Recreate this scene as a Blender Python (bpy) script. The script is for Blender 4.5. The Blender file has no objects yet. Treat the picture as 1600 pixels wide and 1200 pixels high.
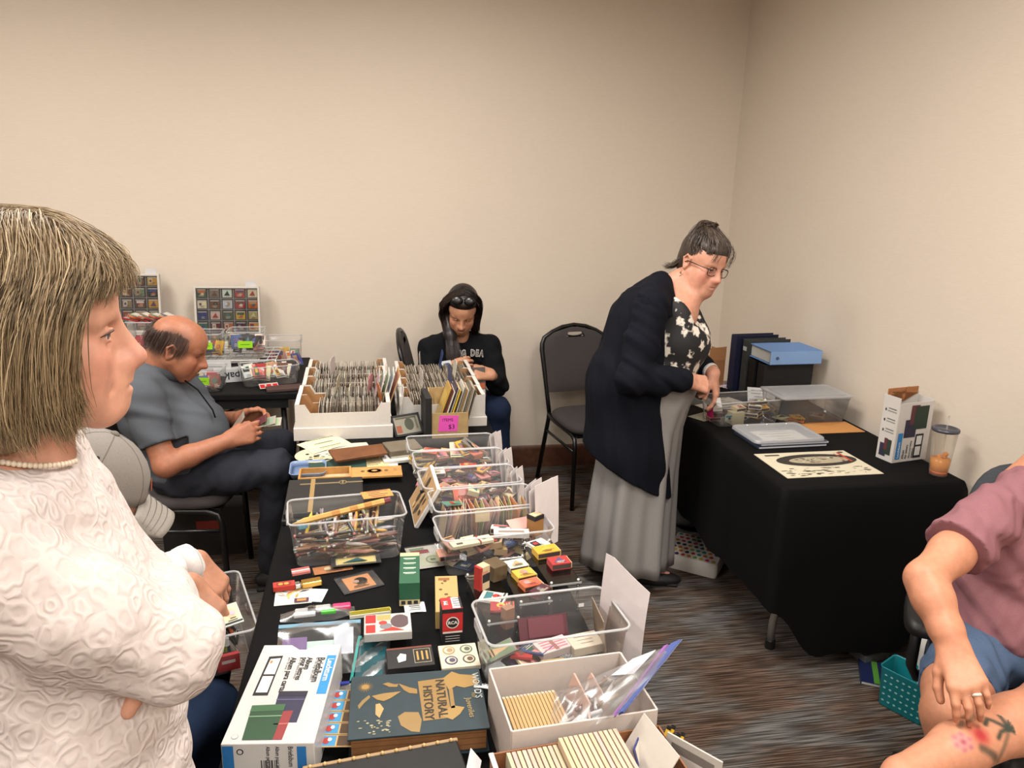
import bpy, math, random
import numpy as np
from mathutils import Vector as V, Matrix as MX, Euler
PI = math.pi
sc = bpy.context.scene
COL = sc.collection

# ------------------------------------------------------------------ camera, light, exposure
F_PX, PITCH, ROLL, YAW, CAM_H = 1202.0, math.radians(14.81), math.radians(1.57), math.radians(10.46), 1.745
_fw = V((math.sin(YAW)*math.cos(PITCH), math.cos(YAW)*math.cos(PITCH), -math.sin(PITCH)))
_r0 = V((math.cos(YAW), -math.sin(YAW), 0)); _u0 = _r0.cross(_fw)
_rt = _r0*math.cos(ROLL) + _u0*math.sin(ROLL); _up = _rt.cross(_fw)
CAM = V((0, 0, CAM_H))
cd = bpy.data.cameras.new('camera'); cam = bpy.data.objects.new('camera', cd); COL.objects.link(cam)
cd.sensor_width = 36.0; cd.lens = 36.0*F_PX/1600.0; cd.clip_start = 0.02
cam.matrix_world = MX(((_rt.x, _up.x, -_fw.x, 0), (_rt.y, _up.y, -_fw.y, 0), (_rt.z, _up.z, -_fw.z, CAM_H), (0, 0, 0, 1)))
sc.camera = cam
sc.cycles.transparent_max_bounces = 28; sc.cycles.max_bounces = 6; sc.cycles.diffuse_bounces = 3; sc.cycles.glossy_bounces = 3

def ray(px, py): return _fw + _rt*((px-800)/F_PX) - _up*((py-600)/F_PX)
def at(px, py, z):                       # where the sight line through a pixel meets the height z
    d = ray(px, py); return CAM + d*((z-CAM_H)/d.z)
def aty(px, py, y):                      # ... or the upright plane at room depth y
    d = ray(px, py); return CAM + d*(y/d.y)
def atd(px, py, dist): return CAM + ray(px, py)*dist

YB, XR, XL, YF, ZC = 4.478, 2.15, -3.3, -2.6, 3.05
w = bpy.data.worlds.new('world'); sc.world = w; w.use_nodes = True
w.node_tree.nodes['Background'].inputs[0].default_value = (1.0, .93, .85, 1)
w.node_tree.nodes['Background'].inputs[1].default_value = 0.05
sc.view_settings.view_transform = 'Standard'; sc.view_settings.look = 'None'
sc.view_settings.exposure = 0.0; sc.view_settings.gamma = 1.0; sc.view_settings.use_curve_mapping = False
LAMPS = [(-1.9, 2.55), (.15, 2.55), (-1.9, .4), (1.15, .8), (-.3, -1.4), (1.2, -1.6)]
LAMP_W = 51.0
for i, (x, y) in enumerate(LAMPS):
    ld = bpy.data.lights.new('troffer_light', 'AREA'); ld.shape = 'RECTANGLE'; ld.size = .56; ld.size_y = 1.12
    ld.energy = LAMP_W; ld.spread = math.radians(170); ld.color = (1.0, .965, .92)
    lo = bpy.data.objects.new('troffer_light', ld); COL.objects.link(lo); lo.location = (x, y, ZC-.035)

# ------------------------------------------------------------------ materials
MATS = {}
def _new(name):
    m = bpy.data.materials.new(name); m.use_nodes = True; MATS[name] = m
    nt = m.node_tree; return m, nt, nt.nodes['Principled BSDF']
def _bump(nt, b, src, strength, dist=.002):
    bp = nt.nodes.new('ShaderNodeBump'); bp.inputs['Strength'].default_value = strength; bp.inputs['Distance'].default_value = dist
    nt.links.new(src, bp.inputs['Height']); nt.links.new(bp.outputs[0], b.inputs['Normal'])
def _tex(nt, kind, scale=(1, 1, 1), coord='Object', **kw):
    tc = nt.nodes.new('ShaderNodeTexCoord'); mp = nt.nodes.new('ShaderNodeMapping'); mp.inputs['Scale'].default_value = scale
    nt.links.new(tc.outputs[coord], mp.inputs[0]); t = nt.nodes.new('ShaderNodeTex'+kind)
    nt.links.new(mp.outputs[0], t.inputs['Vector'])
    for k, v in kw.items(): t.inputs[k].default_value = v
    return t
def _ramp(nt, src, stops):
    r = nt.nodes.new('ShaderNodeValToRGB'); e = r.color_ramp.elements
    while len(e) < len(stops): e.new(.5)
    for q, (p, c) in zip(e, stops): q.position = p; q.color = (*c[:3], 1)
    nt.links.new(src, r.inputs[0]); return r
def _mix(nt, fac, a, b, mode='MIX'):
    n = nt.nodes.new('ShaderNodeMix'); n.data_type = 'RGBA'; n.blend_type = mode
    for s, v in ((n.inputs[0], fac), (n.inputs[6], a), (n.inputs[7], b)):
        if hasattr(v, 'is_output'): nt.links.new(v, s)
        else: s.default_value = v if not isinstance(v, tuple) else (*v[:3], 1)
    return n.outputs[2]
def lin(c):                              # 0-255 screen colour -> scene linear
    return tuple(((v/255)/12.92 if v/255 <= .04045 else ((v/255+.055)/1.055)**2.4) for v in c[:3])
def flat(name, c, rough=.6, metal=0.0, noise=0.0, nscale=40, bump=0.0, spec=.5):
    m, nt, b = _new(name); L = lin(c)
    b.inputs['Roughness'].default_value = rough; b.inputs['Metallic'].default_value = metal
    b.inputs['Specular IOR Level'].default_value = spec
    t = _tex(nt, 'Noise', (nscale,)*3, Scale=1.0, Detail=3.0)
    k = max(noise, .03)
    r = _ramp(nt, t.outputs[0], [(.3, tuple(v*(1-k) for v in L)), (.7, tuple(min(1, v*(1+k)) for v in L))])
    nt.links.new(r.outputs[0], b.inputs['Base Color'])
    if bump: _bump(nt, b, t.outputs[0], bump)
    return m
def paint(name, rough=.55, spec=.5, noise=.05, nscale=90, bump=0.0, coat=0.0, sss=0.0, gain=.78):   # colour comes with each face
    m, nt, b = _new(name); a = nt.nodes.new('ShaderNodeAttribute'); a.attribute_name = 'Col'
    t = _tex(nt, 'Noise', (nscale,)*3, Scale=1.0, Detail=3.0)
    r = _ramp(nt, t.outputs[0], [(.3, ((1-noise)*gain,)*3), (.7, (gain,)*3)])
    nt.links.new(_mix(nt, 1.0, a.outputs['Color'], r.outputs[0], 'MULTIPLY'), b.inputs['Base Color'])
    b.inputs['Roughness'].default_value = rough; b.inputs['Specular IOR Level'].default_value = spec
    b.inputs['Coat Weight'].default_value = coat; b.inputs['Coat Roughness'].default_value = .12
    if sss: b.inputs['Subsurface Weight'].default_value = sss; b.inputs['Subsurface Radius'].default_value = (.012, .004, .002); b.inputs['Subsurface Scale'].default_value = .6
    if bump: _bump(nt, b, t.outputs[0], bump, .001)
    return m
def clear(name, tint=(245, 245, 245), gloss=.06, rough=.08, haze=0.0, dc=(220, 220, 220), fk=.9):     # thin see-through plastic
    m = bpy.data.materials.new(name); m.use_nodes = True; MATS[name] = m; nt = m.node_tree
    for n in list(nt.nodes): nt.nodes.remove(n)
    out = nt.nodes.new('ShaderNodeOutputMaterial'); tr = nt.nodes.new('ShaderNodeBsdfTransparent'); tr.inputs[0].default_value = (*lin(tint), 1)
    gl = nt.nodes.new('ShaderNodeBsdfGlossy'); gl.inputs['Roughness'].default_value = rough
    lw = nt.nodes.new('ShaderNodeFresnel'); lw.inputs[0].default_value = 1.45
    mm = nt.nodes.new('ShaderNodeMath'); mm.operation = 'MULTIPLY_ADD'; mm.inputs[1].default_value = fk; mm.inputs[2].default_value = gloss
    nt.links.new(lw.outputs[0], mm.inputs[0])
    df = nt.nodes.new('ShaderNodeBsdfDiffuse'); df.inputs[0].default_value = (*lin(dc), 1)
    a = nt.nodes.new('ShaderNodeMixShader'); a.inputs[0].default_value = haze
    nt.links.new(tr.outputs[0], a.inputs[1]); nt.links.new(df.outputs[0], a.inputs[2])
    x = nt.nodes.new('ShaderNodeMixShader'); nt.links.new(mm.outputs[0], x.inputs[0]); nt.links.new(a.outputs[0], x.inputs[1]); nt.links.new(gl.outputs[0], x.inputs[2])
    nt.links.new(x.outputs[0], out.inputs[0]); return m

def make_materials():
    # carpet: dark woven streaks with patches of slate and rust
    m, nt, b = _new('carpet')
    s1 = _tex(nt, 'Noise', (6, 210, 1), Scale=1.0, Detail=1.0, Roughness=.5); s2 = _tex(nt, 'Noise', (2.6, 6.5, 1), Scale=1.0, Detail=4.0, Roughness=.6); s3 = _tex(nt, 'Noise', (7, 60, 1), Scale=1.0, Detail=3.0)
    thr = _ramp(nt, s1.outputs[0], [(.40, (.24, .235, .23)), (.5, (.48, .47, .46)), (.60, (.95, .95, .95))])
    pat = _ramp(nt, s2.outputs[0], [(.40, lin((108, 87, 74))), (.50, lin((114, 102, 93))), (.60, lin((118, 115, 112)))])
    big = _ramp(nt, s3.outputs[0], [(.32, (.82, .80, .78)), (.62, (1, 1, 1))])
    c2 = _mix(nt, 1.0, _mix(nt, 1.0, thr.outputs[0], pat.outputs[0], 'MULTIPLY'), big.outputs[0], 'MULTIPLY')
    nt.links.new(c2, b.inputs['Base Color']); b.inputs['Roughness'].default_value = .95; b.inputs['Specular IOR Level'].default_value = .1
    _bump(nt, b, s1.outputs[0], .6, .003)
    # painted, lightly woven wall covering
    m, nt, b = _new('wall_paint')
    t = _tex(nt, 'Noise', (30, 30, 400), Scale=1.0, Detail=2.0); t2 = _tex(nt, 'Noise', (1.2, 1.2, 1.2), Scale=1.0, Detail=2.0)
    r = _ramp(nt, t.outputs[0], [(.3, lin((208, 194, 178))), (.7, lin((212, 199, 183)))])
    r2 = _ramp(nt, t2.outputs[0], [(.3, (.97, .97, .97)), (.7, (1, 1, 1))])
    nt.links.new(_mix(nt, 1.0, r.outputs[0], r2.outputs[0], 'MULTIPLY'), b.inputs['Base Color']); b.inputs['Roughness'].default_value = .75
    _bump(nt, b, t.outputs[0], .05, .001)
    flat('ceiling_paint', (226, 220, 210), .9); flat('base_wood', (92, 58, 42), .45, noise=.25, nscale=30)
    flat('black_cloth', (7, 7, 8), .8, noise=.15, nscale=300, bump=.05, spec=.12)
    flat('chair_frame', (13, 13, 14), .35, spec=.5); flat('chair_fabric', (66, 61, 60), .9, noise=.12, nscale=400, bump=.2, spec=.2)
    flat('office_fabric', (62, 64, 68), .95, noise=.3, nscale=500, bump=.3, spec=.15); flat('black_plastic', (18, 18, 19), .5)
    flat('grey_metal', (150, 148, 142), .4, .6); flat('silver', (200, 198, 194), .25, 1.0); flat('gold', (205, 160, 80), .3, .9)
    flat('table_plastic', (13, 13, 14), .7, spec=.2); flat('lamp_frame', (235, 235, 230), .5)
    paint('matte', .65); paint('paper', .8, .2, .04, 60); paint('gloss', .28, .5, .03, 40); paint('cover', .5, .35, .22, 35, .25); paint('skin', .5, .35, .16, 60, .14, sss=.12, gain=.88)
    paint('cloth', .9, .15, .10, 260, .25); paint('strand', .42, .45, .06, 60); paint('wood', .5, .4, .3, 25)
    paint('denim', .9, .15, .3, 500, .25)
    clear('clear_bin', (250, 250, 250), .02, .15, .07, fk=.6); clear('sleeve', (252, 252, 252), .04, .06, .01); clear('acrylic', (250, 252, 252), .05, .02, .0)
    clear('clear_rim', (245, 245, 245), .04, .3, .34, fk=.4)
    clear('zip_bag', (246, 247, 250), .01, .22, .05, fk=.4); clear('cup_plastic', (252, 250, 246), .02, .2, .10, (240, 232, 220), fk=.35); clear('lens', (250, 250, 250), .03, .02, 0, fk=.6)
    clear('juice', (248, 205, 140), .02, .2, .7, (236, 160, 80), fk=.2)
    m, nt, b = _new('diffuser'); b.inputs['Base Color'].default_value = (1, 1, 1, 1); b.inputs['Emission Color'].default_value = (1, .92, .82, 1); b.inputs['Emission Strength'].default_value = 3.0
    # white blouse with a raised woven scroll pattern
    m, nt, b = _new('jacquard')
    vo = _tex(nt, 'Voronoi', (38, 38, 30), Scale=1.0, Randomness=1.0); wn = _tex(nt, 'Noise', (26, 26, 26), Scale=1.0, Detail=2.0)
    ad = nt.nodes.new('ShaderNodeMath'); ad.operation = 'MULTIPLY_ADD'; ad.inputs[1].default_value = 15.0; nt.links.new(vo.outputs['Distance'], ad.inputs[0])
    mu = nt.nodes.new('ShaderNodeMath'); mu.operation = 'MULTIPLY'; mu.inputs[1].default_value = 26.0; nt.links.new(wn.outputs[0], mu.inputs[0]); nt.links.new(mu.outputs[0], ad.inputs[2])
    sn = nt.nodes.new('ShaderNodeMath'); sn.operation = 'SINE'; nt.links.new(ad.outputs[0], sn.inputs[0])
    r = _ramp(nt, sn.outputs[0], [(.0, lin((196, 184, 179))), (.7, lin((204, 193, 188)))])
    nt.links.new(r.outputs[0], b.inputs['Base Color']); b.inputs['Roughness'].default_value = .85; b.inputs['Specular IOR Level'].default_value = .2
    _bump(nt, b, sn.outputs[0], .42, .0015)
    # floral print: pale petals scattered on black
    m, nt, b = _new('floral')
    v1 = _tex(nt, 'Voronoi', (19, 19, 16), Scale=1.0, Randomness=1.0); n1 = _tex(nt, 'Noise', (60, 60, 60), Scale=1.0, Detail=2.0)
    sm = nt.nodes.new('ShaderNodeMath'); sm.operation = 'MULTIPLY_ADD'; sm.inputs[1].default_value = .75; nt.links.new(n1.outputs[0], sm.inputs[0]); nt.links.new(v1.outputs['Distance'], sm.inputs[2])
    r = _ramp(nt, sm.outputs[0], [(.66, lin((220, 212, 200))), (.76, lin((140, 130, 118))), (.80, lin((14, 14, 18)))])
    nt.links.new(r.outputs[0], b.inputs['Base Color']); b.inputs['Roughness'].default_value = .7
    # wrapping bag print: rows of coloured drops on white
    m, nt, b = _new('drops')
    v2 = _tex(nt, 'Voronoi', (34, 34, 34), coord='UV', Scale=1.0, Randomness=0.0)
    v2.inputs['Scale'].default_value = 1.0
    hs = nt.nodes.new('ShaderNodeHueSaturation'); hs.inputs['Saturation'].default_value = 1.4; hs.inputs['Value'].default_value = .6; nt.links.new(v2.outputs['Color'], hs.inputs['Color'])
    r = _ramp(nt, v2.outputs['Distance'], [(.30, (1, 1, 1)), (.34, (0, 0, 0))])
    nt.links.new(_mix(nt, r.outputs[0], (.86, .84, .8), hs.outputs[0]), b.inputs['Base Color']); b.inputs['Roughness'].default_value = .5
make_materials()

# ------------------------------------------------------------------ mesh builder
def rotz(a): return MX.Rotation(a, 4, 'Z')
def T(x, y, z): return MX.Translation((x, y, z))
def frame(o, x, z):                      # matrix whose X runs along x and Z towards z
    x = V(x).normalized(); z = V(z); y = z.cross(x).normalized(); z = x.cross(y)
    return MX(((x.x, y.x, z.x, o[0]), (x.y, y.y, z.y, o[1]), (x.z, y.z, z.z, o[2]), (0, 0, 0, 1)))
class MB:
    def __init__(s): s.v = []; s.f = []; s.c = []; s.m = MX.Identity(4); s.col = (200, 200, 200)
    def add(s, vs, fs, col=None, m=None):
        n = len(s.v); M = s.m @ m if m is not None else s.m
        s.v += [tuple(M @ V(p)) for p in vs]; s.f += [tuple(i+n for i in f) for f in fs]
        c = lin(col or s.col); s.c += [c]*len(fs); return s
    def box(s, c, d, col=None, m=None, taper=1.0):
        x, y, z = (q/2 for q in d); k = taper
        vs = [(c[0]+a*x*(k if e > 0 else 1), c[1]+b*y*(k if e > 0 else 1), c[2]+e*z) for e in (-1, 1) for a, b in ((-1, -1), (1, -1), (1, 1), (-1, 1))]
        return s.add(vs, [(0, 3, 2, 1), (4, 5, 6, 7), (0, 1, 5, 4), (1, 2, 6, 5), (2, 3, 7, 6), (3, 0, 4, 7)], col, m)
    def quad(s, ps, col=None, m=None): return s.add(ps, [tuple(range(len(ps)))], col, m)
    def rect(s, x, y, w, h, col=None, z=0, m=None): return s.quad([(x-w/2, y-h/2, z), (x+w/2, y-h/2, z), (x+w/2, y+h/2, z), (x-w/2, y+h/2, z)], col, m)
    def disc(s, x, y, rx, ry=None, col=None, z=0, n=16, m=None, a0=0, a1=2*PI):
        ry = ry or rx; return s.quad([(x+rx*math.cos(a0+(a1-a0)*i/n), y+ry*math.sin(a0+(a1-a0)*i/n), z) for i in range(n if a1-a0 > 6.2 else n+1)], col, m)
    def prism(s, poly, z0, z1, col=None, m=None):
        n = len(poly); vs = [(x, y, z0) for x, y in poly]+[(x, y, z1) for x, y in poly]
        return s.add(vs, [tuple(reversed(range(n))), tuple(range(n, 2*n))]+[(i, (i+1) % n, n+(i+1) % n, n+i) for i in range(n)], col, m)
    def lathe(s, prof, n=16, col=None, m=None):          # (radius, height) pairs
        vs = []; fs = []
        for r, z in prof: vs += [(r*math.cos(2*PI*i/n), r*math.sin(2*PI*i/n), z) for i in range(n)]
        for k in range(len(prof)-1):
            fs += [(k*n+i, k*n+(i+1) % n, (k+1)*n+(i+1) % n, (k+1)*n+i) for i in range(n)]
        return s.add(vs, fs+[tuple(reversed(range(n))), tuple(range((len(prof)-1)*n, len(prof)*n))], col, m)
    def tube(s, pts, r, n=8, col=None, m=None, flat=1.0, up=(0, 0, 1)):
        pts = [V(p) for p in pts]; k = len(pts); rs = r if isinstance(r, (list, tuple)) else [r]*k
        vs = []; fs = []; u = None
        for i, p in enumerate(pts):
            t = (pts[min(i+1, k-1)]-pts[max(i-1, 0)]).normalized()
            if u is None: u = t.cross(V(up)); u = u.normalized() if u.length > 1e-4 else t.orthogonal().normalized()
            else: u = (u-t*u.dot(t)).normalized()
            b = t.cross(u)
            vs += [p+u*(rs[i]*math.cos(2*PI*j/n))+b*(rs[i]*flat*math.sin(2*PI*j/n)) for j in range(n)]
        for i in range(k-1): fs += [(i*n+j, i*n+(j+1) % n, (i+1)*n+(j+1) % n, (i+1)*n+j) for j in range(n)]
        return s.add(vs, fs+[tuple(reversed(range(n))), tuple(range((k-1)*n, k*n))], col, m)
    def ball(s, c, r, col=None, n=12, m=None):
        r = r if isinstance(r, (list, tuple)) else (r,)*3; k = n//2
        prof = [(math.sin(PI*i/k), -math.cos(PI*i/k)) for i in range(k+1)]; prof[0] = (.02, -1); prof[-1] = (.02, 1)
        mm = T(*c) @ MX.Diagonal((*r, 1)); return s.lathe(prof, n, col, mm if m is None else m @ mm)
    def strip(s, rows, col=None, closed=False, m=None):  # a grid of points
        n = len(rows[0]); vs = [p for r in rows for p in r]; fs = []
        for i in range(len(rows)-1):
            for j in range(n if closed else n-1): fs.append((i*n+j, i*n+(j+1) % n, (i+1)*n+(j+1) % n, (i+1)*n+j))
        return s.add(vs, fs, col, m)
    def build(s, name, mat, parent=None, smooth=False, bevel=0, solid=0, M=None):
        me = bpy.data.meshes.new(name); me.from_pydata(s.v, [], s.f); me.update()
        at_ = me.attributes.new('Col', 'FLOAT_COLOR', 'FACE'); a = np.ones((len(s.f), 4), np.float32); a[:, :3] = s.c
        at_.data.foreach_set('color', a.ravel())
        me.materials.append(MATS[mat])
        if smooth: me.polygons.foreach_set('use_smooth', [True]*len(s.f))
        o = bpy.data.objects.new(name, me); COL.objects.link(o)
        if parent is not None: o.parent = parent
        if M is not None: o.matrix_basis = M
        if solid: md = o.modifiers.new('solid', 'SOLIDIFY'); md.thickness = solid; md.offset = 0
        if bevel: md = o.modifiers.new('bevel', 'BEVEL'); md.width = bevel; md.segments = 2; md.limit_method = 'ANGLE'
        return o
def tag(o, label, cat, group=None, kind=None):
    o['label'] = label; o['category'] = cat
    if group: o['group'] = group
    if kind: o['kind'] = kind
    return o
def thing(name, label, cat, loc=(0, 0, 0), rz=0, group=None, M=None):
    o = bpy.data.objects.new(name, None); COL.objects.link(o); o.empty_display_size = .05
    if M is not None: o.matrix_basis = M
    else: o.location = loc; o.rotation_euler = (0, 0, rz)
    return tag(o, label, cat, group)
def wm(o): return o.matrix_basis.copy() if o.parent is None else wm(o.parent) @ o.matrix_parent_inverse @ o.matrix_basis
def place(o, parent, X=None):                # child of parent, yet given in room coordinates
    o.parent = parent; o.matrix_parent_inverse = wm(parent).inverted(); o.matrix_basis = X if X is not None else MX.Identity(4); return o
def struct(o): o['kind'] = 'structure'; return o
def copy_tree(o, label=None, M=None, loc=None, rz=None):
    def cp(s, par):
        c = s.copy(); COL.objects.link(c); c.parent = par
        for ch in s.children: cp(ch, c)
        return c
    c = cp(o, None)
    if label: c['label'] = label
    if M is not None: c.matrix_basis = M
    if loc is not None: c.location = loc
    if rz is not None: c.rotation_euler = (0, 0, rz)
    return c
_fc = {}
def text(parent, s, size, col, M, mat='matte', name='lettering', align='LEFT', sx=1.0, bold=0.0, depth=0.0):
    cu = bpy.data.curves.new('lettering', 'FONT'); cu.body = s; cu.size = size; cu.align_x = align; cu.align_y = 'CENTER'; cu.offset = bold; cu.resolution_u = 2
    cu.extrude = depth
    t = bpy.data.objects.new('lettering', cu); COL.objects.link(t)
    me = bpy.data.meshes.new_from_object(t.evaluated_get(bpy.context.evaluated_depsgraph_get()))
    bpy.data.objects.remove(t); bpy.data.curves.remove(cu)
    at_ = me.attributes.new('Col', 'FLOAT_COLOR', 'FACE'); a = np.ones((len(me.polygons), 4), np.float32); a[:, :3] = lin(col); at_.data.foreach_set('color', a.ravel())
    me.materials.clear(); me.materials.append(MATS[mat])
    o = bpy.data.objects.new(name, me); COL.objects.link(o); o.parent = parent; o.matrix_basis = M @ MX.Diagonal((sx, 1, 1, 1)); return o
rnd = random.Random(7)
def jit(c, k=12, r=rnd): return tuple(max(0, min(255, v+r.uniform(-k, k))) for v in c)

# ------------------------------------------------------------------ the room
def slab(name, mat, lo, hi):
    b = MB(); b.box([(p+q)/2 for p, q in zip(lo, hi)], [q-p for p, q in zip(lo, hi)]); return struct(b.build(name, mat))
slab('floor', 'carpet', (XL-.1, YF-.1, -.1), (XR+.1, YB+.1, 0)); slab('ceiling', 'ceiling_paint', (XL-.1, YF-.1, ZC), (XR+.1, YB+.1, ZC+.1))
slab('wall_back', 'wall_paint', (XL-.1, YB, 0), (XR+.1, YB+.1, ZC)); slab('wall_right', 'wall_paint', (XR, YF-.1, 0), (XR+.1, YB, ZC))
slab('wall_left', 'wall_paint', (XL-.1, YF-.1, 0), (XL, YB, ZC)); slab('wall_front', 'wall_paint', (XL, YF-.1, 0), (XR, YF, ZC))
def board(name, poly, p, q):                 # skirting with a rounded top edge, run from p to q
    b = MB(); d = V(q)-V(p); L = d.length; m = frame(p, d, (0, 0, 1))
    n = len(poly); b.add([(0, y, z) for y, z in poly]+[(L, y, z) for y, z in poly], [tuple(range(n)), tuple(reversed(range(n, 2*n)))]+[(i, n+i, n+(i+1) % n, (i+1) % n) for i in range(n)], m=m)
    return struct(b.build(name, 'base_wood'))
_pr = [(0, 0), (0, .14), (-.006, .14), (-.012, .132), (-.015, .12), (-.015, 0)]
board('baseboard_back', _pr, (XL, YB, 0), (XR, YB, 0)); board('baseboard_right', _pr, (XR, YB-.015, 0), (XR, YF, 0)); board('baseboard_left', _pr, (XL, YF, 0), (XL, YB-.015, 0))
for i, (x, y) in enumerate(LAMPS):
    t = thing('ceiling_light', 'recessed ceiling light panel number %s counted from the back wall' % ('one two three four five six'.split()[i]), 'ceiling light', (x, y, ZC), 0, 'ceiling light panels')
    b = MB()
    for dx, dy, sx, sy in ((-.295, 0, .03, 1.21), (.295, 0, .03, 1.21), (0, -.59, .56, .03), (0, .59, .56, .03)): b.box((dx, dy, -.008), (sx, sy, .016))
    b.build('light_frame', 'lamp_frame', t); MB().box((0, 0, -.005), (.56, 1.15, .008)).build('diffuser_panel', 'diffuser', t)

# ------------------------------------------------------------------ tables and cloths
def folding_table(label, x0, x1, y0, y1, z, along='y'):
    cx, cy = (x0+x1)/2, (y0+y1)/2; t = thing('folding_table', label, 'table', (cx, cy, 0)); w_, d_ = x1-x0, y1-y0
    MB().box((0, 0, z-.02), (w_-.01, d_-.01, .036)).build('table_top', 'table_plastic', t, bevel=.008)
    L = (d_ if along == 'y' else w_)/2-.16; W = (w_ if along == 'y' else d_)/2-.12
    for s in (-1, 1):
        for q in (-1, 1):
            P = (lambda a, c, h: (a, c, h)) if along == 'y' else (lambda a, c, h: (c, a, h))
            pts = [P(q*W*.25, s*L, z-.045), P(q*W*.8, s*L, .25), P(q*W*.93, s*L, .2), P(q*W, s*L, .12), P(q*W, s*L, .02)]
            lg = MB().tube(pts, .015, 10).build('leg', 'grey_metal', t, True)
            MB().lathe([(.019, 0), (.019, .035), (.016, .04)], 10, m=T(*P(q*W, s*L, 0))).build('foot_cap', 'black_plastic', lg)
        a = [(-W*.6, s*L, z-.2), (W*.6, s*L, z-.2)] if along == 'y' else [(s*L, -W*.6, z-.2), (s*L, W*.6, z-.2)]
        MB().tube(a, .009, 8).build('leg_brace', 'grey_metal', t, True)
    return t
def tablecloth(label, x0, x1, y0, y1, z, drops, seed, amp=.018, corner=.06):
    # drops: hem fall on the -y, +x, +y, -x sides
    R = random.Random(seed); b = MB(); cx, cy = (x0+x1)/2, (y0+y1)/2; per = []
    sides = [((x0, y0), (x1, y0), (0, -1)), ((x1, y0), (x1, y1), (1, 0)), ((x1, y1), (x0, y1), (0, 1)), ((x0, y1), (x0, y0), (-1, 0))]
    for k, (p, q, n) in enumerate(sides):
        L = math.hypot(q[0]-p[0], q[1]-p[1]); N = int(L/.025); ph = [R.uniform(0, 6.3) for _ in range(3)]; nx = sides[(k+1) % 4][2]; pv = sides[k-1][2]
        for i in range(N):
            s = i*L/N; e = min(s, L-s); c = math.exp(-(e/.09)**2)
            nn = V((n[0], n[1], 0))+V((*(pv if s < L/2 else nx), 0))*(.5*c if True else 0)
            d0, d1 = drops[k-1] if s < L/2 else drops[(k+1) % 4], drops[k]
            wv = .5*math.sin(s*9+ph[0])+.32*math.sin(s*21+ph[1])+.18*math.sin(s*38+ph[2])
            e2 = max(0, 1-e/.2); e2 = e2*e2*(3-2*e2); d = d1+(min(d0, d1)-d1)*e2+corner*c
            per.append((p[0]+(q[0]-p[0])*s/L, p[1]+(q[1]-p[1])*s/L, nn.normalized(), d, amp*wv+.03*c, c))
    rows = []
    rows.append([(cx+(x-cx)*.9, cy+(y-cy)*.9, z+.0005) for x, y, *_ in per])
    rows.append([(x-n.x*.012, y-n.y*.012, z+.0005) for x, y, n, *_ in per]); rows.append([(x-n.x*.002, y-n.y*.002, z-.002) for x, y, n, *_ in per])
    rows.append([(x+n.x*.004, y+n.y*.004, z-.01) for x, y, n, *_ in per])
    for h in (.12, .3, .5, .75, 1.0):
        rows.append([(x+n.x*(.006+(wv+.012)*h**.7), y+n.y*(.006+(wv+.012)*h**.7), max(z-d*h, .012)) for x, y, n, d, wv, c in per])
    b.strip(rows, closed=True); b.quad(list(reversed([(cx+(x-cx)*.9, cy+(y-cy)*.9, z+.0005) for x, y, *_ in per]))[::-1])
    return tag(b.build('tablecloth', 'black_cloth', None, True), label, 'tablecloth')
TZ = .74
LX0, LX1, LY0, LY1 = -.28, .48, .93, 3.78          # long table
RX0, RX1, RY0, RY1 = 1.385, 2.095, 2.27, 3.70      # table along the side wall
BX0, BX1, BY0, BY1 = -2.1, -.36, 3.66, 4.42        # table along the back wall
folding_table('long folding table under black cloth down the middle of the room', LX0, LX1, LY0, LY1, TZ-.002)
tablecloth('black cloth over the long middle table crowded with bins and boxes', LX0, LX1, LY0, LY1, TZ, (.5, .42, .4, .5), 3)
folding_table('folding table with curved grey legs against the wall beside the cardigan woman', RX0, RX1, RY0, RY1, TZ-.002)
tablecloth('black cloth hanging nearly to the floor with drink cup on it', RX0, RX1, RY0, RY1, TZ, (.67, .3, .5, .455), 11, .022, .0)
t = thing('side_table', 'bare black table behind the polo man carrying display cases', 'table', ((BX0+BX1)/2, (BY0+BY1)/2, 0))
w_, d_ = BX1-BX0, BY1-BY0
MB().box((0, 0, TZ-.018), (w_, d_, .034)).build('table_top', 'table_plastic', t, bevel=.006); MB().box((0, -d_/2+.02, TZ-.055), (w_-.1, .02, .045)).build('apron', 'black_plastic', t)
for s in (-1, 1):
    for q in (-1, 1): MB().tube([(s*(w_/2-.08), q*(d_/2-.06), TZ-.035), (s*(w_/2-.06), q*(d_/2-.05), 0)], .014, 8).build('leg', 'black_plastic', t, True)
    MB().tube([(s*(w_/2-.08), -(d_/2-.06), TZ-.04), (s*(w_/2-.4), 0, TZ-.06)], .007, 8).build('leg_brace', 'black_plastic', t, True)
tag(MB().tube([(-1.05+.4*i/12, 3.72, .66-.07*math.sin(PI*i/12)) for i in range(13)], .006, 8).build('power_cable', 'black_plastic', None, True), 'black cable sagging under the edge of the back table', 'cable')

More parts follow.
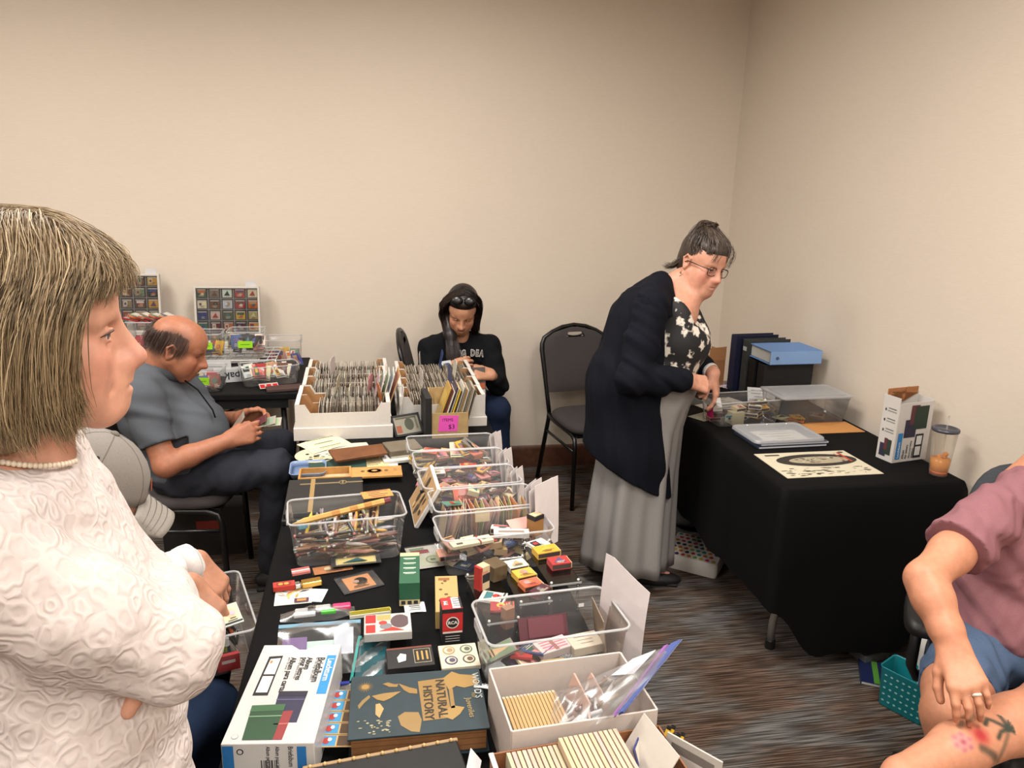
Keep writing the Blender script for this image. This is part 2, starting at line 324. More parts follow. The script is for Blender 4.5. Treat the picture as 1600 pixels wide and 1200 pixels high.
# ------------------------------------------------------------------ banquet chairs
def make_chair(label):
    t = thing('banquet_chair', label, 'chair')            # faces -y, origin on the floor under the seat
    def backrow(u): return 0.215+.045*u+.05*u*u           # lean of the back
    H0, H1 = .50, .93
    def arch(k, inset=0):                                  # outline of the back, left foot to right foot
        w = .205-inset; pts = []
        for z in (0.44, .52, .62, .72, .80): pts.append((-(w-.02+.028*((z-.44)/.36)), z))
        pts += [(-w-.004, .835), (-w+.012, .868), (-w*.68, .90-inset*.4), (-w*.36, .925-inset*.5), (0, .935-inset*.6)]
        return pts+[(-x, z) for x, z in reversed(pts[:-1])]
    Y = lambda z: .20+.10*max(0, z-.44)/.5+.02*((z-.44)/.5)**2
    MB().tube([(x, Y(z), z) for x, z in arch(0)], .0125, 8).build('back_frame', 'chair_frame', t, True)
    out = [(x, z) for x, z in arch(0, .012) if z > .5]; lo = .56
    pan = [(x, max(z, lo)) for x, z in out if z > .52]; hole = [(.055*math.cos(PI-PI*i/8), .888+.018*math.sin(PI-PI*i/8)) for i in range(9)]
    top = [p for p in pan]; b = MB(); n = 13; rows = []
    for q, off in ((-1, -.018), (1, .006)):
        for i in range(n+1):
            z = lo+(.925-lo)*i/n; w = np.interp(z, [lo, .80, .84, .868, .898, .918, .926], [.186, .198, .196, .182, .135, .07, .01]); r = []
            for j in range(13):
                x = -w+2*w*j/12; e = min(1, (w-abs(x))/.02, (z-lo)/.02+.15); r.append((x, Y(z)+off*(.4+.6*e) if q < 0 else Y(z)+off, z))
            rows.append((q, r))
    A = [r for q, r in rows if q < 0]; B = [r for q, r in rows if q > 0]
    keep = lambda x, z: not (abs(x) < .058 and .874 < z < .908)
    for G in (A, B):
        base = len(b.v); b.v += [p for r in G for p in r]
        for i in range(n):
            for j in range(12):
                x = (G[i][j][0]+G[i+1][j+1][0])/2; z = (G[i][j][2]+G[i+1][j][2])/2
                if keep(x, z): b.f.append((base+i*13+j, base+i*13+j+1, base+(i+1)*13+j+1, base+(i+1)*13+j)); b.c.append((.05, .05, .05))
    b.build('backrest', 'chair_fabric', t, True)
    MB().tube([(.057*math.cos(2*PI*i/16), Y(.89)-.006, .89+.02*math.sin(2*PI*i/16)) for i in range(17)], .005, 6).build('grip_ring', 'chair_frame', t, True)
    rows = []
    for z, k in ((.425, .9), (.43, 1.0), (.445, 1.03), (.462, 1.02), (.474, .95), (.479, .8), (.481, .4), (.481, .02)):
        rows.append([(k*(.205-.02*(math.sin(a) > 0)*math.sin(a))*abs(math.cos(a))**.45*(1 if math.cos(a) > 0 else -1), k*.21*abs(math.sin(a))**.45*(1 if math.sin(a) > 0 else -1), z) for a in [2*PI*i/36 for i in range(36)]])
    MB().strip(rows, closed=True).build('seat', 'chair_fabric', t, True)
    MB().box((0, 0, .416), (.36, .37, .014)).build('seat_pan', 'chair_frame', t)
    for s in (-1, 1):
        MB().tube([(s*.185, .2, .44), (s*.19, .15, .422), (s*.19, -.13, .415), (s*.192, -.175, .40), (s*.195, -.19, .36), (s*.2, -.2, 0)], .0125, 8).build('leg', 'chair_frame', t, True)
        MB().tube([(s*.185, .2, .445), (s*.187, .205, .40), (s*.2, .31, 0)], .0125, 8).build('leg', 'chair_frame', t, True)
        MB().tube([(s*.19, .225, .33), (s*.195, -.192, .33)], .008, 6).build('stretcher', 'chair_frame', t, True)
    return t
chair = make_chair('empty black banquet chair against the wall behind the cardigan woman')
chair.location = (1.215, 4.02, 0); chair.rotation_euler = (0, 0, math.radians(10))
copy_tree(chair, 'black banquet chair carrying the man in the grey polo', loc=(-.80, 3.25, 0), rz=math.radians(86))
copy_tree(chair, 'black banquet chair seen edge-on behind the girl in black', loc=(.45, 4.16, 0), rz=math.radians(84))
copy_tree(chair, 'black chair under the person in the grey cap', loc=(-.70, 1.46, 0), rz=math.radians(122))

# ------------------------------------------------------------------ bodies: smooth-blended volumes turned into one skin
class SDF:
    def __init__(s, h): s.h = h; s.p = []; s.cuts = []; s.disp = None
    def cone(s, a, b, ra, rb=None, k=.02, flat=None, sub=False):       # flat = (axis, factor): thinner along that axis
        a = np.array(a, float); b = np.array(b, float); rb = ra if rb is None else rb; ab = b-a; L = max(ab @ ab, 1e-9)
        if flat is not None: n = np.array(flat[0], float); n /= np.linalg.norm(n); q = flat[1]
        def f(P):
            t = np.clip(((P-a) @ ab)/L, 0, 1)[..., None]; d = P-a-t*ab
            if flat is not None: d = d+n*((d @ n)[..., None])*(q-1)
            return np.sqrt((d*d).sum(-1))-(ra+(rb-ra)*t[..., 0])
        r = max(ra, rb)+k+.012; s.p.append((f, np.minimum(a, b)-r, np.maximum(a, b)+r, k, sub)); return s
    def chain(s, pts, rs, k=.02, flat=None):
        for i in range(len(pts)-1): s.cone(pts[i], pts[i+1], rs[i], rs[i+1], k, flat)
        return s
    def ell(s, c, r, R=None, k=.02, sub=False):
        c = np.array(c, float); r = np.array(r, float); R = np.eye(3) if R is None else np.array(R)[:3, :3]
        def f(P):
            q = (P-c) @ R; k0 = np.sqrt(((q/r)**2).sum(-1)); k1 = np.sqrt(((q/(r*r))**2).sum(-1))+1e-9
            return k0*(k0-1)/k1
        e = np.sqrt(((R*r)**2).sum(1))+k+.012; s.p.append((f, c-e, c+e, k, sub)); return s
    def cut(s, p, n, lo=None, hi=None): s.cuts.append((np.array(p, float), np.array(n, float)/np.linalg.norm(n), lo, hi)); return s
    def mesh(s):
        h = s.h; lo = np.min([q[1] for q in s.p if not q[4]], 0)-2*h; hi = np.max([q[2] for q in s.p if not q[4]], 0)+2*h
        N = np.ceil((hi-lo)/h).astype(int)+1; D = np.full(N, .2, np.float32); ax = [lo[i]+h*np.arange(N[i]) for i in range(3)]
        def box(l, u):
            i0 = np.clip(np.floor((np.array(l)-lo)/h).astype(int), 0, N-1); i1 = np.clip(np.ceil((np.array(u)-lo)/h).astype(int)+1, 1, N)
            sl = tuple(slice(a, b) for a, b in zip(i0, i1)); P = np.stack(np.meshgrid(*[ax[i][sl[i]] for i in range(3)], indexing='ij'), -1); return sl, P
        for f, l, u, k, sub in s.p:
            sl, P = box(l, u)
            if 0 in P.shape: continue
            d = f(P); A = D[sl]
            if sub: d = -d; hh = np.clip(.5+.5*(A-d)/k, 0, 1); D[sl] = d+(A-d)*hh+k*hh*(1-hh)
            else: hh = np.clip(.5+.5*(A-d)/k, 0, 1); D[sl] = A+(d-A)*hh-k*hh*(1-hh)
        if s.disp is not None:
            m = np.abs(D) < 4*h+.01; ix = np.argwhere(m); P = lo+ix*h; D[m] += s.disp(P).astype(np.float32)
        for p, n, l, u in s.cuts:
            sl, P = box(l if l is not None else lo, u if u is not None else hi); D[sl] = np.maximum(D[sl], ((P-p) @ n).astype(np.float32))
        I = D < 0; n = N-1; S = np.zeros(n, np.int8); off = [(i, j, k) for i in (0, 1) for j in (0, 1) for k in (0, 1)]
        for i, j, k in off: S += I[i:i+n[0], j:j+n[1], k:k+n[2]]
        ix = np.argwhere((S > 0) & (S < 8)); acc = np.zeros((len(ix), 3)); cnt = np.zeros(len(ix))
        val = {o: D[ix[:, 0]+o[0], ix[:, 1]+o[1], ix[:, 2]+o[2]] for o in off}
        for o in off:
            for a in range(3):
                if o[a] == 0:
                    q = tuple(1 if i == a else o[i] for i in range(3)); v0, v1 = val[o], val[q]; m = (v0 < 0) != (v1 < 0)
                    t = v0[m]/(v0[m]-v1[m]); pt = np.tile(np.array(o, float), (m.sum(), 1)); pt[:, a] += t; acc[m] += pt; cnt[m] += 1
        vs = lo+h*(ix+acc/cnt[:, None]); idx = np.full(n, -1, np.int32); idx[tuple(ix.T)] = np.arange(len(ix)); fs = []
        for a in range(3):
            b, c = (a+1) % 3, (a+2) % 3; sa = [slice(1, -1)]*3; sa[a] = slice(0, -1); sb = [slice(1, -1)]*3; sb[a] = slice(1, None)
            I0, I1 = I[tuple(sa)], I[tuple(sb)]
            for cond, rev in ((I0 & ~I1, False), (~I0 & I1, True)):
                e = np.argwhere(cond); e[:, b] += 1; e[:, c] += 1; q = []
                for db, dc in ((-1, -1), (0, -1), (0, 0), (-1, 0)):
                    w = e.copy(); w[:, b] += db; w[:, c] += dc; q.append(idx[tuple(w.T)])
                q = np.stack(q, 1); fs.append(q[:, ::-1] if rev else q)
        fs = np.concatenate(fs); fs = fs[(fs >= 0).all(1)]; return vs, fs
def skin_obj(name, parts, mat, parent, color, smooth=2):
    """parts: list of SDF joined into one mesh; color: (r,g,b) or function(points)->linear colours"""
    VS, FS, n = [], [], 0
    for S in parts:
        v, f = S.mesh() if isinstance(S, SDF) else S
        for _ in range(smooth):
            a = np.concatenate([f[:, i] for i in (0, 1, 2, 3)]*2); b = np.concatenate([f[:, i] for i in (1, 2, 3, 0, 3, 0, 1, 2)]); m = len(v)
            cnt = np.maximum(np.bincount(a, minlength=m), 1); v = v*.5+.5*np.stack([np.bincount(a, v[b, i], m) for i in range(3)], 1)/cnt[:, None]
        VS.append(v); FS.append(f+n); n += len(v)
    v = np.concatenate(VS); f = np.concatenate(FS); me = bpy.data.meshes.new(name)
    me.vertices.add(len(v)); me.vertices.foreach_set('co', v.astype(np.float32).ravel())
    me.loops.add(f.size); me.loops.foreach_set('vertex_index', f.astype(np.int32).ravel()); me.polygons.add(len(f))
    me.polygons.foreach_set('loop_start', np.arange(0, f.size, 4, dtype=np.int32)); me.polygons.foreach_set('use_smooth', np.ones(len(f), bool))
    me.update(calc_edges=True); me.validate()
    c = np.ones((len(v), 4), np.float32); c[:, :3] = color(v) if callable(color) else lin(color)
    a = me.attributes.new('Col', 'FLOAT_COLOR', 'POINT'); a.data.foreach_set('color', c.ravel())
    me.materials.append(MATS[mat]); o = bpy.data.objects.new(name, me); COL.objects.link(o)
    if parent is not None: place(o, parent)
    return o
def wrinkle(amp, scale, seed, dirs=None):
    R = np.random.RandomState(seed); K = R.normal(size=(5, 3)); K /= np.linalg.norm(K, axis=1)[:, None]; ph = R.uniform(0, 6.3, (5, 2)); sc_ = R.uniform(.7, 1.6, 5)*scale
    if dirs is not None: K = np.array(dirs, float)[R.randint(0, len(dirs), 5)]+.35*K
    def f(P):
        d = 0
        for i in range(5): d = d+np.sin(P @ K[i]*sc_[i]+ph[i, 0]+1.6*np.sin(P @ K[(i+2) % 5]*sc_[i]*.45+ph[i, 1]))
        return amp*d/2.5
    return f
def spots(base, L, M=None, spread=.0):
    """L: list of (points, radius, colour, strength); each tints the skin near a polyline, in the frame M"""
    B = np.array(lin(base)); inv = np.array((M or MX.Identity(4)).inverted())
    def f(P):
        Q = P @ inv[:3, :3].T+inv[:3, 3]; c = np.tile(B, (len(P), 1))
        for pts, r, col, st in L:
            pts = np.array(pts, float).reshape(-1, 3); d = np.full(len(P), 9.)
            for i in range(max(1, len(pts)-1)):
                a = pts[i]; b = pts[min(i+1, len(pts)-1)]; ab = b-a; t = np.clip(((Q-a) @ ab)/max(ab @ ab, 1e-9), 0, 1)[:, None]; d = np.minimum(d, np.linalg.norm(Q-a-t*ab, axis=1))
            w_ = np.clip(1.35-d/r, 0, 1)[:, None]*st; c = c*(1-w_)+np.array(lin(col))*w_
        return c
    return f
def L3(M, p): return M @ V(p)
def head(S, M, g=1.0, nose=1.0, jaw=1.0, lids=True, ears=True, chin=0.0, fat=1.0, fold=False, cx=0.0, mx=0.0):
    """M: head frame, X to the nose, Y to the left ear, Z up, origin behind the bridge of the nose between the ears"""
    A = np.array(M)[:3, :3]; s = np.linalg.norm(A[:, 0]); R = A/s
    def e(c, r, k=.02, sub=False, rr=None): S.ell(L3(M, c), np.array(r)*s, R if rr is None else R @ np.array(rr), k*s, sub)
    def c(a, b, ra, rb=None, k=.015, flat=None): S.cone(L3(M, a), L3(M, b), ra*s, (ra if rb is None else rb)*s, k*s, None if flat is None else (A @ np.array(flat[0]), flat[1]))
    e((-.012, 0, .035), (.100, .077, .088)); e((.035, 0, .04), (.062, .064, .06), .03)
    e((.03, 0, -.04), (.064, .060*fat, .07), .03); e((.066+cx, 0, -.094-chin), (.026, .026, .02), .03)
    for y in (-1, 1):
        c((.0, y*.055*jaw*fat, -.045), (.058+cx, y*.02, -.098-chin), .021, .018, .025); e((.056, y*.042, -.03), (.03, .026*fat, .028), .02); e((.05, y*.04*fat, -.06), (.03, .024*fat, .03), .02)
        c((.086, y*.012, .020), (.070, y*.046, .020), .0105, .010, .014)
        e((.096, y*.031, .002), (.016, .018, .011), .012, True)
        e((.0745, y*.032, .001), (.0135,)*3, .003)
        if lids:
            e((.089, y*.0325, .0002), (.010, .0122, .0047), .0015, True)
            c((.0865, y*.019, .001), (.0900, y*.031, .0072), .0026, .0032, .003); c((.0900, y*.031, .0072), (.077, y*.048, .0012), .0032, .0026, .003)
            c((.0865, y*.020, -.001), (.0885, y*.032, -.0058), .0022, .0022, .003); c((.0885, y*.032, -.0058), (.077, y*.047, -.0005), .0022, .0022, .003)
        if fold:
            S.cone(L3(M, (.096, y*.023, -.038)), L3(M, (.088, y*.036, -.066)), .0022*s, .003*s, .006*s, None, True); S.cone(L3(M, (.085, y*.027, -.0135)), L3(M, (.079, y*.042, -.016)), .0015*s, .0015*s, .005*s, None, True); S.cone(L3(M, (.085, y*.028, -.072)), L3(M, (.075, y*.032, -.092)), .0015*s, .002*s, .006*s, None, True)
        e((.099, y*.0125, -.036), (.012, .0075, .0085), .006); e((.106, y*.0065, -.0435), (.005, .0035, .003), .003, True)
        if ears:
            ry = np.array(MX.Rotation(y*.35, 3, 'Z')); e((-.012, y*.076, -.005), (.018, .009, .031), .006, False, ry); e((-.008, y*.0845, -.002), (.010, .006, .019), .004, True)
            c((.004, y*.079, .012), (-.012, y*.088, .026), .0042, .0042, .003); c((-.012, y*.088, .026), (-.028, y*.086, .008), .0042, .0045, .003); c((-.028, y*.086, .008), (-.014, y*.08, -.033), .0045, .006, .004)
    n = nose; c((.082, 0, .004), (.098, 0, -.032), .010, .0125, .012); c((.092, 0, .014), (.092+.023*n, 0, -.028), .0075, .0105, .012); e((.094+.022*n, 0, -.033), (.0125, .0115, .0105), .008)
    e((.083+mx, 0, -.058), (.022, .026, .026), .02)
    for y in (-1, 1): c((.097+mx, 0, -.0605), (.084+mx, y*.024, -.067), .0058, .003, .006); c((.0955+mx, 0, -.0735), (.083+mx, y*.022, -.0685), .0068, .003, .006)
    e((.108+mx, 0, -.067), (.012, .027, .0019), .004, True)
    return S
LIPS = [((.084, -.024, -.067), (.098, 0, -.0615), (.084, .024, -.067)), ((.083, -.022, -.069), (.097, 0, -.074), (.083, .022, -.069))]
def face_spots(lip=(178, 104, 96), brow=(110, 84, 64), cheek=(214, 130, 110), lash=(60, 42, 34), browst=.8, br=.005):
    L = [([(.078, y*.048, -.03)], .032, cheek, .35) for y in (-1, 1)]+[([(.114, 0, -.035)], .02, cheek, .4)]
    L += [(q, .0062, lip, .8) for q in LIPS]
    for y in (-1, 1):
        L += [([(.094, y*.012, .026), (.088, y*.032, .034), (.072, y*.053, .027)], br, brow, browst), ([(.086, y*.018, .002), (.0905, y*.031, .006), (.077, y*.047, .001)], .0030, lash, .85)]
        L += [([(-.006, y*.083, -.003)], .009, (150, 84, 66), .5)]
    return L
def eyes(M, parent, iris=(70, 84, 96)):
    s = M.to_scale().x; q = None
    for y in (-1, 1):
        b = MB(); b.ball((0, 0, 0), .0126*s, (238, 232, 226), 16)
        o = b.build('eye', 'gloss', None, True); m2 = M @ T(.0747, y*.032, .0008); place(o, parent, MX.Translation(m2.translation) @ M.to_quaternion().to_matrix().to_4x4())
        p = MB().lathe([(.0062*s, 0), (.0055*s, .0012*s), (.003*s, .0022*s)], 12, iris).lathe([(.0026*s, .0024*s), (.0015*s, .003*s)], 10, (10, 8, 8)).build('iris', 'gloss', o, True)
        ls = MB().tube([M @ V(q) for q in ((.0885, y*.0195, .0035), (.0925, y*.0265, .0068), (.0925, y*.034, .0070), (.0865, y*.043, .0045), (.0785, y*.0495, .0015))], [.0005, .0010, .0011, .0010, .0005], 6, (66, 46, 38)).build('eyelash', 'strand', None, True); place(ls, parent)
        p.matrix_basis = MX.Rotation(PI/2, 4, 'Y') @ T(0, 0, .0111*s)
def hand(S, M, curl=(.35, .45, .35), spread=0.0, thumb=0, th=(.0, 0, 0), side=1, per=None):
    """M: X along the fingers, Y towards the thumb when side is 1, Z out of the back of the hand, origin at the wrist"""
    A = np.array(M)[:3, :3]; g = np.linalg.norm(A[:, 0]); P = lambda q: L3(M, (q[0], q[1]*side, q[2]))
    ys = (.031, .0095, -.012, -.032); ln = (.074, .082, .077, .06); bx = (.088, .092, .087, .078)
    for i in range(4):
        S.cone(P((.0, ys[i]*.55, 0)), P((bx[i], ys[i], .001)), .0155*g, .0125*g, .016*g)
        q = V((bx[i], ys[i], .001)); an = 0; c3 = per[i] if per else curl; yaw = (ys[i]/.03)*spread; r = .0102-.0006*i
        for j, fr in enumerate((.46, .30, .24)):
            an += c3[j]; d = V((math.cos(an)*math.cos(yaw), math.sin(yaw)*math.cos(an), -math.sin(an))); n = q+d*(ln[i]*fr)
            S.cone(P(q), P(n), r*g, (r-.0008)*g, (.007 if j == 0 else .0035)*g); q = n; r -= .0008
    t = [(.012, .02, -.006), (.045, .042+th[1]*.5, -.014+th[2]*.5), (.074+th[0]*.5, .052+th[1], -.022+th[2]), (.098+th[0], .052+th[1]*1.1, -.026+th[2]*1.6)]
    S.cone(P(t[0]), P(t[1]), .017*g, .0145*g, .016*g).cone(P(t[1]), P(t[2]), .0125*g, .0108*g, .006*g).cone(P(t[2]), P(t[3]), .0108*g, .009*g, .004*g)
    return S
def arm_axes(w, tip, back):                # hand frame from wrist point, pointing direction and the way its back faces
    x = V(tip).normalized(); z = V(back); y = z.cross(x).normalized(); z = x.cross(y); return MX(((x.x, y.x, z.x, w[0]), (x.y, y.y, z.y, w[1]), (x.z, y.z, z.z, w[2]), (0, 0, 0, 1)))
def strands(name, guides, mat, parent, cols, n, r=.0012, spread=.006, seed=1, wob=.002, seg=12, taper=.25):
    """hair: thin tapering tubes that run along the space between guide lines (lists of points of equal count)"""
    R = np.random.RandomState(seed); G = np.array([[list(p) for p in g] for g in guides]); k = G.shape[1]; VS, FS, CS = [], [], []; tt = np.linspace(0, 1, seg); m = 3
    for s in range(n):
        a = R.randint(len(G)-1); u = R.rand(); g = G[a]*(1-u)+G[a+1]*u+R.normal(size=3)*spread*np.linspace(.5, 1, k)[:, None]
        x = tt*(k-1)*(1-.12*R.rand()); i = np.minimum(x.astype(int), k-2); fr = (x-i)[:, None]
        p0 = g[np.maximum(i-1, 0)]; p1 = g[i]; p2 = g[i+1]; p3 = g[np.minimum(i+2, k-1)]
        p = .5*((2*p1)+(-p0+p2)*fr+(2*p0-5*p1+4*p2-p3)*fr**2+(-p0+3*p1-3*p2+p3)*fr**3)
        p = p+wob*np.sin(tt[:, None]*R.uniform(4, 11)+R.uniform(0, 6.3, 3))
        d = np.gradient(p, axis=0); d /= np.linalg.norm(d, axis=1)[:, None]+1e-9; q = np.cross(d, [.31, .4, .86]); q /= np.linalg.norm(q, axis=1)[:, None]+1e-9; b = np.cross(d, q)
        rr = r*R.uniform(.6, 1.3)*np.interp(tt, [0, .1, .7, 1], [.7, 1, 1, taper])
        v = np.concatenate([p+(q*math.cos(2*PI*j/m)+b*math.sin(2*PI*j/m))*rr[:, None] for j in range(m)]).reshape(m, seg, 3); base = len(VS)*m*seg; VS.append(v.reshape(-1, 3))
        ii = np.arange(seg-1)
        for j in range(m): j2 = (j+1) % m; FS.append(np.stack([base+j*seg+ii, base+j2*seg+ii, base+j2*seg+ii+1, base+j*seg+ii+1], 1))
        c = np.array(lin(cols[R.randint(len(cols))]))*R.uniform(.8, 1.2); CS.append(np.tile(c, (m*seg, 1)))
    v = np.concatenate(VS); f = np.concatenate(FS); c = np.concatenate(CS)
    o = skin_obj(name, [(v, f)], mat, parent, lambda P: np.clip(c, 0, 1), 0); o['kind'] = 'stuff'; return o
def person(label, loc): return thing('person', label, 'person', loc)

# ------------------------------------------------------------------ woman in the white blouse, arms crossed
def fr2(o, yaw, pitch=0, roll=0, s=1.0):     # frame facing yaw (0 = +x), pitch > 0 looks down
    return T(*o) @ MX.Rotation(yaw, 4, 'Z') @ MX.Rotation(pitch, 4, 'Y') @ MX.Rotation(roll, 4, 'X') @ MX.Diagonal((s, s, s, 1))
def woman_white():
    P = person('woman with blond bob and arms crossed in white textured blouse', (-.40, .94, 0))
    yaw = math.radians(12); H = fr2((-.399, .957, 1.561), math.radians(19), math.radians(3), 0, 1.0); B = fr2((-.43, .955, .018), yaw)
    q = lambda x, y, z: B @ V((x, y, z))
    S = head(SDF(.0026), H, nose=1.05, ears=False, chin=-.004, fat=.94, fold=True, cx=.016, mx=.007)
    S.chain([H @ V((-.02, 0, -.06)), q(-.005, 0, 1.42), q(-.01, 0, 1.36)], [.056, .054, .07], .03); S.cone(H @ V((.005, 0, -.085)), q(.03, 0, 1.37), .03, .035, .03)
    S.cone(q(-.01, -.11, 1.365), q(-.01, .11, 1.365), .045, .045, .05)
    fs = face_spots((172, 92, 88), (138, 106, 82), (204, 126, 110), (84, 60, 50), .8, .0045)+[([(p[0]+.007, p[1], p[2]) for p in q_], .0062, (172, 92, 88), .85) for q_ in LIPS]
    SF = SDF(.0026); SF.chain([atd(226, 1055, .925), atd(214, 1086, .922), atd(200, 1112, .918)], [.0105, .0105, .0092], .004); SF.chain([atd(196, 1050, .93), atd(182, 1082, .922)], [.0095, .0085], .004)
    body = skin_obj('body', [S, SF], 'skin', P, spots((208, 152, 126), fs, H)); eyes(H, P, (90, 100, 105))
    # blouse: trunk, the near arm folded across, sleeve ends, seam folds
    S = SDF(.005)
    S.ell(q(.0, 0, 1.24), (.115, .165, .17), np.array(B)[:3, :3], .05).ell(q(.045, 0, 1.19), (.085, .14, .1), np.array(B)[:3, :3], .05)
    S.ell(q(.03, 0, 1.02), (.135, .175, .2), np.array(B)[:3, :3], .06).ell(q(.03, 0, .86), (.14, .185, .16), np.array(B)[:3, :3], .06)
    shR, elR, wrR = q(-.02, -.165, 1.335), q(.160, -.120, 1.168), q(.12, .13, 1.15); shL, elL, wrL = q(-.01, .165, 1.335), q(.105, .20, 1.09), q(.11, -.06, 1.07)
    S.cone(q(0, -.05, 1.385), shR, .055, .064, .05).cone(q(0, .05, 1.385), shL, .055, .064, .05)
    S.chain([shR, shR.lerp(elR, .5), elR], [.066, .062, .056], .03); S.chain([elR, elR.lerp(wrR, .5), wrR], [.055, .048, .042], .025)
    S.chain([shL, elL], [.066, .058], .03); S.chain([elL, wrL], [.054, .042], .025)
    wr1 = wrinkle(.0030, 85, 5, [(.6, .2, .75), (.75, .1, -.6)]); wr2 = wrinkle(.006, 34, 9, [(.5, .1, .8), (.3, .3, .9)])
    S.disp = lambda p: wr1(p)+wr2(p)
    S.cut(q(.012, 0, 1.418), (.55, 0, 1), q(-.2, -.12, 1.33), q(.2, .12, 1.5)); S.cut(q(0, 0, .80), (0, 0, -1))
    S.ell(q(.02, 0, 1.47), (.075, .085, .085), None, .01, True)
    skin_obj('blouse', [S], 'jacquard', P, (240, 232, 226), 1)
    # trousers below the hem
    S = SDF(.01); R3 = np.array(B)[:3, :3]
    S.ell(q(-.02, 0, .84), (.13, .17, .13), R3, .05)
    for y in (-.09, .09): S.chain([q(-.01, y, .82), q(0, y, .45), q(-.02, y, .09)], [.085, .06, .05], .03)
    skin_obj('trousers', [S], 'cloth', P, (46, 46, 52), 1)
    for y in (-.09, .09): place(MB().ball((0, 0, .03), (.12, .042, .035), (30, 28, 28), 14).build('shoe', 'gloss', None, True), P, B @ T(.05, y, .005))
    # necklace of pale beads
    nk = P
    for i in range(34):
        a = -2.6+2.15*i/33; r = .085; p = q(.005+.075*math.cos(a)-.0, r*math.sin(a), 1.405-.028*math.cos(a)+.012)
        place(MB().ball(p, .0036, (232, 214, 190), 8).build('necklace_bead', 'gloss', None, True), P)
    # bob: cap of hair and strands over it
    S = SDF(.004); h = lambda x, y, z: H @ V((x, y, z)); RH = np.array(H)[:3, :3]
    S.ell(h(-.022, 0, .040), (.112, .088, .090), RH, .02).ell(h(-.06, 0, -.03), (.075, .086, .10), RH, .03).ell(h(-.02, -.07, -.03), (.045, .022, .095), RH, .02).ell(h(-.02, .07, -.03), (.045, .022, .095), RH, .02)
    S.ell(h(.052, 0, .078), (.05, .06, .03), RH, .03)
    skin_obj('hair', [S], 'strand', P, (136, 112, 82), 2)
    HC = [(176, 150, 114), (150, 126, 94), (200, 176, 138), (128, 106, 78), (162, 138, 104)]
    G = []
    for i in range(15):                       # near side, from the parting over the temple down to the jaw
        u = i/14; x0 = .068-.15*u; tx = .047-.14*u+.008*math.sin(u*9); ty = -.078-.012*math.sin(PI*u); tz = -.082-.012*math.sin(PI*u)-.014*(i % 3)
        G.append([h(x0*.8, .028, .131-.03*(2*u-.8)**2), h(x0*.95, -.035, .124-.03*(2*u-.8)**2), h(x0+.004, -.082, .080-.012*u), h(.4*x0+.6*tx-.004, -.099, .02), h(tx-.002, ty-.014, tz+.045), h(tx+.012-.02*u, ty+.002, tz)])
    strands('hair_strand', G, 'strand', P, HC, 4200, .00062, .0058, 3, .005)
    G = []
    for i in range(8):                        # fringe swept forward over the brow
        u = i/7; G.append([h(-.03+.05*u, .03-.03*u, .132), h(.03+.02*u, .012-.05*u, .131-.008*u), h(.080-.012*u, -.005-.055*u, .112-.013*u), h(.104-.03*u, -.018-.052*u, .092-.012*u), h(.112-.042*u, -.026-.05*u, .077-.012*u), h(.115-.055*u, -.03-.05*u, .060-.014*u)])
    strands('fringe_strand', G, 'strand', P, HC, 1300, .00062, .0055, 4, .003)
    G = []
    for i in range(9):                        # back of the head
        a = PI*.62+i/8*PI*.76; c, s_ = math.cos(a), math.sin(a)
        G.append([h(-.02+.02*c, .03*s_, .133), h(-.03+.07*c, .06*s_, .118), h(-.035+.105*c, .09*s_, .07), h(-.05+.10*c, .1*s_, 0), h(-.05+.095*c, .1*s_, -.07), h(-.04+.085*c, .085*s_, -.12)])
    strands('hair_strand', G, 'strand', P, HC, 1200, .0009, .006, 6)
woman_white()

def hid(S, *pts): return S
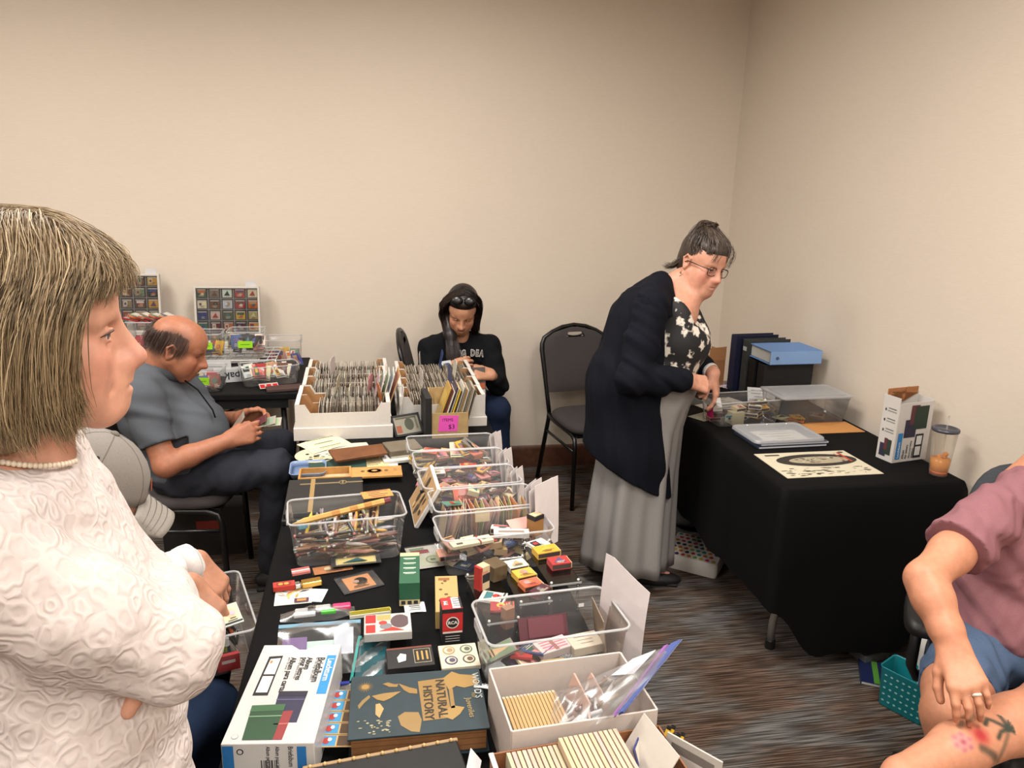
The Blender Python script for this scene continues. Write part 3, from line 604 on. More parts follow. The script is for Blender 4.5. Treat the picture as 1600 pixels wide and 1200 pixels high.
# ------------------------------------------------------------------ person in the grey cap, hands in the bin on the lap
def cap_person():
    P = person('person in grey baseball cap and white shirt searching a lap bin', (-.66, 1.5, 0))
    H = fr2((-.575, 1.53, 1.11), math.radians(12), math.radians(36), 0, 1.0)
    S = head(SDF(.004), H); S.chain([H @ V((-.03, 0, -.06)), (-.66, 1.52, .98), (-.69, 1.52, .93)], [.054, .055, .075], .03)
    wl = at(306, 878, .80); wr = at(292, 915, .80); tl = at(362, 945, .70); tr = at(350, 985, .70); el = V((-.56, 1.76, .80)); er = V((-.50, 1.45, .86))
    S2 = SDF(.0026); S2.chain([el, wl], [.042, .03], .02); S2.chain([er, wr], [.042, .03], .02)
    hand(S2, arm_axes(wl, tl-wl, (.25, -.1, 1)), (.5, .5, .35), .12, side=-1, th=(0, .0, -.01)); hand(S2, arm_axes(wr, tr-wr, (.1, -.35, 1)), (.45, .55, .3), .05, side=1, th=(.005, -.012, -.012))
    skin_obj('body', [S, S2], 'skin', P, spots((196, 140, 112), face_spots(), H))
    S = SDF(.006); S.ell((-.70, 1.53, .74), (.13, .19, .22), None, .05).cone((-.68, 1.42, .93), (-.60, 1.36, .93), .06, .062, .05).cone((-.68, 1.64, .93), (-.62, 1.71, .93), .06, .062, .05).ell((-.64, 1.53, .60), (.15, .19, .14), None, .05)
    S.chain([(-.60, 1.36, .93), er, er.lerp(wr, .45)], [.066, .058, .05], .03); S.chain([(-.62, 1.71, .93), el, el.lerp(wl, .82)], [.066, .058, .044], .03)
    S.ell((-.68, 1.53, 1.0), (.075, .075, .04), None, .02); S.disp = wrinkle(.004, 80, 21)
    skin_obj('shirt', [S], 'cloth', P, (244, 238, 234), 1)
    for e, w, k in ((er, wr, .45), (el, wl, .82)):
        m = frame(e.lerp(w, k), w-e, (0, 0, 1)) @ MX.Rotation(PI/2, 4, 'Y'); place(MB().lathe([(.05, -.018), (.0525, 0), (.052, .014), (.046, .02), (.044, .012)], 20, (238, 232, 228)).build('cuff', 'cloth', None, True), P, m)
    S = SDF(.008)
    for hx, hy, kx, ky in ((-.62, 1.38, -.40, 1.62), (-.73, 1.56, -.46, 1.84)): S.chain([(hx, hy, .53), (kx, ky, .53), (kx-.02, ky, .30), (kx-.05, ky, .09)], [.095, .076, .062, .055], .03)
    S.ell((-.69, 1.47, .54), (.15, .15, .09), None, .04)
    S.disp = wrinkle(.003, 40, 8); skin_obj('jeans', [S], 'denim', P, (40, 56, 84), 1)
    for kx, ky in ((-.42, 1.62), (-.48, 1.84)): place(MB().ball((0, 0, 0), (.12, .045, .04), (86, 82, 74), 14).build('shoe', 'matte', None, True), P, T(kx, ky, .04))
    # cap
    C = thing('baseball_cap', 'worn grey baseball cap with curved stitched brim on bowed head', 'cap', M=H @ T(-.012, 0, .045) @ MX.Rotation(math.radians(-4), 4, 'Y'))
    rows = []
    for i in range(9):
        a = i/8*PI/2; rows.append([((.112 if math.cos(t_) > 0 else .106)*math.cos(t_)*math.cos(a), .088*math.sin(t_)*math.cos(a), .104*math.sin(a)+.002) for t_ in [2*PI*j/36 for j in range(36)]])
    MB().strip(rows, (150, 143, 136), True).build('crown', 'cloth', C, True, solid=.003)
    rows = []
    for i in range(8):
        u = i/7; rows.append([((.100+.078*u*(1-.25*abs(v)**2.5))*1.0 if abs(v) < .98 else .06+.05*u, .088*v*(1-.06*u), .006-.012*u-.03*v*v*(.4+u*.6)) for v in [-1+2*j/14 for j in range(15)]])
    br = MB().strip(rows, (163, 156, 147)).build('brim', 'cloth', C, True, solid=.005)
    for k in range(4):
        u = .3+.16*k; MB().tube([(.1005+.078*u*(1-.25*abs(v)**2.5), .086*v*(1-.06*u), .0095-.012*u-.03*v*v*(.4+u*.6)) for v in [-.94+1.88*j/14 for j in range(15)]], .0008, 5, (126, 119, 111)).build('stitch_line', 'cloth', br)
    MB().lathe([(.009, 0), (.009, .004), (.004, .007)], 12, (128, 122, 114), T(0, 0, .105)).build('top_button', 'cloth', C, True)
    for k in range(6):
        t_ = PI*k/3+PI/6; MB().tube([((.113 if math.cos(t_) > 0 else .107)*math.cos(t_)*math.cos(a), .089*math.sin(t_)*math.cos(a), .105*math.sin(a)+.002) for a in [j/8*PI/2 for j in range(9)]], .0012, 5, (118, 111, 104)).build('seam', 'cloth', C, True)
    for y in (-1, 1): MB().lathe([(.004, 0), (.004, .0015)], 10, (60, 56, 52), T(-.01, y*.066, .072) @ MX.Rotation(-y*.9, 4, 'X')).build('eyelet', 'cloth', C)
    MB().disc(0, 0, .022, .013, (196, 92, 52), 0, 14, MX.Rotation(PI/2-.5, 4, 'Y') @ rotz(PI/2)).build('front_patch', 'cloth', C).location = (.107, -.0, .040)
cap_person()

# ------------------------------------------------------------------ seated man in the grey polo
def polo_man():
    P = person('balding man in dark grey polo shirt sitting and reading cards', (-.8, 3.22, 0))
    H = fr2((-.775, 3.20, 1.062), math.radians(4), math.radians(24), 0, 1.03)
    S = head(SDF(.0034), H, nose=1.05, fat=1.0, lids=False); S.chain([H @ V((-.035, 0, -.05)), (-.86, 3.21, .99), (-.90, 3.22, .93)], [.062, .064, .08], .03)
    shR, shL = V((-.885, 3.04, .905)), V((-.86, 3.40, .92)); elR = V((-.795, 2.955, .655)); wr = V((-.575, 3.06, .715)); elL = V((-.72, 3.45, .67)); wl = V((-.56, 3.25, .745))
    S2 = SDF(.0036); S2.chain([shR, elR], [.05, .046], .02); S2.chain([elR, elR.lerp(wr, .35), wr], [.044, .042, .030], .02); S2.chain([shL, elL, wl], [.05, .044, .03], .02)
    hand(S2, arm_axes(wr, (.9, .15, .25), (.2, -1, .35)), (.55, .7, .4), .0, side=1, th=(-.01, -.01, 0)); hand(S2, arm_axes(wl, (.9, -.2, .2), (.1, 1, .5)), (.5, .6, .4), .0, side=-1)
    fs = face_spots((150, 84, 70), (44, 30, 26), (190, 110, 84), (40, 26, 22), .85, .005)
    fs += [([(-.03, y*.07, .045), (-.075, y*.055, .0)], .034, (70, 52, 46), .85) for y in (-1, 1)]+[([(-.11, -.03, .0), (-.112, 0, .01), (-.11, .03, 0)], .045, (62, 46, 40), .85), ([(.01, -.075, .055)], .03, (92, 68, 58), .6), ([(-.06, -.06, -.03)], .03, (74, 56, 48), .6)]
    skin_obj('body', [S, S2], 'skin', P, spots((174, 114, 86), fs, H))
    # cropped hair round the sides and back
    h = lambda x, y, z: H @ V((x, y, z)); G = []
    for i in range(11):
        a = math.radians(62+236*i/10); c, s_ = math.cos(a), math.sin(a); G.append([h(-.012+.100*c, .0785*s_, .058+.012*math.sin(3*a)), h(-.012+.1035*c, .080*s_, .040), h(-.014+.104*c, .080*s_, .01), h(-.02+.098*c, .076*s_, -.03)])
    strands('hair_strand', G, 'strand', P, [(84, 66, 58), (100, 82, 74), (122, 106, 98), (66, 50, 44)], 800, .0007, .008, 12, .001, 6)
    # polo
    S = SDF(.006); S.ell((-.885, 3.22, .80), (.14, .195, .20), None, .06).ell((-.76, 3.22, .70), (.155, .185, .16), None, .06).ell((-.80, 3.22, .58), (.15, .19, .12), None, .05)
    S.cone((-.89, 3.17, .955), shR, .062, .072, .05).cone((-.89, 3.27, .955), shL, .06, .07, .05)
    S.chain([shR, shR.lerp(elR, .68)], [.072, .068], .035); S.chain([shL, shL.lerp(elL, .68)], [.072, .068], .035)
    w5 = wrinkle(.0045, 75, 31, [(.3, .3, .9), (.6, .2, .6)]); S.disp = w5; d = elR-shR; c = shR.lerp(elR, .70); S.cut(c, d, c-V((.12, .12, .09)), c+V((.09, .085, .12)))
    skin_obj('polo_shirt', [S], 'cloth', P, (92, 96, 102), 1)
    rows = []                                  # collar
    for z, r in ((0, .068), (.02, .068), (.036, .070), (.03, .079), (.005, .088)): rows.append([(-.88+r*1.05*math.cos(a)+z*.9+.02, 3.215+r*math.sin(a), .965+z+.045*(-math.cos(a))) for a in [PI*.12+j/20*PI*1.76 for j in range(21)]])
    place(MB().strip(rows, (84, 88, 94)).build('collar', 'cloth', None, True, solid=.003), P)
    place(MB().tube([(-.775, 3.17, .955), (-.70, 3.15, .90), (-.645, 3.13, .82), (-.635, 3.12, .79)], .003, 6, (14, 14, 16)).build('neck_cord', 'cloth', None, True), P)
    # trousers and shoes
    S = SDF(.007); S.ell((-.80, 3.22, .54), (.14, .18, .085), None, .05)
    for hy, k, a in ((-.09, V((-.40, 3.09, .58)), V((-.455, 3.17, .11))), (.09, V((-.42, 3.35, .585)), V((-.44, 3.40, .11)))):
        S.chain([(-.78, 3.22+hy, .545), V((-.78, 3.22+hy, .545)).lerp(k, .5), k], [.098, .09, .07], .03); S.chain([k, k.lerp(a, .4), a], [.068, .062, .06], .03)
    w1 = wrinkle(.0045, 80, 17); S.disp = w1; skin_obj('trousers', [S], 'cloth', P, (52, 54, 62), 1)
    for x, y in ((-.40, 3.17), (-.385, 3.40)):
        o = place(MB().ball((0, 0, .04), (.135, .05, .055), (20, 20, 22), 16).build('shoe', 'matte', None, True), P, T(x, y, 0) @ rotz(.15)); MB().box((0, 0, .009), (.25, .085, .018), (32, 32, 34)).build('sole', 'matte', o, bevel=.006)
    # the cards he holds
    for i, (dx, ry, col) in enumerate(((0, -.5, (96, 44, 38)), (.03, -.25, (168, 160, 146)), (.05, -.05, (188, 182, 168)), (-.075, -.95, (172, 166, 152)))):
        m = T(-.475+dx, 3.12, .765) @ MX.Rotation(ry, 4, 'Y') @ MX.Rotation(.25, 4, 'X')
        c = tag(MB().box((0, 0, 0), (.09, .062, .0015), col).box((0, 0, .001), (.07, .046, .001), jit(col, 30)).build('sleeved_card', 'gloss', None), 'sleeved card held by the polo man, %s' % ('dark red one on top', 'pale one behind the red', 'outermost pale one', 'pale one nearest his belly')[i], 'card', 'cards in the man\'s hands'); c.matrix_basis = m
polo_man()

# ------------------------------------------------------------------ girl in the black sweatshirt
def girl():
    P = person('girl with long dark hair in black lettered sweatshirt looking down', (.46, 4.12, 0))
    H = fr2((.468, 4.07, 1.062), math.radians(-97), math.radians(30), math.radians(-4), .96); h = lambda x, y, z: H @ V((x, y, z))
    S = head(SDF(.0034), H, nose=.9, fat=.92, ears=True); S.chain([h(-.03, 0, -.06), (.465, 4.14, .96), (.465, 4.15, .88)], [.046, .046, .06], .03)
    shR, shL = V((.305, 4.13, .845)), V((.625, 4.13, .85)); elR, elL = V((.27, 4.02, .66)), V((.665, 4.03, .66)); wr, wl = V((.375, 3.90, .765)), V((.61, 3.92, .745))
    S2 = SDF(.0034); S2.chain([elR, wr], [.036, .026], .02); S2.chain([elL, wl], [.036, .026], .02)
    hand(S2, arm_axes(wr, (.6, -.15, .35), (-.3, -1, .5)), (.55, .6, .4), 0, side=1, th=(-.01, -.01, 0)); hand(S2, arm_axes(wl, (-.75, -.2, .15), (.1, -.8, .7)), (.25, .3, .2), .12, side=-1)
    fs = face_spots((160, 92, 84), (44, 28, 24), (206, 126, 104), (30, 18, 16), .85, .0045)
    skin_obj('body', [S, S2], 'skin', P, spots((204, 148, 116), fs, H))
    S = SDF(.006); S.ell((.465, 4.17, .76), (.165, .115, .18), None, .05).ell((.465, 4.17, .58), (.16, .125, .14), None, .05); S.cone((.43, 4.15, .885), shR, .05, .062, .05).cone((.50, 4.15, .885), shL, .05, .062, .05)
    S.chain([shR, elR, elR.lerp(wr, .55)], [.066, .058, .05], .03); S.chain([shL, elL, elL.lerp(wl, .55)], [.066, .058, .05], .03); S.disp = wrinkle(.0045, 75, 41)
    S.ell((.468, 4.10, .945), (.062, .062, .062), None, .008, True)
    skin_obj('sweatshirt', [S], 'cloth', P, (20, 21, 24), 1)
    S = SDF(.008); S.ell((.465, 4.18, .53), (.16, .14, .10), None, .04)
    for a, k, f in (((.38, 4.15, .53), (.36, 3.91, .52), (.36, 3.93, .09)), ((.56, 4.15, .53), (.66, 3.99, .53), (.70, 4.03, .09))): S.chain([a, k, f], [.088, .068, .05], .03)
    S.disp = wrinkle(.0035, 42, 44); skin_obj('jeans', [S], 'denim', P, (36, 48, 74), 1)
    for x, y in ((.36, 3.91), (.70, 3.99)): place(MB().ball((0, 0, .035), (.042, .10, .045), (34, 34, 38), 14).build('shoe', 'matte', None, True), P, T(x, y, 0))
    R = random.Random(2)
    for i, ch in enumerate('ING DEA'):          # arched chest lettering with a pale outline
        u = (i-3.5)/4; x = .512+.098*u
        if ch == ' ': continue
        m = T(x, 4.030+.030*u*u, .838-.016*u*u) @ MX.Rotation(PI/2-.12, 4, 'X') @ MX.Rotation(-.22*u, 4, 'Z') @ MX.Rotation(.5*u, 4, 'Y')
        place(text(P, ch, .040, (214, 206, 200), MX.Identity(4), 'matte', 'chest_lettering', 'CENTER', 1.0, .0028), P, m @ MX.Diagonal((.8, 1.2, 1, 1))); place(text(P, ch, .036, (24, 20, 22), MX.Identity(4), 'matte', 'chest_lettering', 'CENTER', 1.0, .0), P, m @ T(0, 0, .002) @ MX.Diagonal((.8, 1.2, 1, 1)))
    S = SDF(.004); RH = np.array(H)[:3, :3]/.96
    S.ell(h(-.03, 0, .045), (.098, .086, .096), RH, .02).ell(h(.025, 0, .092), (.062, .068, .040), RH, .03)
    S.chain([h(-.02, -.078, .03), h(-.03, -.09, -.06), (.405, 4.06, .93), (.412, 4.015, .82), (.435, 3.99, .755)], [.03, .034, .034, .03, .016], .02); S.chain([h(-.02, .078, .03), h(-.03, .082, -.05), (.545, 4.12, .96), (.548, 4.15, .93)], [.028, .026, .022, .012], .02)
    skin_obj('hair', [S], 'strand', P, (30, 20, 17), 2); G = []
    for i in range(8):
        u = i/7; G.append([h(.03-.06*u, 0, .145), h(.04-.05*u, -.055, .12), h(.03-.07*u, -.098, .05), h(.015-.06*u, -.112, -.03), V((.385+.045*u, 4.04+.01*u, .925)), V((.385+.06*u, 3.985, .83)), V((.405+.06*u, 3.955+.01*u, .745))])
    strands('hair_strand', G, 'strand', P, [(34, 22, 18), (58, 38, 28), (26, 17, 15), (74, 50, 36)], 700, .0011, .006, 20, .003)
    G = []
    for i in range(6):
        u = i/5; G.append([h(.03-.06*u, 0, .145), h(.04-.05*u, .055, .12), h(.02-.07*u, .096, .05), h(.01-.06*u, .104, -.03), V((.53+.03*u, 4.09, .965)), V((.535+.03*u, 4.11, .93))])
    strands('hair_strand', G, 'strand', P, [(30, 20, 17), (44, 29, 23), (22, 15, 14)], 350, .0011, .005, 22, .002)
    # sunglasses pushed up into the hair
    sg = thing('sunglasses', 'black sunglasses pushed up on the dark-haired girl\'s head', 'sunglasses', M=H @ T(.062, 0, .118) @ MX.Rotation(-.75, 4, 'Y'))
    for y in (-1, 1):
        MB().lathe([(.028, -.002), (.030, 0), (.024, .004), (.01, .007)], 18, (8, 8, 10), T(.02, y*.034, 0) @ MX.Rotation(PI/2, 4, 'Y') @ MX.Diagonal((.8, 1.05, 1, 1))).build('lens', 'gloss', sg, True)
        MB().tube([(.022, y*.062, .004), (-.03, y*.084, -.012), (-.08, y*.086, -.03)], .0028, 6, (10, 10, 12)).build('temple_arm', 'gloss', sg, True)
    MB().tube([(.024, -.008, .004), (.027, 0, .007), (.024, .008, .004)], .0025, 6, (10, 10, 12)).build('bridge', 'gloss', sg, True)
    # booklet she holds
    bk = thing('booklet', 'small grey and orange booklet in the dark-haired girl\'s hand', 'booklet', M=T(.54, 3.885, .715) @ rotz(.12) @ MX.Rotation(PI/2-.2, 4, 'X'))
    MB().box((0, 0, 0), (.07, .155, .006), (98, 92, 88)).build('cover', 'gloss', bk); MB().rect(0, -.02, .062, .03, (190, 92, 50), .0035).rect(0, -.058, .062, .036, (214, 208, 196), .0035).disc(.004, .025, .006, .012, (40, 34, 34), .0035).build('print', 'matte', bk)
    nt = thing('folded_note', 'folded white note with blue print by the girl\'s chin', 'note', M=T(.372, 3.865, .80) @ rotz(.5) @ MX.Rotation(1.1, 4, 'X')); MB().box((0, 0, 0), (.06, .075, .0012), (222, 224, 228)).build('sheet', 'paper', nt); MB().rect(0, .01, .03, .03, (80, 100, 150), .001).build('print', 'paper', nt)
girl()

# ------------------------------------------------------------------ standing woman in the navy cardigan
def cardigan_woman():
    P = person('standing woman in glasses with navy cardigan, floral top and long grey skirt', (1.14, 3.07, 0))
    H = fr2((1.365, 3.065, 1.428), math.radians(-70), math.radians(15), math.radians(-9), 1.0); h = lambda x, y, z: H @ V((x, y, z)); RH = np.array(H)[:3, :3]
    shR, shL = V((1.115, 2.955, 1.275)), V((1.27, 3.25, 1.285)); elR, wr = V((1.02, 2.86, .985)), V((1.262, 2.865, .975)); elL, wl = V((1.36, 3.30, 1.05)), V((1.437, 3.015, .965))
    S = head(SDF(.003), H, nose=1.0, fat=1.0, jaw=.98, fold=True, cx=.008, mx=.003); S.chain([h(-.04, 0, -.07), (1.29, 3.10, 1.345), (1.215, 3.11, 1.28)], [.050, .052, .078], .025); S.cone(h(.03, 0, -.10), (1.30, 3.05, 1.27), .035, .05, .05)
    S.ell((1.255, 3.065, 1.215), (.095, .125, .10), None, .05)
    S2 = SDF(.0028); S2.chain([elR.lerp(wr, .5), wr], [.04, .031], .02); S2.chain([elL.lerp(wl, .4), wl], [.038, .03], .02)
    hand(S2, arm_axes(wr, (.95, .2, -.28), (.1, -.75, .8)), (.75, .9, .5), 0, side=1, th=(-.01, -.02, -.01)); hand(S2, arm_axes(wl, (.18, -.18, -1), (.85, -.5, .2)), (.3, .45, .3), .1, side=-1, th=(0, -.01, -.012))
    fs = face_spots((172, 98, 92), (110, 82, 68), (226, 138, 122), (60, 42, 36), .5, .004)
    skin_obj('body', [S, S2], 'skin', P, spots((216, 156, 130), fs, H)); eyes(H, P, (70, 66, 60))
    S = SDF(.005); S.ell((1.262, 3.06, 1.10), (.155, .16, .155), None, .04).ell((1.20, 3.06, .95), (.16, .165, .13), None, .05).ell((1.245, 3.065, 1.225), (.112, .135, .10), None, .05)
    S.cone((1.385, 2.945, 1.14), (1.345, 2.965, 1.24), .016, .06, .01, None, True).cone((1.345, 2.965, 1.24), (1.29, 3.02, 1.36), .06, .095, .01, None, True); S.disp = wrinkle(.003, 34, 3)
    skin_obj('floral_top', [S], 'floral', P, (240, 240, 240), 1)
    # cardigan
    S = SDF(.006); S.ell((1.145, 3.11, 1.15), (.16, .20, .20), np.array(MX.Rotation(.35, 3, 'Y')), .06).ell((1.09, 3.09, .93), (.175, .20, .20), None, .06).chain([(1.09, 3.07, .88), (1.10, 3.06, .62), (1.11, 3.05, .44)], [.19, .195, .195], .05)
    S.cone((1.19, 3.08, 1.34), shR, .052, .07, .05).cone((1.22, 3.15, 1.335), shL, .05, .066, .05)
    S.cut((1.245, 3.0, .9), (.80, -.52, .10), (.8, 2.7, .3), (1.6, 3.4, 1.22)); S.cut((.90, 3.1, .635), (-.52, .12, -1)); S.ell((1.335, 3.03, 1.345), (.095, .09, .15), np.array(MX.Rotation(.35, 3, 'Y')), .02, True)
    w1 = wrinkle(.004, 55, 61, [(.9, .4, .1), (.8, -.5, .2)]); S.disp = w1
    S3 = SDF(.005); S3.chain([shR, shR.lerp(elR, .5), elR], [.070, .070, .064], .03); S3.chain([elR, elR.lerp(wr, .45), elR.lerp(wr, .88)], [.064, .060, .05], .03); w2 = wrinkle(.005, 85, 64, [(.3, .2, .9), (.8, .1, .5)]); S3.disp = w2
    S4 = SDF(.007); S4.chain([shL, elL, elL.lerp(wl, .8)], [.068, .06, .045], .03)
    skin_obj('cardigan', [S, S3, S4], 'cloth', P, (17, 19, 28), 1)
    # long flared skirt
    rows = []; R = random.Random(5); ph = [R.uniform(0, 6.3) for _ in range(4)]
    for z, cx, cy, rx, ry, w_ in ((.99, 1.175, 3.065, .15, .15, 0), (.93, 1.185, 3.06, .175, .165, 0), (.86, 1.185, 3.055, .185, .17, .004), (.79, 1.165, 3.055, .175, .17, .006), (.70, 1.145, 3.055, .17, .17, .010), (.5, 1.13, 3.055, .175, .18, .016), (.3, 1.12, 3.055, .185, .19, .022), (.12, 1.115, 3.055, .193, .198, .026), (.065, 1.113, 3.055, .196, .20, .027)):
        rows.append([(cx+(rx+w_*(math.sin(7*a+ph[0])*.6+math.sin(13*a+ph[1])*.4))*math.cos(a), cy+(ry+w_*(math.sin(7*a+ph[0])*.6+math.sin(13*a+ph[1])*.4))*math.sin(a), z-.02*math.sin(a)*(z < .2)-.03*(z < .2)*(1-math.cos(a-1.9))*.5+.03) for a in [2*PI*j/120 for j in range(120)]])
    place(MB().strip(rows, (156, 151, 147), True).build('skirt', 'cloth', None, True, solid=.003), P)
    S = SDF(.006)
    for y, x in ((2.99, 1.17), (3.12, 1.12)): S.chain([(x, y, .5), (x-.01, y, .10), (x+.0, y, .05)], [.05, .038, .036], .02); S.cone((x, y, .04), (x+.11, y-.03, .03), .036, .028, .02)
    skin_obj('leg', [S], 'skin', P, (214, 150, 132))
    for y, x in ((2.985, 1.215), (3.115, 1.165)):
        o = place(MB().ball((0, 0, .022), (.125, .046, .034), (16, 16, 18), 18).build('shoe', 'matte', None, True), P, T(x+.01, y-.012, .004) @ rotz(-.26)); MB().box((0, 0, .006), (.21, .07, .012), (26, 25, 25)).build('sole', 'matte', o, bevel=.005)
    # hair drawn up in a loose knot
    S = SDF(.004); S.ell(h(-.03, 0, .046), (.094, .084, .092), RH, .02).ell(h(.045, 0, .078), (.050, .066, .038), RH, .03).ell(h(-.06, .0, .14), (.036, .04, .03), RH, .02).ell(h(-.075, 0, -.02), (.045, .06, .06), RH, .03)
    skin_obj('hair', [S], 'strand', P, (66, 54, 46), 2); G = []; C5 = [(78, 64, 54), (98, 84, 74), (58, 46, 40), (124, 110, 98)]
    for i in range(10):
        a = math.radians(-150+300*i/9); c, s_ = math.cos(a), math.sin(a); G.append([h(-.005+.09*c, .082*s_, .03+.045*max(0, c)), h(-.02+.085*c, .083*s_, .075), h(-.03+.06*c, .06*s_, .125), h(-.055+.025*c, .03*s_, .150)])
    strands('hair_strand', G, 'strand', P, C5, 620, .0012, .005, 31, .003, 8)
    G = [[h(.088-6*y*y, y, .060), h(.078-6*y*y, y, .098), h(.04-4*y*y, y*.85, .126), h(-.01, y*.6, .142), h(-.05, y*.3, .152)] for y in (-.066, -.045, -.022, 0, .022, .045, .066)]
    strands('hair_strand', G, 'strand', P, C5, 520, .0011, .004, 37, .002, 9); G = []
    for i in range(7): a = i*.9; G.append([h(-.05+.03*math.cos(a+t_), .034*math.sin(a+t_), .148+.018*math.sin(t_*2+a)) for t_ in (0, .7, 1.4, 2.1, 2.8)])
    strands('knot_strand', G, 'strand', P, [(92, 70, 56), (70, 54, 44), (110, 90, 76)], 160, .0014, .006, 33, .003, 8); G = []
    for y0, y1 in ((-.03, -.035), (-.045, -.052), (.02, .03), (.04, .052), (.05, .066)): G.append([h(.072, y0, .112), h(.096, (y0+y1)/2, .085), h(.102-.2*abs(y1)**1.1, y1, .05), h(.106-.35*abs(y1), y1*1.05, .018 if y1 > 0 else .035)])
    strands('fringe_strand', G, 'strand', P, C5, 44, .0006, .004, 35, .003, 8); G = []
    for i in range(5): u = i/4; G.append([h(-.06, -.06+.03*u, .0), h(-.085, -.066+.03*u, -.035), h(-.10-.02*u, -.07+.03*u, -.06), h(-.13-.03*u, -.075+.03*u, -.075)])
    strands('nape_strand', G, 'strand', P, C5, 110, .0009, .006, 36, .003, 8)
    place(MB().tube([(.034*math.cos(a), .036*math.sin(a), 0) for a in [2*PI*j/20 for j in range(21)]], .005, 6, (96, 118, 128)).build('hair_tie', 'cloth', None, True), P, H @ T(-.052, 0, .128))
    # glasses and earring
    g = thing('eyeglasses', 'dark framed eyeglasses on the standing woman\'s face', 'glasses', M=H @ T(.101, 0, -.002))
    for y in (-1, 1):
        pts = [(-.004*abs(math.cos(a)), y*.034+.0245*(abs(math.cos(a))**.7)*(1 if math.cos(a) > 0 else -1), .018*(abs(math.sin(a))**.75)*(1 if math.sin(a) > 0 else -1)) for a in [2*PI*j/28 for j in range(29)]]
        MB().tube(pts, .0016, 6, (38, 22, 22)).build('rim', 'gloss', g, True); MB().quad(pts[:-1], (200, 205, 210)).build('lens', 'lens', g); MB().tube([(-.004, y*.058, .01), (-.02, y*.074, .009), (-.105, y*.083, .004), (-.12, y*.083, -.006)], .0018, 6, (38, 22, 22)).build('temple_arm', 'gloss', g, True)
    MB().tube([(0, -.010, .006), (.003, 0, .009), (0, .010, .006)], .0016, 6, (38, 22, 22)).build('bridge', 'gloss', g, True)
    e = thing('earring', 'small dangling gold earring on the standing woman\'s near ear', 'earring', M=H @ T(-.012, -.088, -.04))
    MB().tube([(0, 0, 0), (0, -.001, -.008)], .0008, 5, (190, 150, 90)).build('hook', 'gloss', e); MB().ball((0, -.001, -.014), (.004, .004, .006), (150, 110, 70), 8).ball((0, -.001, -.025), (.003, .003, .004), (226, 214, 196), 8).build('drop', 'gloss', e, True)
    wt = thing('wristwatch', 'white strapped watch on the standing woman\'s wrist', 'watch', M=frame(elL.lerp(wl, .93), wl-elL, (0, 0, 1)) @ MX.Rotation(PI/2, 4, 'Y')); MB().lathe([(.034, -.009), (.036, -.007), (.036, .007), (.034, .009), (.032, .0)], 20, (226, 224, 222)).build('strap', 'matte', wt, True); MB().lathe([(.014, 0), (.014, .005), (.011, .007)], 16, (190, 190, 192), T(.034, -.01, 0) @ MX.Rotation(PI/2, 4, 'Y')).build('case', 'gloss', wt, True)
    tg = at(1118, 638, .86); p = tag(MB().box((0, 0, 0), (.03, .045, .001), (236, 234, 230)).build('price_tag', 'paper'), 'small white tag between the standing woman\'s fingers', 'tag'); p.matrix_basis = T(1.452, 2.965, .845) @ rotz(.4) @ MX.Rotation(1.2, 4, 'X')
cardigan_woman()

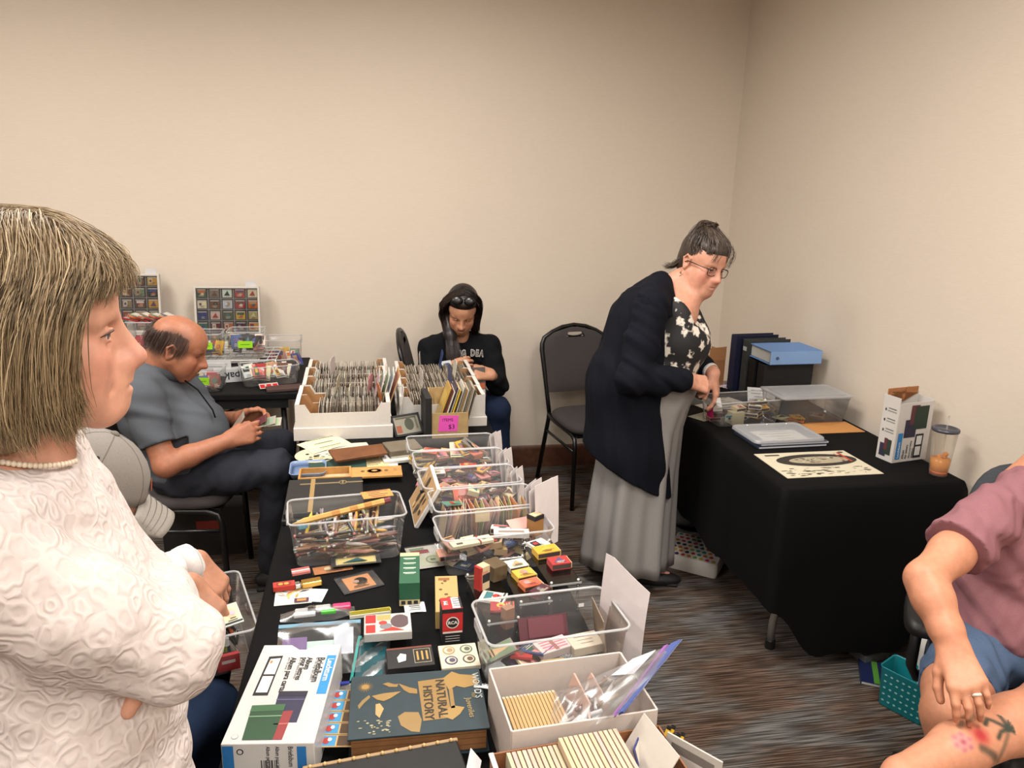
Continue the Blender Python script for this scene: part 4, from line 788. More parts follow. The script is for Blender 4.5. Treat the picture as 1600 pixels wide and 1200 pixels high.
# ------------------------------------------------------------------ seated person in the mauve t-shirt
def mauve_person():
    P = person('seated person in mauve t-shirt and denim shorts with tattooed leg', (1.68, 1.62, 0))
    shR, shL = V((1.53, 1.565, .945)), V((1.88, 1.70, .98)); elR, wr = atd(1445, 905, 1.83), atd(1490, 1012, 1.74); tip = atd(1520, 1095, 1.66)
    kR, aR = V((1.375, 1.40, .505)), V((1.40, 1.28, .09)); kL, aL = atd(1650, 1100, 1.80), atd(1408, 1212, 1.64)
    S = SDF(.003); S.chain([shR, shR.lerp(elR, .6), elR], [.052, .049, .041], .02); S.chain([elR, elR.lerp(wr, .3), elR.lerp(wr, .75), wr], [.042, .043, .034, .029], .025)
    hand(S, arm_axes(wr, tip-wr, (-.45, -.75, .7)), (.35, .5, .35), .06, side=-1, th=(0, .0, -.012))
    S2 = SDF(.005); S2.chain([(1.60, 1.60, .55), kR.lerp(V((1.6, 1.6, .55)), .3), kR, kR.lerp(aR, .35), aR], [.088, .078, .062, .056, .038], .03); f = aR+V((-.06, -.14, -.05)); S2.cone(aR+V((0, 0, -.03)), f, .034, .028, .02)
    S3 = SDF(.0035); S3.chain([(1.80, 1.62, .56), (1.78, 1.45, .62), kL, kL.lerp(aL, .3), kL.lerp(aL, .65), aL], [.09, .082, .062, .060, .052, .036], .03); S3.cone(aL, aL+V((-.12, -.05, -.05)), .034, .026, .02)
    H = fr2((1.83, 1.60, 1.24), math.radians(-115), .1, 0, 1.0); S4 = head(SDF(.005), H); S4.chain([H @ V((-.03, 0, -.06)), (1.79, 1.65, 1.07), (1.75, 1.66, .98)], [.056, .056, .08], .03); S4.chain([shL, (1.99, 1.50, .74), (1.80, 1.33, .70)], [.05, .045, .032], .02)
    hand(S4, arm_axes((1.80, 1.33, .70), (-.8, -.4, -.2), (-.1, -.6, .8)), side=1)
    # inked calf: palm, red sun, flower, leaves; drawn in the plane of the shin
    nrm = (CAM-kL.lerp(aL, .6)).normalized(); TM = frame(kL.lerp(aL, .60), kL-aL, nrm) @ MX.Diagonal((1.35, 1.35, 1, 1)); L = []; G_, D_ = (50, 60, 48), (44, 42, 42)
    L += [([(.055, -.005, 0), (.02, -.035, 0)], .0045, (110, 92, 70), .8)]
    for dx, dy in ((.045, .028), (.012, .042), (-.03, .03), (-.025, .0), (.05, -.004), (.03, -.022)): L.append(([(.055, -.003, 0), (.055+dx*.6, -.003+dy*.8, 0), (.055+dx, -.003+dy*.8-.006, 0)], .0042, G_, .95))
    L += [([(.0, .004, 0)], .017, (176, 44, 50), .95), ([(-.035, .006, 0)], .014, (188, 120, 124), .8), ([(-.035, .006, 0)], .005, (150, 60, 70), .9), ([(-.012, -.012, 0), (.012, -.03, 0)], .007, G_, .8), ([(-.02, .026, 0), (-.005, .032, 0)], .004, G_, .6)]
    L += [([(.02, -.062, 0)], .02, (84, 92, 80), .85), ([(.045, -.055, 0)], .011, (206, 128, 84), .8), ([(.075, -.058, 0), (.085, -.035, 0)], .008, (96, 82, 86), .85), ([(.035, -.078, 0), (.065, -.072, 0)], .006, D_, .85)]
    for i in range(6): a = i*PI/3; L.append(([(-.035+.012*math.cos(a), .006+.012*math.sin(a), 0)], .0042, (170, 96, 108), .8))
    ink = spots((204, 140, 108), L, TM @ MX.Diagonal((1, 1, 1e4, 1)))
    fcol = spots((204, 140, 108), face_spots(), H); tn = np.array(nrm); ct = np.array(kL.lerp(aL, .5)); base = np.array(lin((204, 140, 108)))
    def col(p): c = ink(p); q = (np.linalg.norm(p-ct, axis=1) < .30) & ((p-np.array(TM.translation)) @ tn > -.012) & ((p-np.array(aL)) @ np.array((kL-aL).normalized()) > -.02); c[~q] = base; hd = p[:, 2] > 1.05; c[hd] = fcol(p[hd]); return c
    skin_obj('body', [S, S2, S3, S4], 'skin', P, col)
    for i, k in ((1, .30), (2, .30)):               # two finger rings
        m = arm_axes(wr, tip-wr, (-.45, -.75, .7)) @ T(.104, (-.012 if i == 2 else .0095)*-1, -.006) @ MX.Rotation(PI/2+.35, 4, 'Y'); place(MB().lathe([(.0108, -.003), (.0118, 0), (.0108, .003)], 16, (226, 214, 196)).build('finger_ring', 'gloss', None, True), P, m)
    S = SDF(.006); S.ell((1.71, 1.65, .80), (.165, .125, .20), np.array(MX.Rotation(.25, 3, 'Z')), .06).ell((1.69, 1.61, .62), (.17, .14, .12), None, .06); S.cone((1.68, 1.62, .985), shR, .055, .066, .05).cone((1.74, 1.65, .99), shL, .055, .066, .05)
    e2 = shR.lerp(elR, .52); S.chain([shR, e2], [.070, .076], .03); S.chain([shL, (1.94, 1.6, .86)], [.068, .072], .03); w1 = wrinkle(.007, 62, 71, [(.7, .2, .7), (.6, -.3, .7)]); w2 = wrinkle(.003, 110, 72); S.disp = lambda p: w1(p)+w2(p); S.cut(e2, elR-shR, e2-V((.12, .12, .1)), e2+V((.1, .1, .1)))
    skin_obj('tshirt', [S], 'cloth', P, (152, 104, 110), 1)
    S = SDF(.006); S.ell((1.69, 1.60, .55), (.18, .15, .085), None, .04); a, b = V((1.60, 1.60, .55)), kR; S.chain([a, a.lerp(b, .66)], [.10, .093], .03); S.chain([(1.80, 1.62, .56), (1.79, 1.48, .62)], [.10, .096], .03); c = a.lerp(b, .68); S.cut(c, b-a, c-V((.14, .14, .12)), c+V((.1, .1, .12))); S.disp = wrinkle(.004, 90, 75)
    skin_obj('shorts', [S], 'denim', P, (92, 112, 142), 1)
    S = SDF(.006); S.ell(H @ V((-.03, 0, .045)), (.11, .09, .10), np.array(H)[:3, :3], .02).ell(H @ V((-.07, 0, -.05)), (.06, .085, .09), np.array(H)[:3, :3], .02); skin_obj('hair', [S], 'strand', P, (88, 66, 50)); eyes(H, P, (90, 70, 50))
    hq = lambda x, y, z: H @ V((x, y, z)); strands('hair_strand', [[hq(.02-.02*math.cos(a), .02*math.sin(a), .148), hq(-.03+.10*math.cos(a), .09*math.sin(a), .10), hq(-.035+.112*math.cos(a), .097*math.sin(a), .03), hq(-.045+.105*math.cos(a), .096*math.sin(a), -.06), hq(-.05+.10*math.cos(a), .09*math.sin(a), -.12)] for a in [PI*.42+PI*1.16*i/9 for i in range(10)]], 'strand', P, [(96, 72, 54), (76, 56, 42), (116, 90, 68)], 700, .0012, .006, 80, .003)
    for o_, a in ((aR, 0), (aL, 1)):
        d = V((-.06, -.14, -.05)) if not a else V((-.12, -.05, -.05)); place(MB().ball((0, 0, 0), (.115, .044, .035), (70, 66, 64), 14).build('shoe', 'matte', None, True), P, frame(o_+d*.55+V((0, 0, -.03)), d, (0, 0, 1)))
    for j, (x, z) in enumerate(((1.615, .80), (1.625, .785))): place(MB().tube([(x, 1.505, z), (x+.02, 1.50, z+.003), (x+.05, 1.497, z)], .0016, 5, (236, 230, 228)).build('chest_print', 'cloth', None), P)
mauve_person()
def office_chair():
    C = thing('office_chair', 'dark grey swivel office chair under the person in mauve', 'chair', (1.735, 1.53, 0), math.radians(-127))   # faces local +x
    rows = []
    for z, k in ((.40, .75), (.405, .93), (.43, 1.0), (.46, 1.0), (.478, .93), (.485, .7), (.487, .02)): rows.append([(.25*k*abs(math.cos(a))**.7*(1 if math.cos(a) > 0 else -1), .255*k*abs(math.sin(a))**.7*(1 if math.sin(a) > 0 else -1), z-.02*(max(0, math.cos(a))*k)**3) for a in [2*PI*j/40 for j in range(40)]])
    MB().strip(rows, (60, 62, 66), True).build('seat', 'office_fabric', C, True); MB().box((0, 0, .39), (.34, .34, .03)).build('seat_pan', 'black_plastic', C, bevel=.01)
    rows = []
    for x, k in ((-.335, .6), (-.33, .92), (-.31, 1.0), (-.285, .98), (-.268, .8), (-.262, .02)): rows.append([(x-.12*max(0, .3*math.sin(a)*k)+.03*(abs(math.cos(a))*k)**2, .20*k*abs(math.cos(a))**.6*(1 if math.cos(a) > 0 else -1), .74+.235*k*abs(math.sin(a))**.6*(1 if math.sin(a) > 0 else -1)) for a in [2*PI*j/40 for j in range(40)]])
    MB().strip(rows, closed=True).build('backrest', 'office_fabric', C, True); MB().tube([(-.1, 0, .38), (-.30, 0, .38), (-.345, 0, .44), (-.335, 0, .7)], .02, 8, flat=.5).build('back_bracket', 'black_plastic', C, True)
    for s in (-1, 1):
        a = MB().tube([(-.02, s*.2, .385), (-.02, s*.27, .385), (-.01, s*.285, .42), (-.01, s*.285, .59)], .024, 10, flat=.6).build('armrest_post', 'black_plastic', C, True); r = []
        for z, k in ((.585, .8), (.592, 1), (.615, 1), (.627, .85), (.63, .02)): r.append([(.02+.12*k*abs(math.cos(t_))**.6*(1 if math.cos(t_) > 0 else -1), s*.285+.043*k*abs(math.sin(t_))**.7*(1 if math.sin(t_) > 0 else -1), z) for t_ in [2*PI*j/30 for j in range(30)]])
        MB().strip(r, closed=True).build('armrest_pad', 'black_plastic', C, True)
    MB().lathe([(.028, .07), (.028, .25), (.018, .25), (.018, .39)], 16).build('gas_lift', 'black_plastic', C, True)
    for k in range(5):
        a = 2*PI*k/5+.75; d = V((math.cos(a), math.sin(a), 0)); lg = MB().tube([d*.03+V((0, 0, .10)), d*.15+V((0, 0, .095)), d*.29+V((0, 0, .07))], [.028, .024, .018], 8, flat=.8).build('base_leg', 'black_plastic', C, True)
        for q in (-1, 1): MB().lathe([(.018, -.009), (.026, -.007), (.026, .007), (.018, .009)], 14, m=T(*(d*.29+V((0, 0, .027))+d.cross(V((0, 0, 1)))*q*.013)) @ rotz(a) @ MX.Rotation(PI/2, 4, 'X')).build('caster', 'black_plastic', lg, True)
office_chair()

# ------------------------------------------------------------------ helpers for the goods on the tables
ORD = 'first second third fourth fifth sixth seventh eighth ninth tenth eleventh twelfth thirteenth fourteenth fifteenth sixteenth seventeenth eighteenth nineteenth twentieth twenty-first twenty-second twenty-third twenty-fourth twenty-fifth twenty-sixth twenty-seventh twenty-eighth twenty-ninth thirtieth'.split()
HUES = {'red': (176, 44, 40), 'cream': (226, 208, 170), 'white': (226, 220, 210), 'green': (52, 96, 66), 'yellow': (220, 172, 60), 'orange': (206, 104, 52), 'brown': (112, 74, 52), 'black': (30, 28, 28), 'blue': (50, 76, 130), 'pink': (212, 140, 132), 'grey': (128, 122, 114), 'maroon': (92, 34, 38), 'teal': (56, 116, 122), 'tan': (190, 156, 112), 'purple': (92, 66, 110)}
def tm(px, py, z, rz=0): p = at(px, py, z); return T(p.x, p.y, p.z) @ rotz(math.radians(rz))
def item(name, label, cat, M, b, mat='matte', group=None, **kw):
    o = b.build(name, mat, **kw); o.matrix_basis = M; return tag(o, label, cat, group)
def art(b, w, h, z, col, seed, m=None, lines=True):          # printed label: border, picture, a few lines of type
    R = random.Random(seed); H = list(HUES.values()); e = .0004
    dark = sum(col) < 330; ink = (226, 214, 190) if dark else (52, 44, 40)
    if R.random() < .6: b.rect(0, 0, w*.9, h*.88, jit(col, 26, R), z+e, m)
    k = R.randrange(4); c2 = H[R.randrange(len(H))]
    if k == 0: b.disc(R.uniform(-.15, .15)*w, .06*h, .26*min(w, h), None, c2, z+2*e, 14, m).disc(R.uniform(-.1, .1)*w, .06*h, .12*min(w, h), None, jit(col, 40, R), z+3*e, 12, m)
    elif k == 1: b.rect(-.18*w, 0, .42*w, .66*h, c2, z+2*e, m).rect(-.18*w, .02*h, .25*w, .3*h, H[R.randrange(len(H))], z+3*e, m)
    elif k == 2: b.rect(0, .2*h, .8*w, .3*h, c2, z+2*e, m).disc(.1*w, -.1*h, .2*w, .16*h, H[R.randrange(len(H))], z+2*e, 12, m)
    else: b.quad([(-.35*w, -.3*h, z+2*e), (.3*w, -.3*h, z+2*e), (.05*w, .35*h, z+2*e)], c2, m)
    if lines:
        for i in range(3): b.rect(R.uniform(-.05, .12)*w, (-.22-.1*i)*h+.04*h, R.uniform(.3, .6)*w, .035*h, ink, z+4*e, m)
    return b
def matchbox(label, M, l=.054, w=.036, h=.016, hue='red', seed=0, group=None):
    c = HUES[hue]; b = MB(); b.box((0, 0, h/2), (l, w, h), c); b.box((0, w/2+.0002, h/2), (l*.96, .0006, h*.7), (60, 44, 40)).box((0, -w/2-.0002, h/2), (l*.96, .0006, h*.7), (60, 44, 40))
    art(b, l, w, h, c, seed); b.box((l/2+.001, 0, h/2), (.003, w*.93, h*.85), (206, 178, 136))
    return item('matchbox', label, 'matchbox', M, b, 'matte', group)
def matchbook(label, M, w=.038, l=.05, hue='white', seed=0, group=None):
    c = HUES[hue]; b = MB(); b.box((0, 0, .0012), (w, l, .0016), c).box((0, 0, .0048), (w, l, .0012), c).box((0, l/2, .003), (w, .001, .0048), c).box((0, -l/2+.005, .006), (w, .010, .0014), jit(c, 30)).box((0, -l/2+.006, .0070), (w*.96, .005, .0004), (56, 46, 44)).box((0, -.002, .003), (w*.9, l*.8, .0018), (222, 196, 150))
    art(b, w, l, .0054, c, seed, None, True); return item('matchbook', label, 'matchbook', M, b, 'matte', group)
def rrect(L, W, r, n=4):
    P = []
    for cx, cy, a0 in ((L/2-r, W/2-r, 0), (-L/2+r, W/2-r, PI/2), (-L/2+r, -W/2+r, PI), (L/2-r, -W/2+r, 1.5*PI)): P += [(cx+r*math.cos(a0+PI/2*i/n), cy+r*math.sin(a0+PI/2*i/n)) for i in range(n+1)]
    return P
def clear_bin(label, M, L, W, h, taper=.90, lid=False, group='clear plastic storage bins'):
    t = thing('storage_bin', label, 'bin', M=M, group=group); r = .02; rows = []
    for z, k in ((.001, taper-.03), (.004, taper), (h*.5, (1+taper)/2), (h-.014, .985), (h-.012, 1.0), (h, 1.0)): rows.append([(x, y, z) for x, y in rrect(L*k, W*k-(1-k)*.0, r)])
    b = MB(); b.strip(rows, closed=True); b.quad([(x, y, .001) for x, y in rrect(L*(taper-.03), W*(taper-.03), r)]); b.build('shell', 'clear_bin', t, True)
    p = rrect(L+.004, W+.004, r); MB().tube([(x, y, h) for x, y in p+p[:2]], .0028, 6).build('rim', 'clear_rim', t, True)
    for s in (-1, 1): MB().box((s*(L/2+.004), 0, h-.014), (.006, W*.34, .022)).build('handle', 'clear_rim', t, bevel=.002)
    if lid: lb = MB(); lb.prism(rrect(L+.012, W+.012, r), h+.002, h+.006).prism(rrect(L*.9, W*.86, r), h+.006, h+.010); lb.build('lid', 'clear_rim', t)
    return t
def row_of_cards(label, M, L, W, h, n, seed, lean=0.0, pal=None):        # packed sleeved cards, too many and too thin to count
    R = random.Random(seed); b = MB(); pal = pal or [(176, 166, 150), (150, 140, 126), (198, 190, 176), (126, 116, 104), (212, 206, 194), (164, 148, 124), (110, 100, 92)]
    for i in range(n):
        x = -L/2+L*(i+.5)/n; hh = h*R.uniform(.86, 1.02); c = pal[R.randrange(len(pal))]; k = R.uniform(.85, 1.1); c = tuple(min(255, v*k) for v in c)
        m = T(x, R.uniform(-.004, .004), 0) @ MX.Rotation(lean+R.uniform(-.05, .05), 4, 'Y'); b.box((0, 0, hh/2), (L/n*.62, W*R.uniform(.9, .98), hh), c, m)
    return item('card_row', label, 'cards', M, b, 'gloss', None)
def card_tray(label, M, L, W, h, col=(228, 221, 212), tier=0.0):
    t = thing('card_tray', label, 'card box', M=M, group='white cardboard card boxes'); th = .003
    def panel(y, o):
        poly = [(-L/2, 0), (L/2, 0), (L/2, h), (L/2-.035, h), (L/2-.055, h-.035), (-L/2+.055, h-.035), (-L/2+.035, h), (-L/2, h)]
        return [(x, z+tier) for x, z in poly]
    for y in (-W/2, W/2):
        m = T(0, y+(th/2 if y > 0 else -th/2)+th/2*0, 0) @ MX.Rotation(PI/2, 4, 'X'); b = MB(); b.prism(panel(y, 0), -th/2, th/2, col); o = b.build('side_panel', 'matte', t); o.matrix_basis = m
        b = MB(); b.prism([(x*.985, z-.0004 if z > tier+.001 else z+.001) for x, z in panel(y, 0)], -.0006, .0006, (176, 128, 82)); o = b.build('kraft_lining', 'matte', t); o.matrix_basis = T(0, y+(-th if y > 0 else th)*.9, 0) @ MX.Rotation(PI/2, 4, 'X')
    for s in (-1, 1):
        MB().box((s*(L/2+th/2), 0, tier+h/2), (th, W+2*th, h), col).build('end_panel', 'matte', t); MB().box((s*(L/2-.001), 0, tier+h/2-.002), (.001, W, h-.004), (180, 132, 86)).build('kraft_lining', 'matte', t)
        MB().box((s*(L/2-.006), 0, tier+h+.0015), (.016, W+2*th, .003), col).build('folded_edge', 'matte', t)
    MB().box((0, 0, tier+.002), (L, W, .003), (190, 146, 100)).build('floor_panel', 'matte', t)
    if tier: MB().box((0, 0, tier/2), (L+.022, W+.016, tier), col).build('lower_box', 'matte', t, bevel=.002)
    return t
def sheet(name, label, cat, M, w, h, col=(232, 228, 222), t=.0012, bow=.0, lines=0, seed=0, mat='paper', group=None, ink=(120, 116, 112)):
    b = MB(); n = 8; rows = [[(-w/2+w*i/n, -h/2+h*j/n, bow*(math.cos(PI*(i/n-.5))-.5)+bow*.6*math.sin(3*j/n)) for i in range(n+1)] for j in range(n+1)]
    b.strip(rows, col); R = random.Random(seed)
    for i in range(lines): y = h*.36-h*.72*i/max(1, lines-1); b.rect(R.uniform(-.1, .05)*w, y, w*R.uniform(.35, .75), h*.018, ink, t*1.1+.0004+abs(bow)*1.2)
    return item(name, label, cat, M, b, mat, group, solid=t)
def stand(p, rz=0, tilt=0, roll=0): return T(*p) @ rotz(math.radians(rz)) @ MX.Rotation(PI/2-tilt, 4, 'X') @ MX.Rotation(roll, 4, 'Z')

# ------------------------------------------------------------------ card boxes at the far end of the long table
for i in range(5):
    y = 2.945+.08+.163*i; z = TZ+.001; lift = .052 if i == 0 else .045
    lab = ['nearest of the left five', 'second of the left five', 'middle one of the left five', 'fourth of the left five', 'farthest of the left five'][i]
    card_tray('white notched cardboard tray of old postcards, '+lab, T(-.125-.004*(i % 2), y, z) @ rotz(.02), .36, .148, .092, tier=lift)
    row_of_cards('sleeved postcards packed on edge in white tray, '+lab, T(-.10+.018*(i == 1)-.012*(i > 1), y, z+lift+.005) @ rotz(.02), (.25, .22, .31, .33, .33)[i], .135, .080+.006*(i == 1), 74, 30+i, (.05, -.12, .03, 0, .02)[i])
for i in range(4):
    y = 3.06+.08+.163*i; lab = ['nearest of the right four', 'second of the right four', 'third of the right four', 'farthest of the right four'][i]
    card_tray('pale cardboard tray of postcards, '+lab, T(.275, y, TZ+.001) @ rotz(.02), .35, .148, .094, (222, 216, 208), .040)
    row_of_cards('postcards standing in pale tray, '+lab, T(.28, y, TZ+.046) @ rotz(.02), .30, .135, .078, 78, 50+i, (.0, .06, .14, .16)[i], [(166, 150, 128), (186, 174, 156), (140, 124, 104), (200, 192, 178), (120, 106, 92)])
R = random.Random(9)
for i, (x, y, z, c) in enumerate(((-.10, 3.04, .90, 'white'), (-.16, 3.20, .905, 'cream'), (-.02, 3.20, .905, 'pink'), (.02, 3.04, .905, 'orange'), (-.13, 3.37, .91, 'cream'), (-.19, 3.53, .905, 'white'), (.20, 3.30, .90, 'white'), (.33, 3.30, .91, 'blue'), (.22, 3.63, .90, 'white'), (.31, 3.63, .91, 'blue'), (.36, 3.46, .90, 'white'), (.04, 3.37, .905, 'red'))):
    item('divider_tab', '%s divider tab sticking up, %s of twelve from the left among the postcard trays' % (c, ORD[sorted([-.10, -.16, -.02, .02, -.13, -.19, .20, .33, .22, .31, .36, .04]).index(x)]), 'divider', T(x, y, z-.05) @ rotz(R.uniform(-.2, .2)) @ MX.Rotation(R.uniform(-.1, .2), 4, 'Y'), MB().prism([(-.045, 0), (.045, 0), (.045, .075), (.03, .085), (-.03, .085), (-.045, .075)], -.0007, .0007, jit(HUES[c], 10), MX.Rotation(PI/2, 4, 'Z') @ MX.Rotation(PI/2, 4, 'X')), 'gloss', 'postcard dividers')
for i, (x, y, a, c) in enumerate(((.062, 3.18, .32, (196, 150, 96)), (.045, 3.17, .28, (222, 216, 204)), (.028, 3.16, .26, (214, 210, 200)), (.010, 3.15, .24, (230, 226, 218)), (-.006, 3.15, .22, (188, 182, 172)))):
    item('large_postcard', 'large card leaning out of the left trays, %s from the kraft one' % ORD[i], 'card', T(x, y, TZ+.10) @ MX.Rotation(a, 4, 'Y'), MB().box((0, 0, .06), (.004, .15, .13), c).box((-.0022, 0, .065), (.0004, .13, .10), jit(c, 30)), 'matte', 'large leaning cards')
item('card_sleeve', 'tall white card standing between the two groups of trays', 'card', T(.095, 3.06, TZ+.06) @ MX.Rotation(.16, 4, 'Y'), MB().box((0, 0, .055), (.002, .10, .13), (236, 233, 228)), 'gloss')
# kraft file box with the pink price note
kb = thing('kraft_file_box', 'kraft cardboard file box with pink price note on front', 'box', (.293, 2.925, TZ+.001), math.radians(2)); KC = (196, 164, 114)
MB().box((0, 0, .052), (.145, .003, .104), KC).build('front_panel', 'cover', kb); MB().box((0, .15, .085), (.145, .003, .17), KC).build('back_panel', 'cover', kb); MB().box((0, .075, .002), (.145, .15, .003), KC).build('floor_panel', 'cover', kb)
for s in (-1, 1): MB().prism([(0, 0), (.15, 0), (.15, .17), (.05, .104), (0, .104)], -.0015, .0015, KC, T(s*.072, 0, 0) @ MX.Rotation(PI/2, 4, 'Z') @ MX.Rotation(PI/2, 4, 'X')).build('side_panel', 'cover', kb)
pn = MB().prism([(-.04, -.03), (.036, -.032), (.042, .034), (-.034, .036)], 0, .0006, (238, 92, 190)).build('price_note', 'paper', kb); pn.matrix_basis = T(-.008, -.0022, .058) @ MX.Rotation(PI/2, 4, 'X')
text(pn, 'ITEMS', .017, (60, 20, 60), T(-.024, .017, .001), 'paper', 'lettering'); text(pn, '$3', .026, (60, 20, 60), T(.0, -.012, .001), 'paper', 'lettering')
R = random.Random(5); FC = [(206, 164, 74), (96, 78, 58), (150, 66, 58), (222, 214, 200), (60, 50, 70), (204, 196, 182), (226, 190, 60), (84, 70, 60), (220, 214, 204), (140, 130, 114), (200, 150, 80), (232, 228, 220), (120, 110, 92), (176, 160, 130), (214, 206, 190), (90, 84, 70)]
for i, c in enumerate(FC):
    lab = '%s flat paper album from the left standing in the kraft file box' % ORD[i]
    item('paper_album', lab, 'album', T(.293-.066+.0082*i, 2.935+.005*(i % 3), TZ+.006) @ MX.Rotation(.34-.006*i, 4, 'Y'), MB().box((0, .066, .106), (.0045, .13, .205-.012*(i % 4)), c).box((-.0024, .066, .11), (.0003, .10, .13), jit(c, 45, R)), 'gloss', 'albums in the kraft box')
b = thing('black_binder', 'thin black binder standing beside the kraft file box', 'binder', M=T(.203, 2.99, TZ+.001) @ rotz(.06)); MB().box((0, 0, .085), (.026, .15, .17), (20, 20, 21)).build('cover', 'matte', b, bevel=.003); MB().box((0, .002, .086), (.020, .146, .165), (206, 200, 190)).build('pages', 'paper', b)
f = thing('framed_banknote', 'black framed banknote leaning against the right trays', 'frame', M=T(.135, 2.965, TZ+.002) @ rotz(.42) @ MX.Rotation(PI/2-.62, 4, 'X'))
for x, y, w, h in ((0, .004, .125, .008), (0, .086, .125, .008), (-.0585, .045, .008, .09), (.0585, .045, .008, .09)): MB().box((x, y, 0), (w, h, .012), (26, 25, 25)).build('frame_bar', 'matte', f)
a = MB(); a.rect(0, .045, .112, .078, (196, 190, 172), .002); a.disc(.01, .047, .02, .026, (110, 112, 96), .0025).rect(-.038, .03, .022, .03, (202, 120, 92), .0026).rect(.0, .075, .09, .006, (120, 116, 100), .0026).rect(.042, .05, .008, .05, (150, 146, 130), .0026); a.build('banknote', 'paper', f); MB().rect(0, .045, .112, .078, z=.005).build('glass', 'sleeve', f)

# ------------------------------------------------------------------ middle of the table, left half
d = thing('decorated_dish', 'round black and cream illustrated dish on the table edge', 'dish', M=T(-.215, 2.735, TZ+.001)); MB().lathe([(.05, 0), (.07, .006), (.078, .014), (.075, .016), (.066, .009), (.02, .006), (.001, .006)], 36, (222, 212, 176)).build('plate', 'gloss', d, True); R = random.Random(3); b = MB()
for i in range(26): a = R.uniform(0, 6.3); r = R.uniform(.0, .055); b.disc(r*math.cos(a), r*math.sin(a), R.uniform(.003, .012), R.uniform(.002, .006), (40, 38, 36) if i % 3 else (226, 216, 150), .0072+.0003*i % .003, 8)
b.build('drawing', 'matte', d)
sheet('cream_paper', 'cream leaf-printed sheet lying crooked before the white trays', 'paper', tm(508, 694, .752, 32), .17, .13, (226, 216, 184), bow=.006, lines=3, ink=(96, 120, 60)); sheet('cream_paper', 'pale sheet half under the cream leaf sheet', 'paper', tm(536, 702, .748, 12), .20, .11, (214, 206, 188), bow=.003)
item('wooden_plaque', 'thin brown wooden plaque lying on papers', 'plaque', tm(561, 709, .775, 17) @ MX.Rotation(.10, 4, 'X'), MB().prism([(-.098, -.05), (.094, -.042), (.098, .04), (-.1, .048)], 0, .010, (122, 74, 40)), 'wood', bevel=.002)
item('green_folder', 'dark green folder under the wooden plaque', 'folder', tm(528, 727, .745, 3), MB().box((0, 0, .004), (.20, .10, .008), (28, 64, 56)), 'matte', bevel=.002); sheet('cream_paper', 'cream typed sheet beside the dark green folder', 'paper', tm(585, 720, .748, 2), .10, .12, (228, 206, 150), lines=7, seed=4); sheet('white_paper', 'white sheet right of the typed cream sheet', 'paper', tm(606, 722, .746, 0), .07, .13, (230, 228, 224))
a = thing('photo_album', 'grey brown cloth album with metal corners near the far bins', 'album', M=tm(629, 703, .765, 14)); MB().box((0, 0, .009), (.125, .11, .022), (122, 110, 92)).build('cover', 'cover', a, bevel=.003); MB().box((.002, -.002, -.004), (.12, .106, .006), (210, 202, 186)).build('pages', 'paper', a)
a = thing('photo_album', 'pale boxed album under the grey brown album', 'album', M=tm(628, 716, .745, 10)); MB().box((0, 0, .006), (.15, .10, .012), (216, 212, 204)).build('cover', 'matte', a, bevel=.002)
t = thing('blue_tray', 'pale blue tray edge under the open cigar box', 'tray', M=T(-.235, 2.60, TZ+.001) @ rotz(.05)); MB().strip([[(x, y, z) for x, y in rrect(.12*k, .13*k, .02)] for z, k in ((.001, .9), (.018, 1.0), (.020, 1.03))], (136, 158, 196), True).quad([(x, y, .001) for x, y in rrect(.108, .117, .02)], (136, 158, 196)).build('shell', 'gloss', t, True, solid=.002)
# open wooden cigar box with lid and printed emblem
c = thing('cigar_box', 'open shallow wooden cigar box with printed lid', 'cigar box', M=T(-.172, 2.515, TZ+.004) @ rotz(.02)); WC = (206, 152, 84)
for x, y, w, h in ((0, -.046, .172, .006), (0, .046, .172, .006), (-.083, 0, .006, .086), (.083, 0, .006, .086)): MB().box((x, y, .014), (w, h, .028), WC).build('side_board', 'wood', c)
MB().box((0, 0, .002), (.16, .086, .003), (222, 190, 150)).build('bottom_board', 'wood', c); a = MB(); a.rect(-.04, -.01, .055, .012, (120, 104, 92), .004).rect(.03, 0, .008, .014, (50, 40, 36), .004).rect(.05, -.012, .012, .006, (170, 50, 40), .004).build('inside_print', 'paper', c)
l = MB().box((.172, 0, .02), (.172, .092, .006), (210, 156, 88)).build('lid', 'wood', c); a = MB()
for r, k in ((.026, (120, 84, 50)), (.023, (212, 160, 92)), (.012, (120, 84, 50)), (.009, (212, 160, 92))): a.disc(.165, .004, r, r*.7, k, .0235+.0003*(4-int(r*100)), 18)
for s in (-1, 1): a.disc(.165+s*.04, .004, .007, .009, (120, 84, 50), .0238, 10)
a.rect(.235, .01, .012, .028, (176, 128, 72), .0236); a.build('emblem_print', 'matte', l)
for i, (z, lab) in enumerate(((.0, 'lower dark grey portfolio under the one with gold bands'), (.017, 'upper dark grey portfolio with crossing gold bands'))):
    p = thing('portfolio_case', lab, 'portfolio', M=T(-.166+.004*i, 2.31+.012*i, TZ+.001+z) @ rotz(.03)); MB().box((0, 0, .008), (.235, .27, .015), (36, 37, 36)).build('cover', 'cover', p, bevel=.003); MB().box((.003, 0, .008), (.231, .262, .011), (20, 20, 20)).build('page_block', 'matte', p)
    if i:
        MB().rect(-.04, 0, .014, .268, (160, 128, 78), .0162).build('gold_band', 'gloss', p); MB().rect(.02, .09, .20, .010, (132, 112, 82), .0159).build('gold_band', 'gloss', p)
        g = MB(); g.disc(.055, .09, .013, .018, (146, 120, 80), .0165, 18).disc(.055, .09, .010, .014, (36, 37, 36), .0168, 18).rect(.055, .09, .005, .026, (146, 120, 80), .017); g.build('emblem', 'gloss', p)

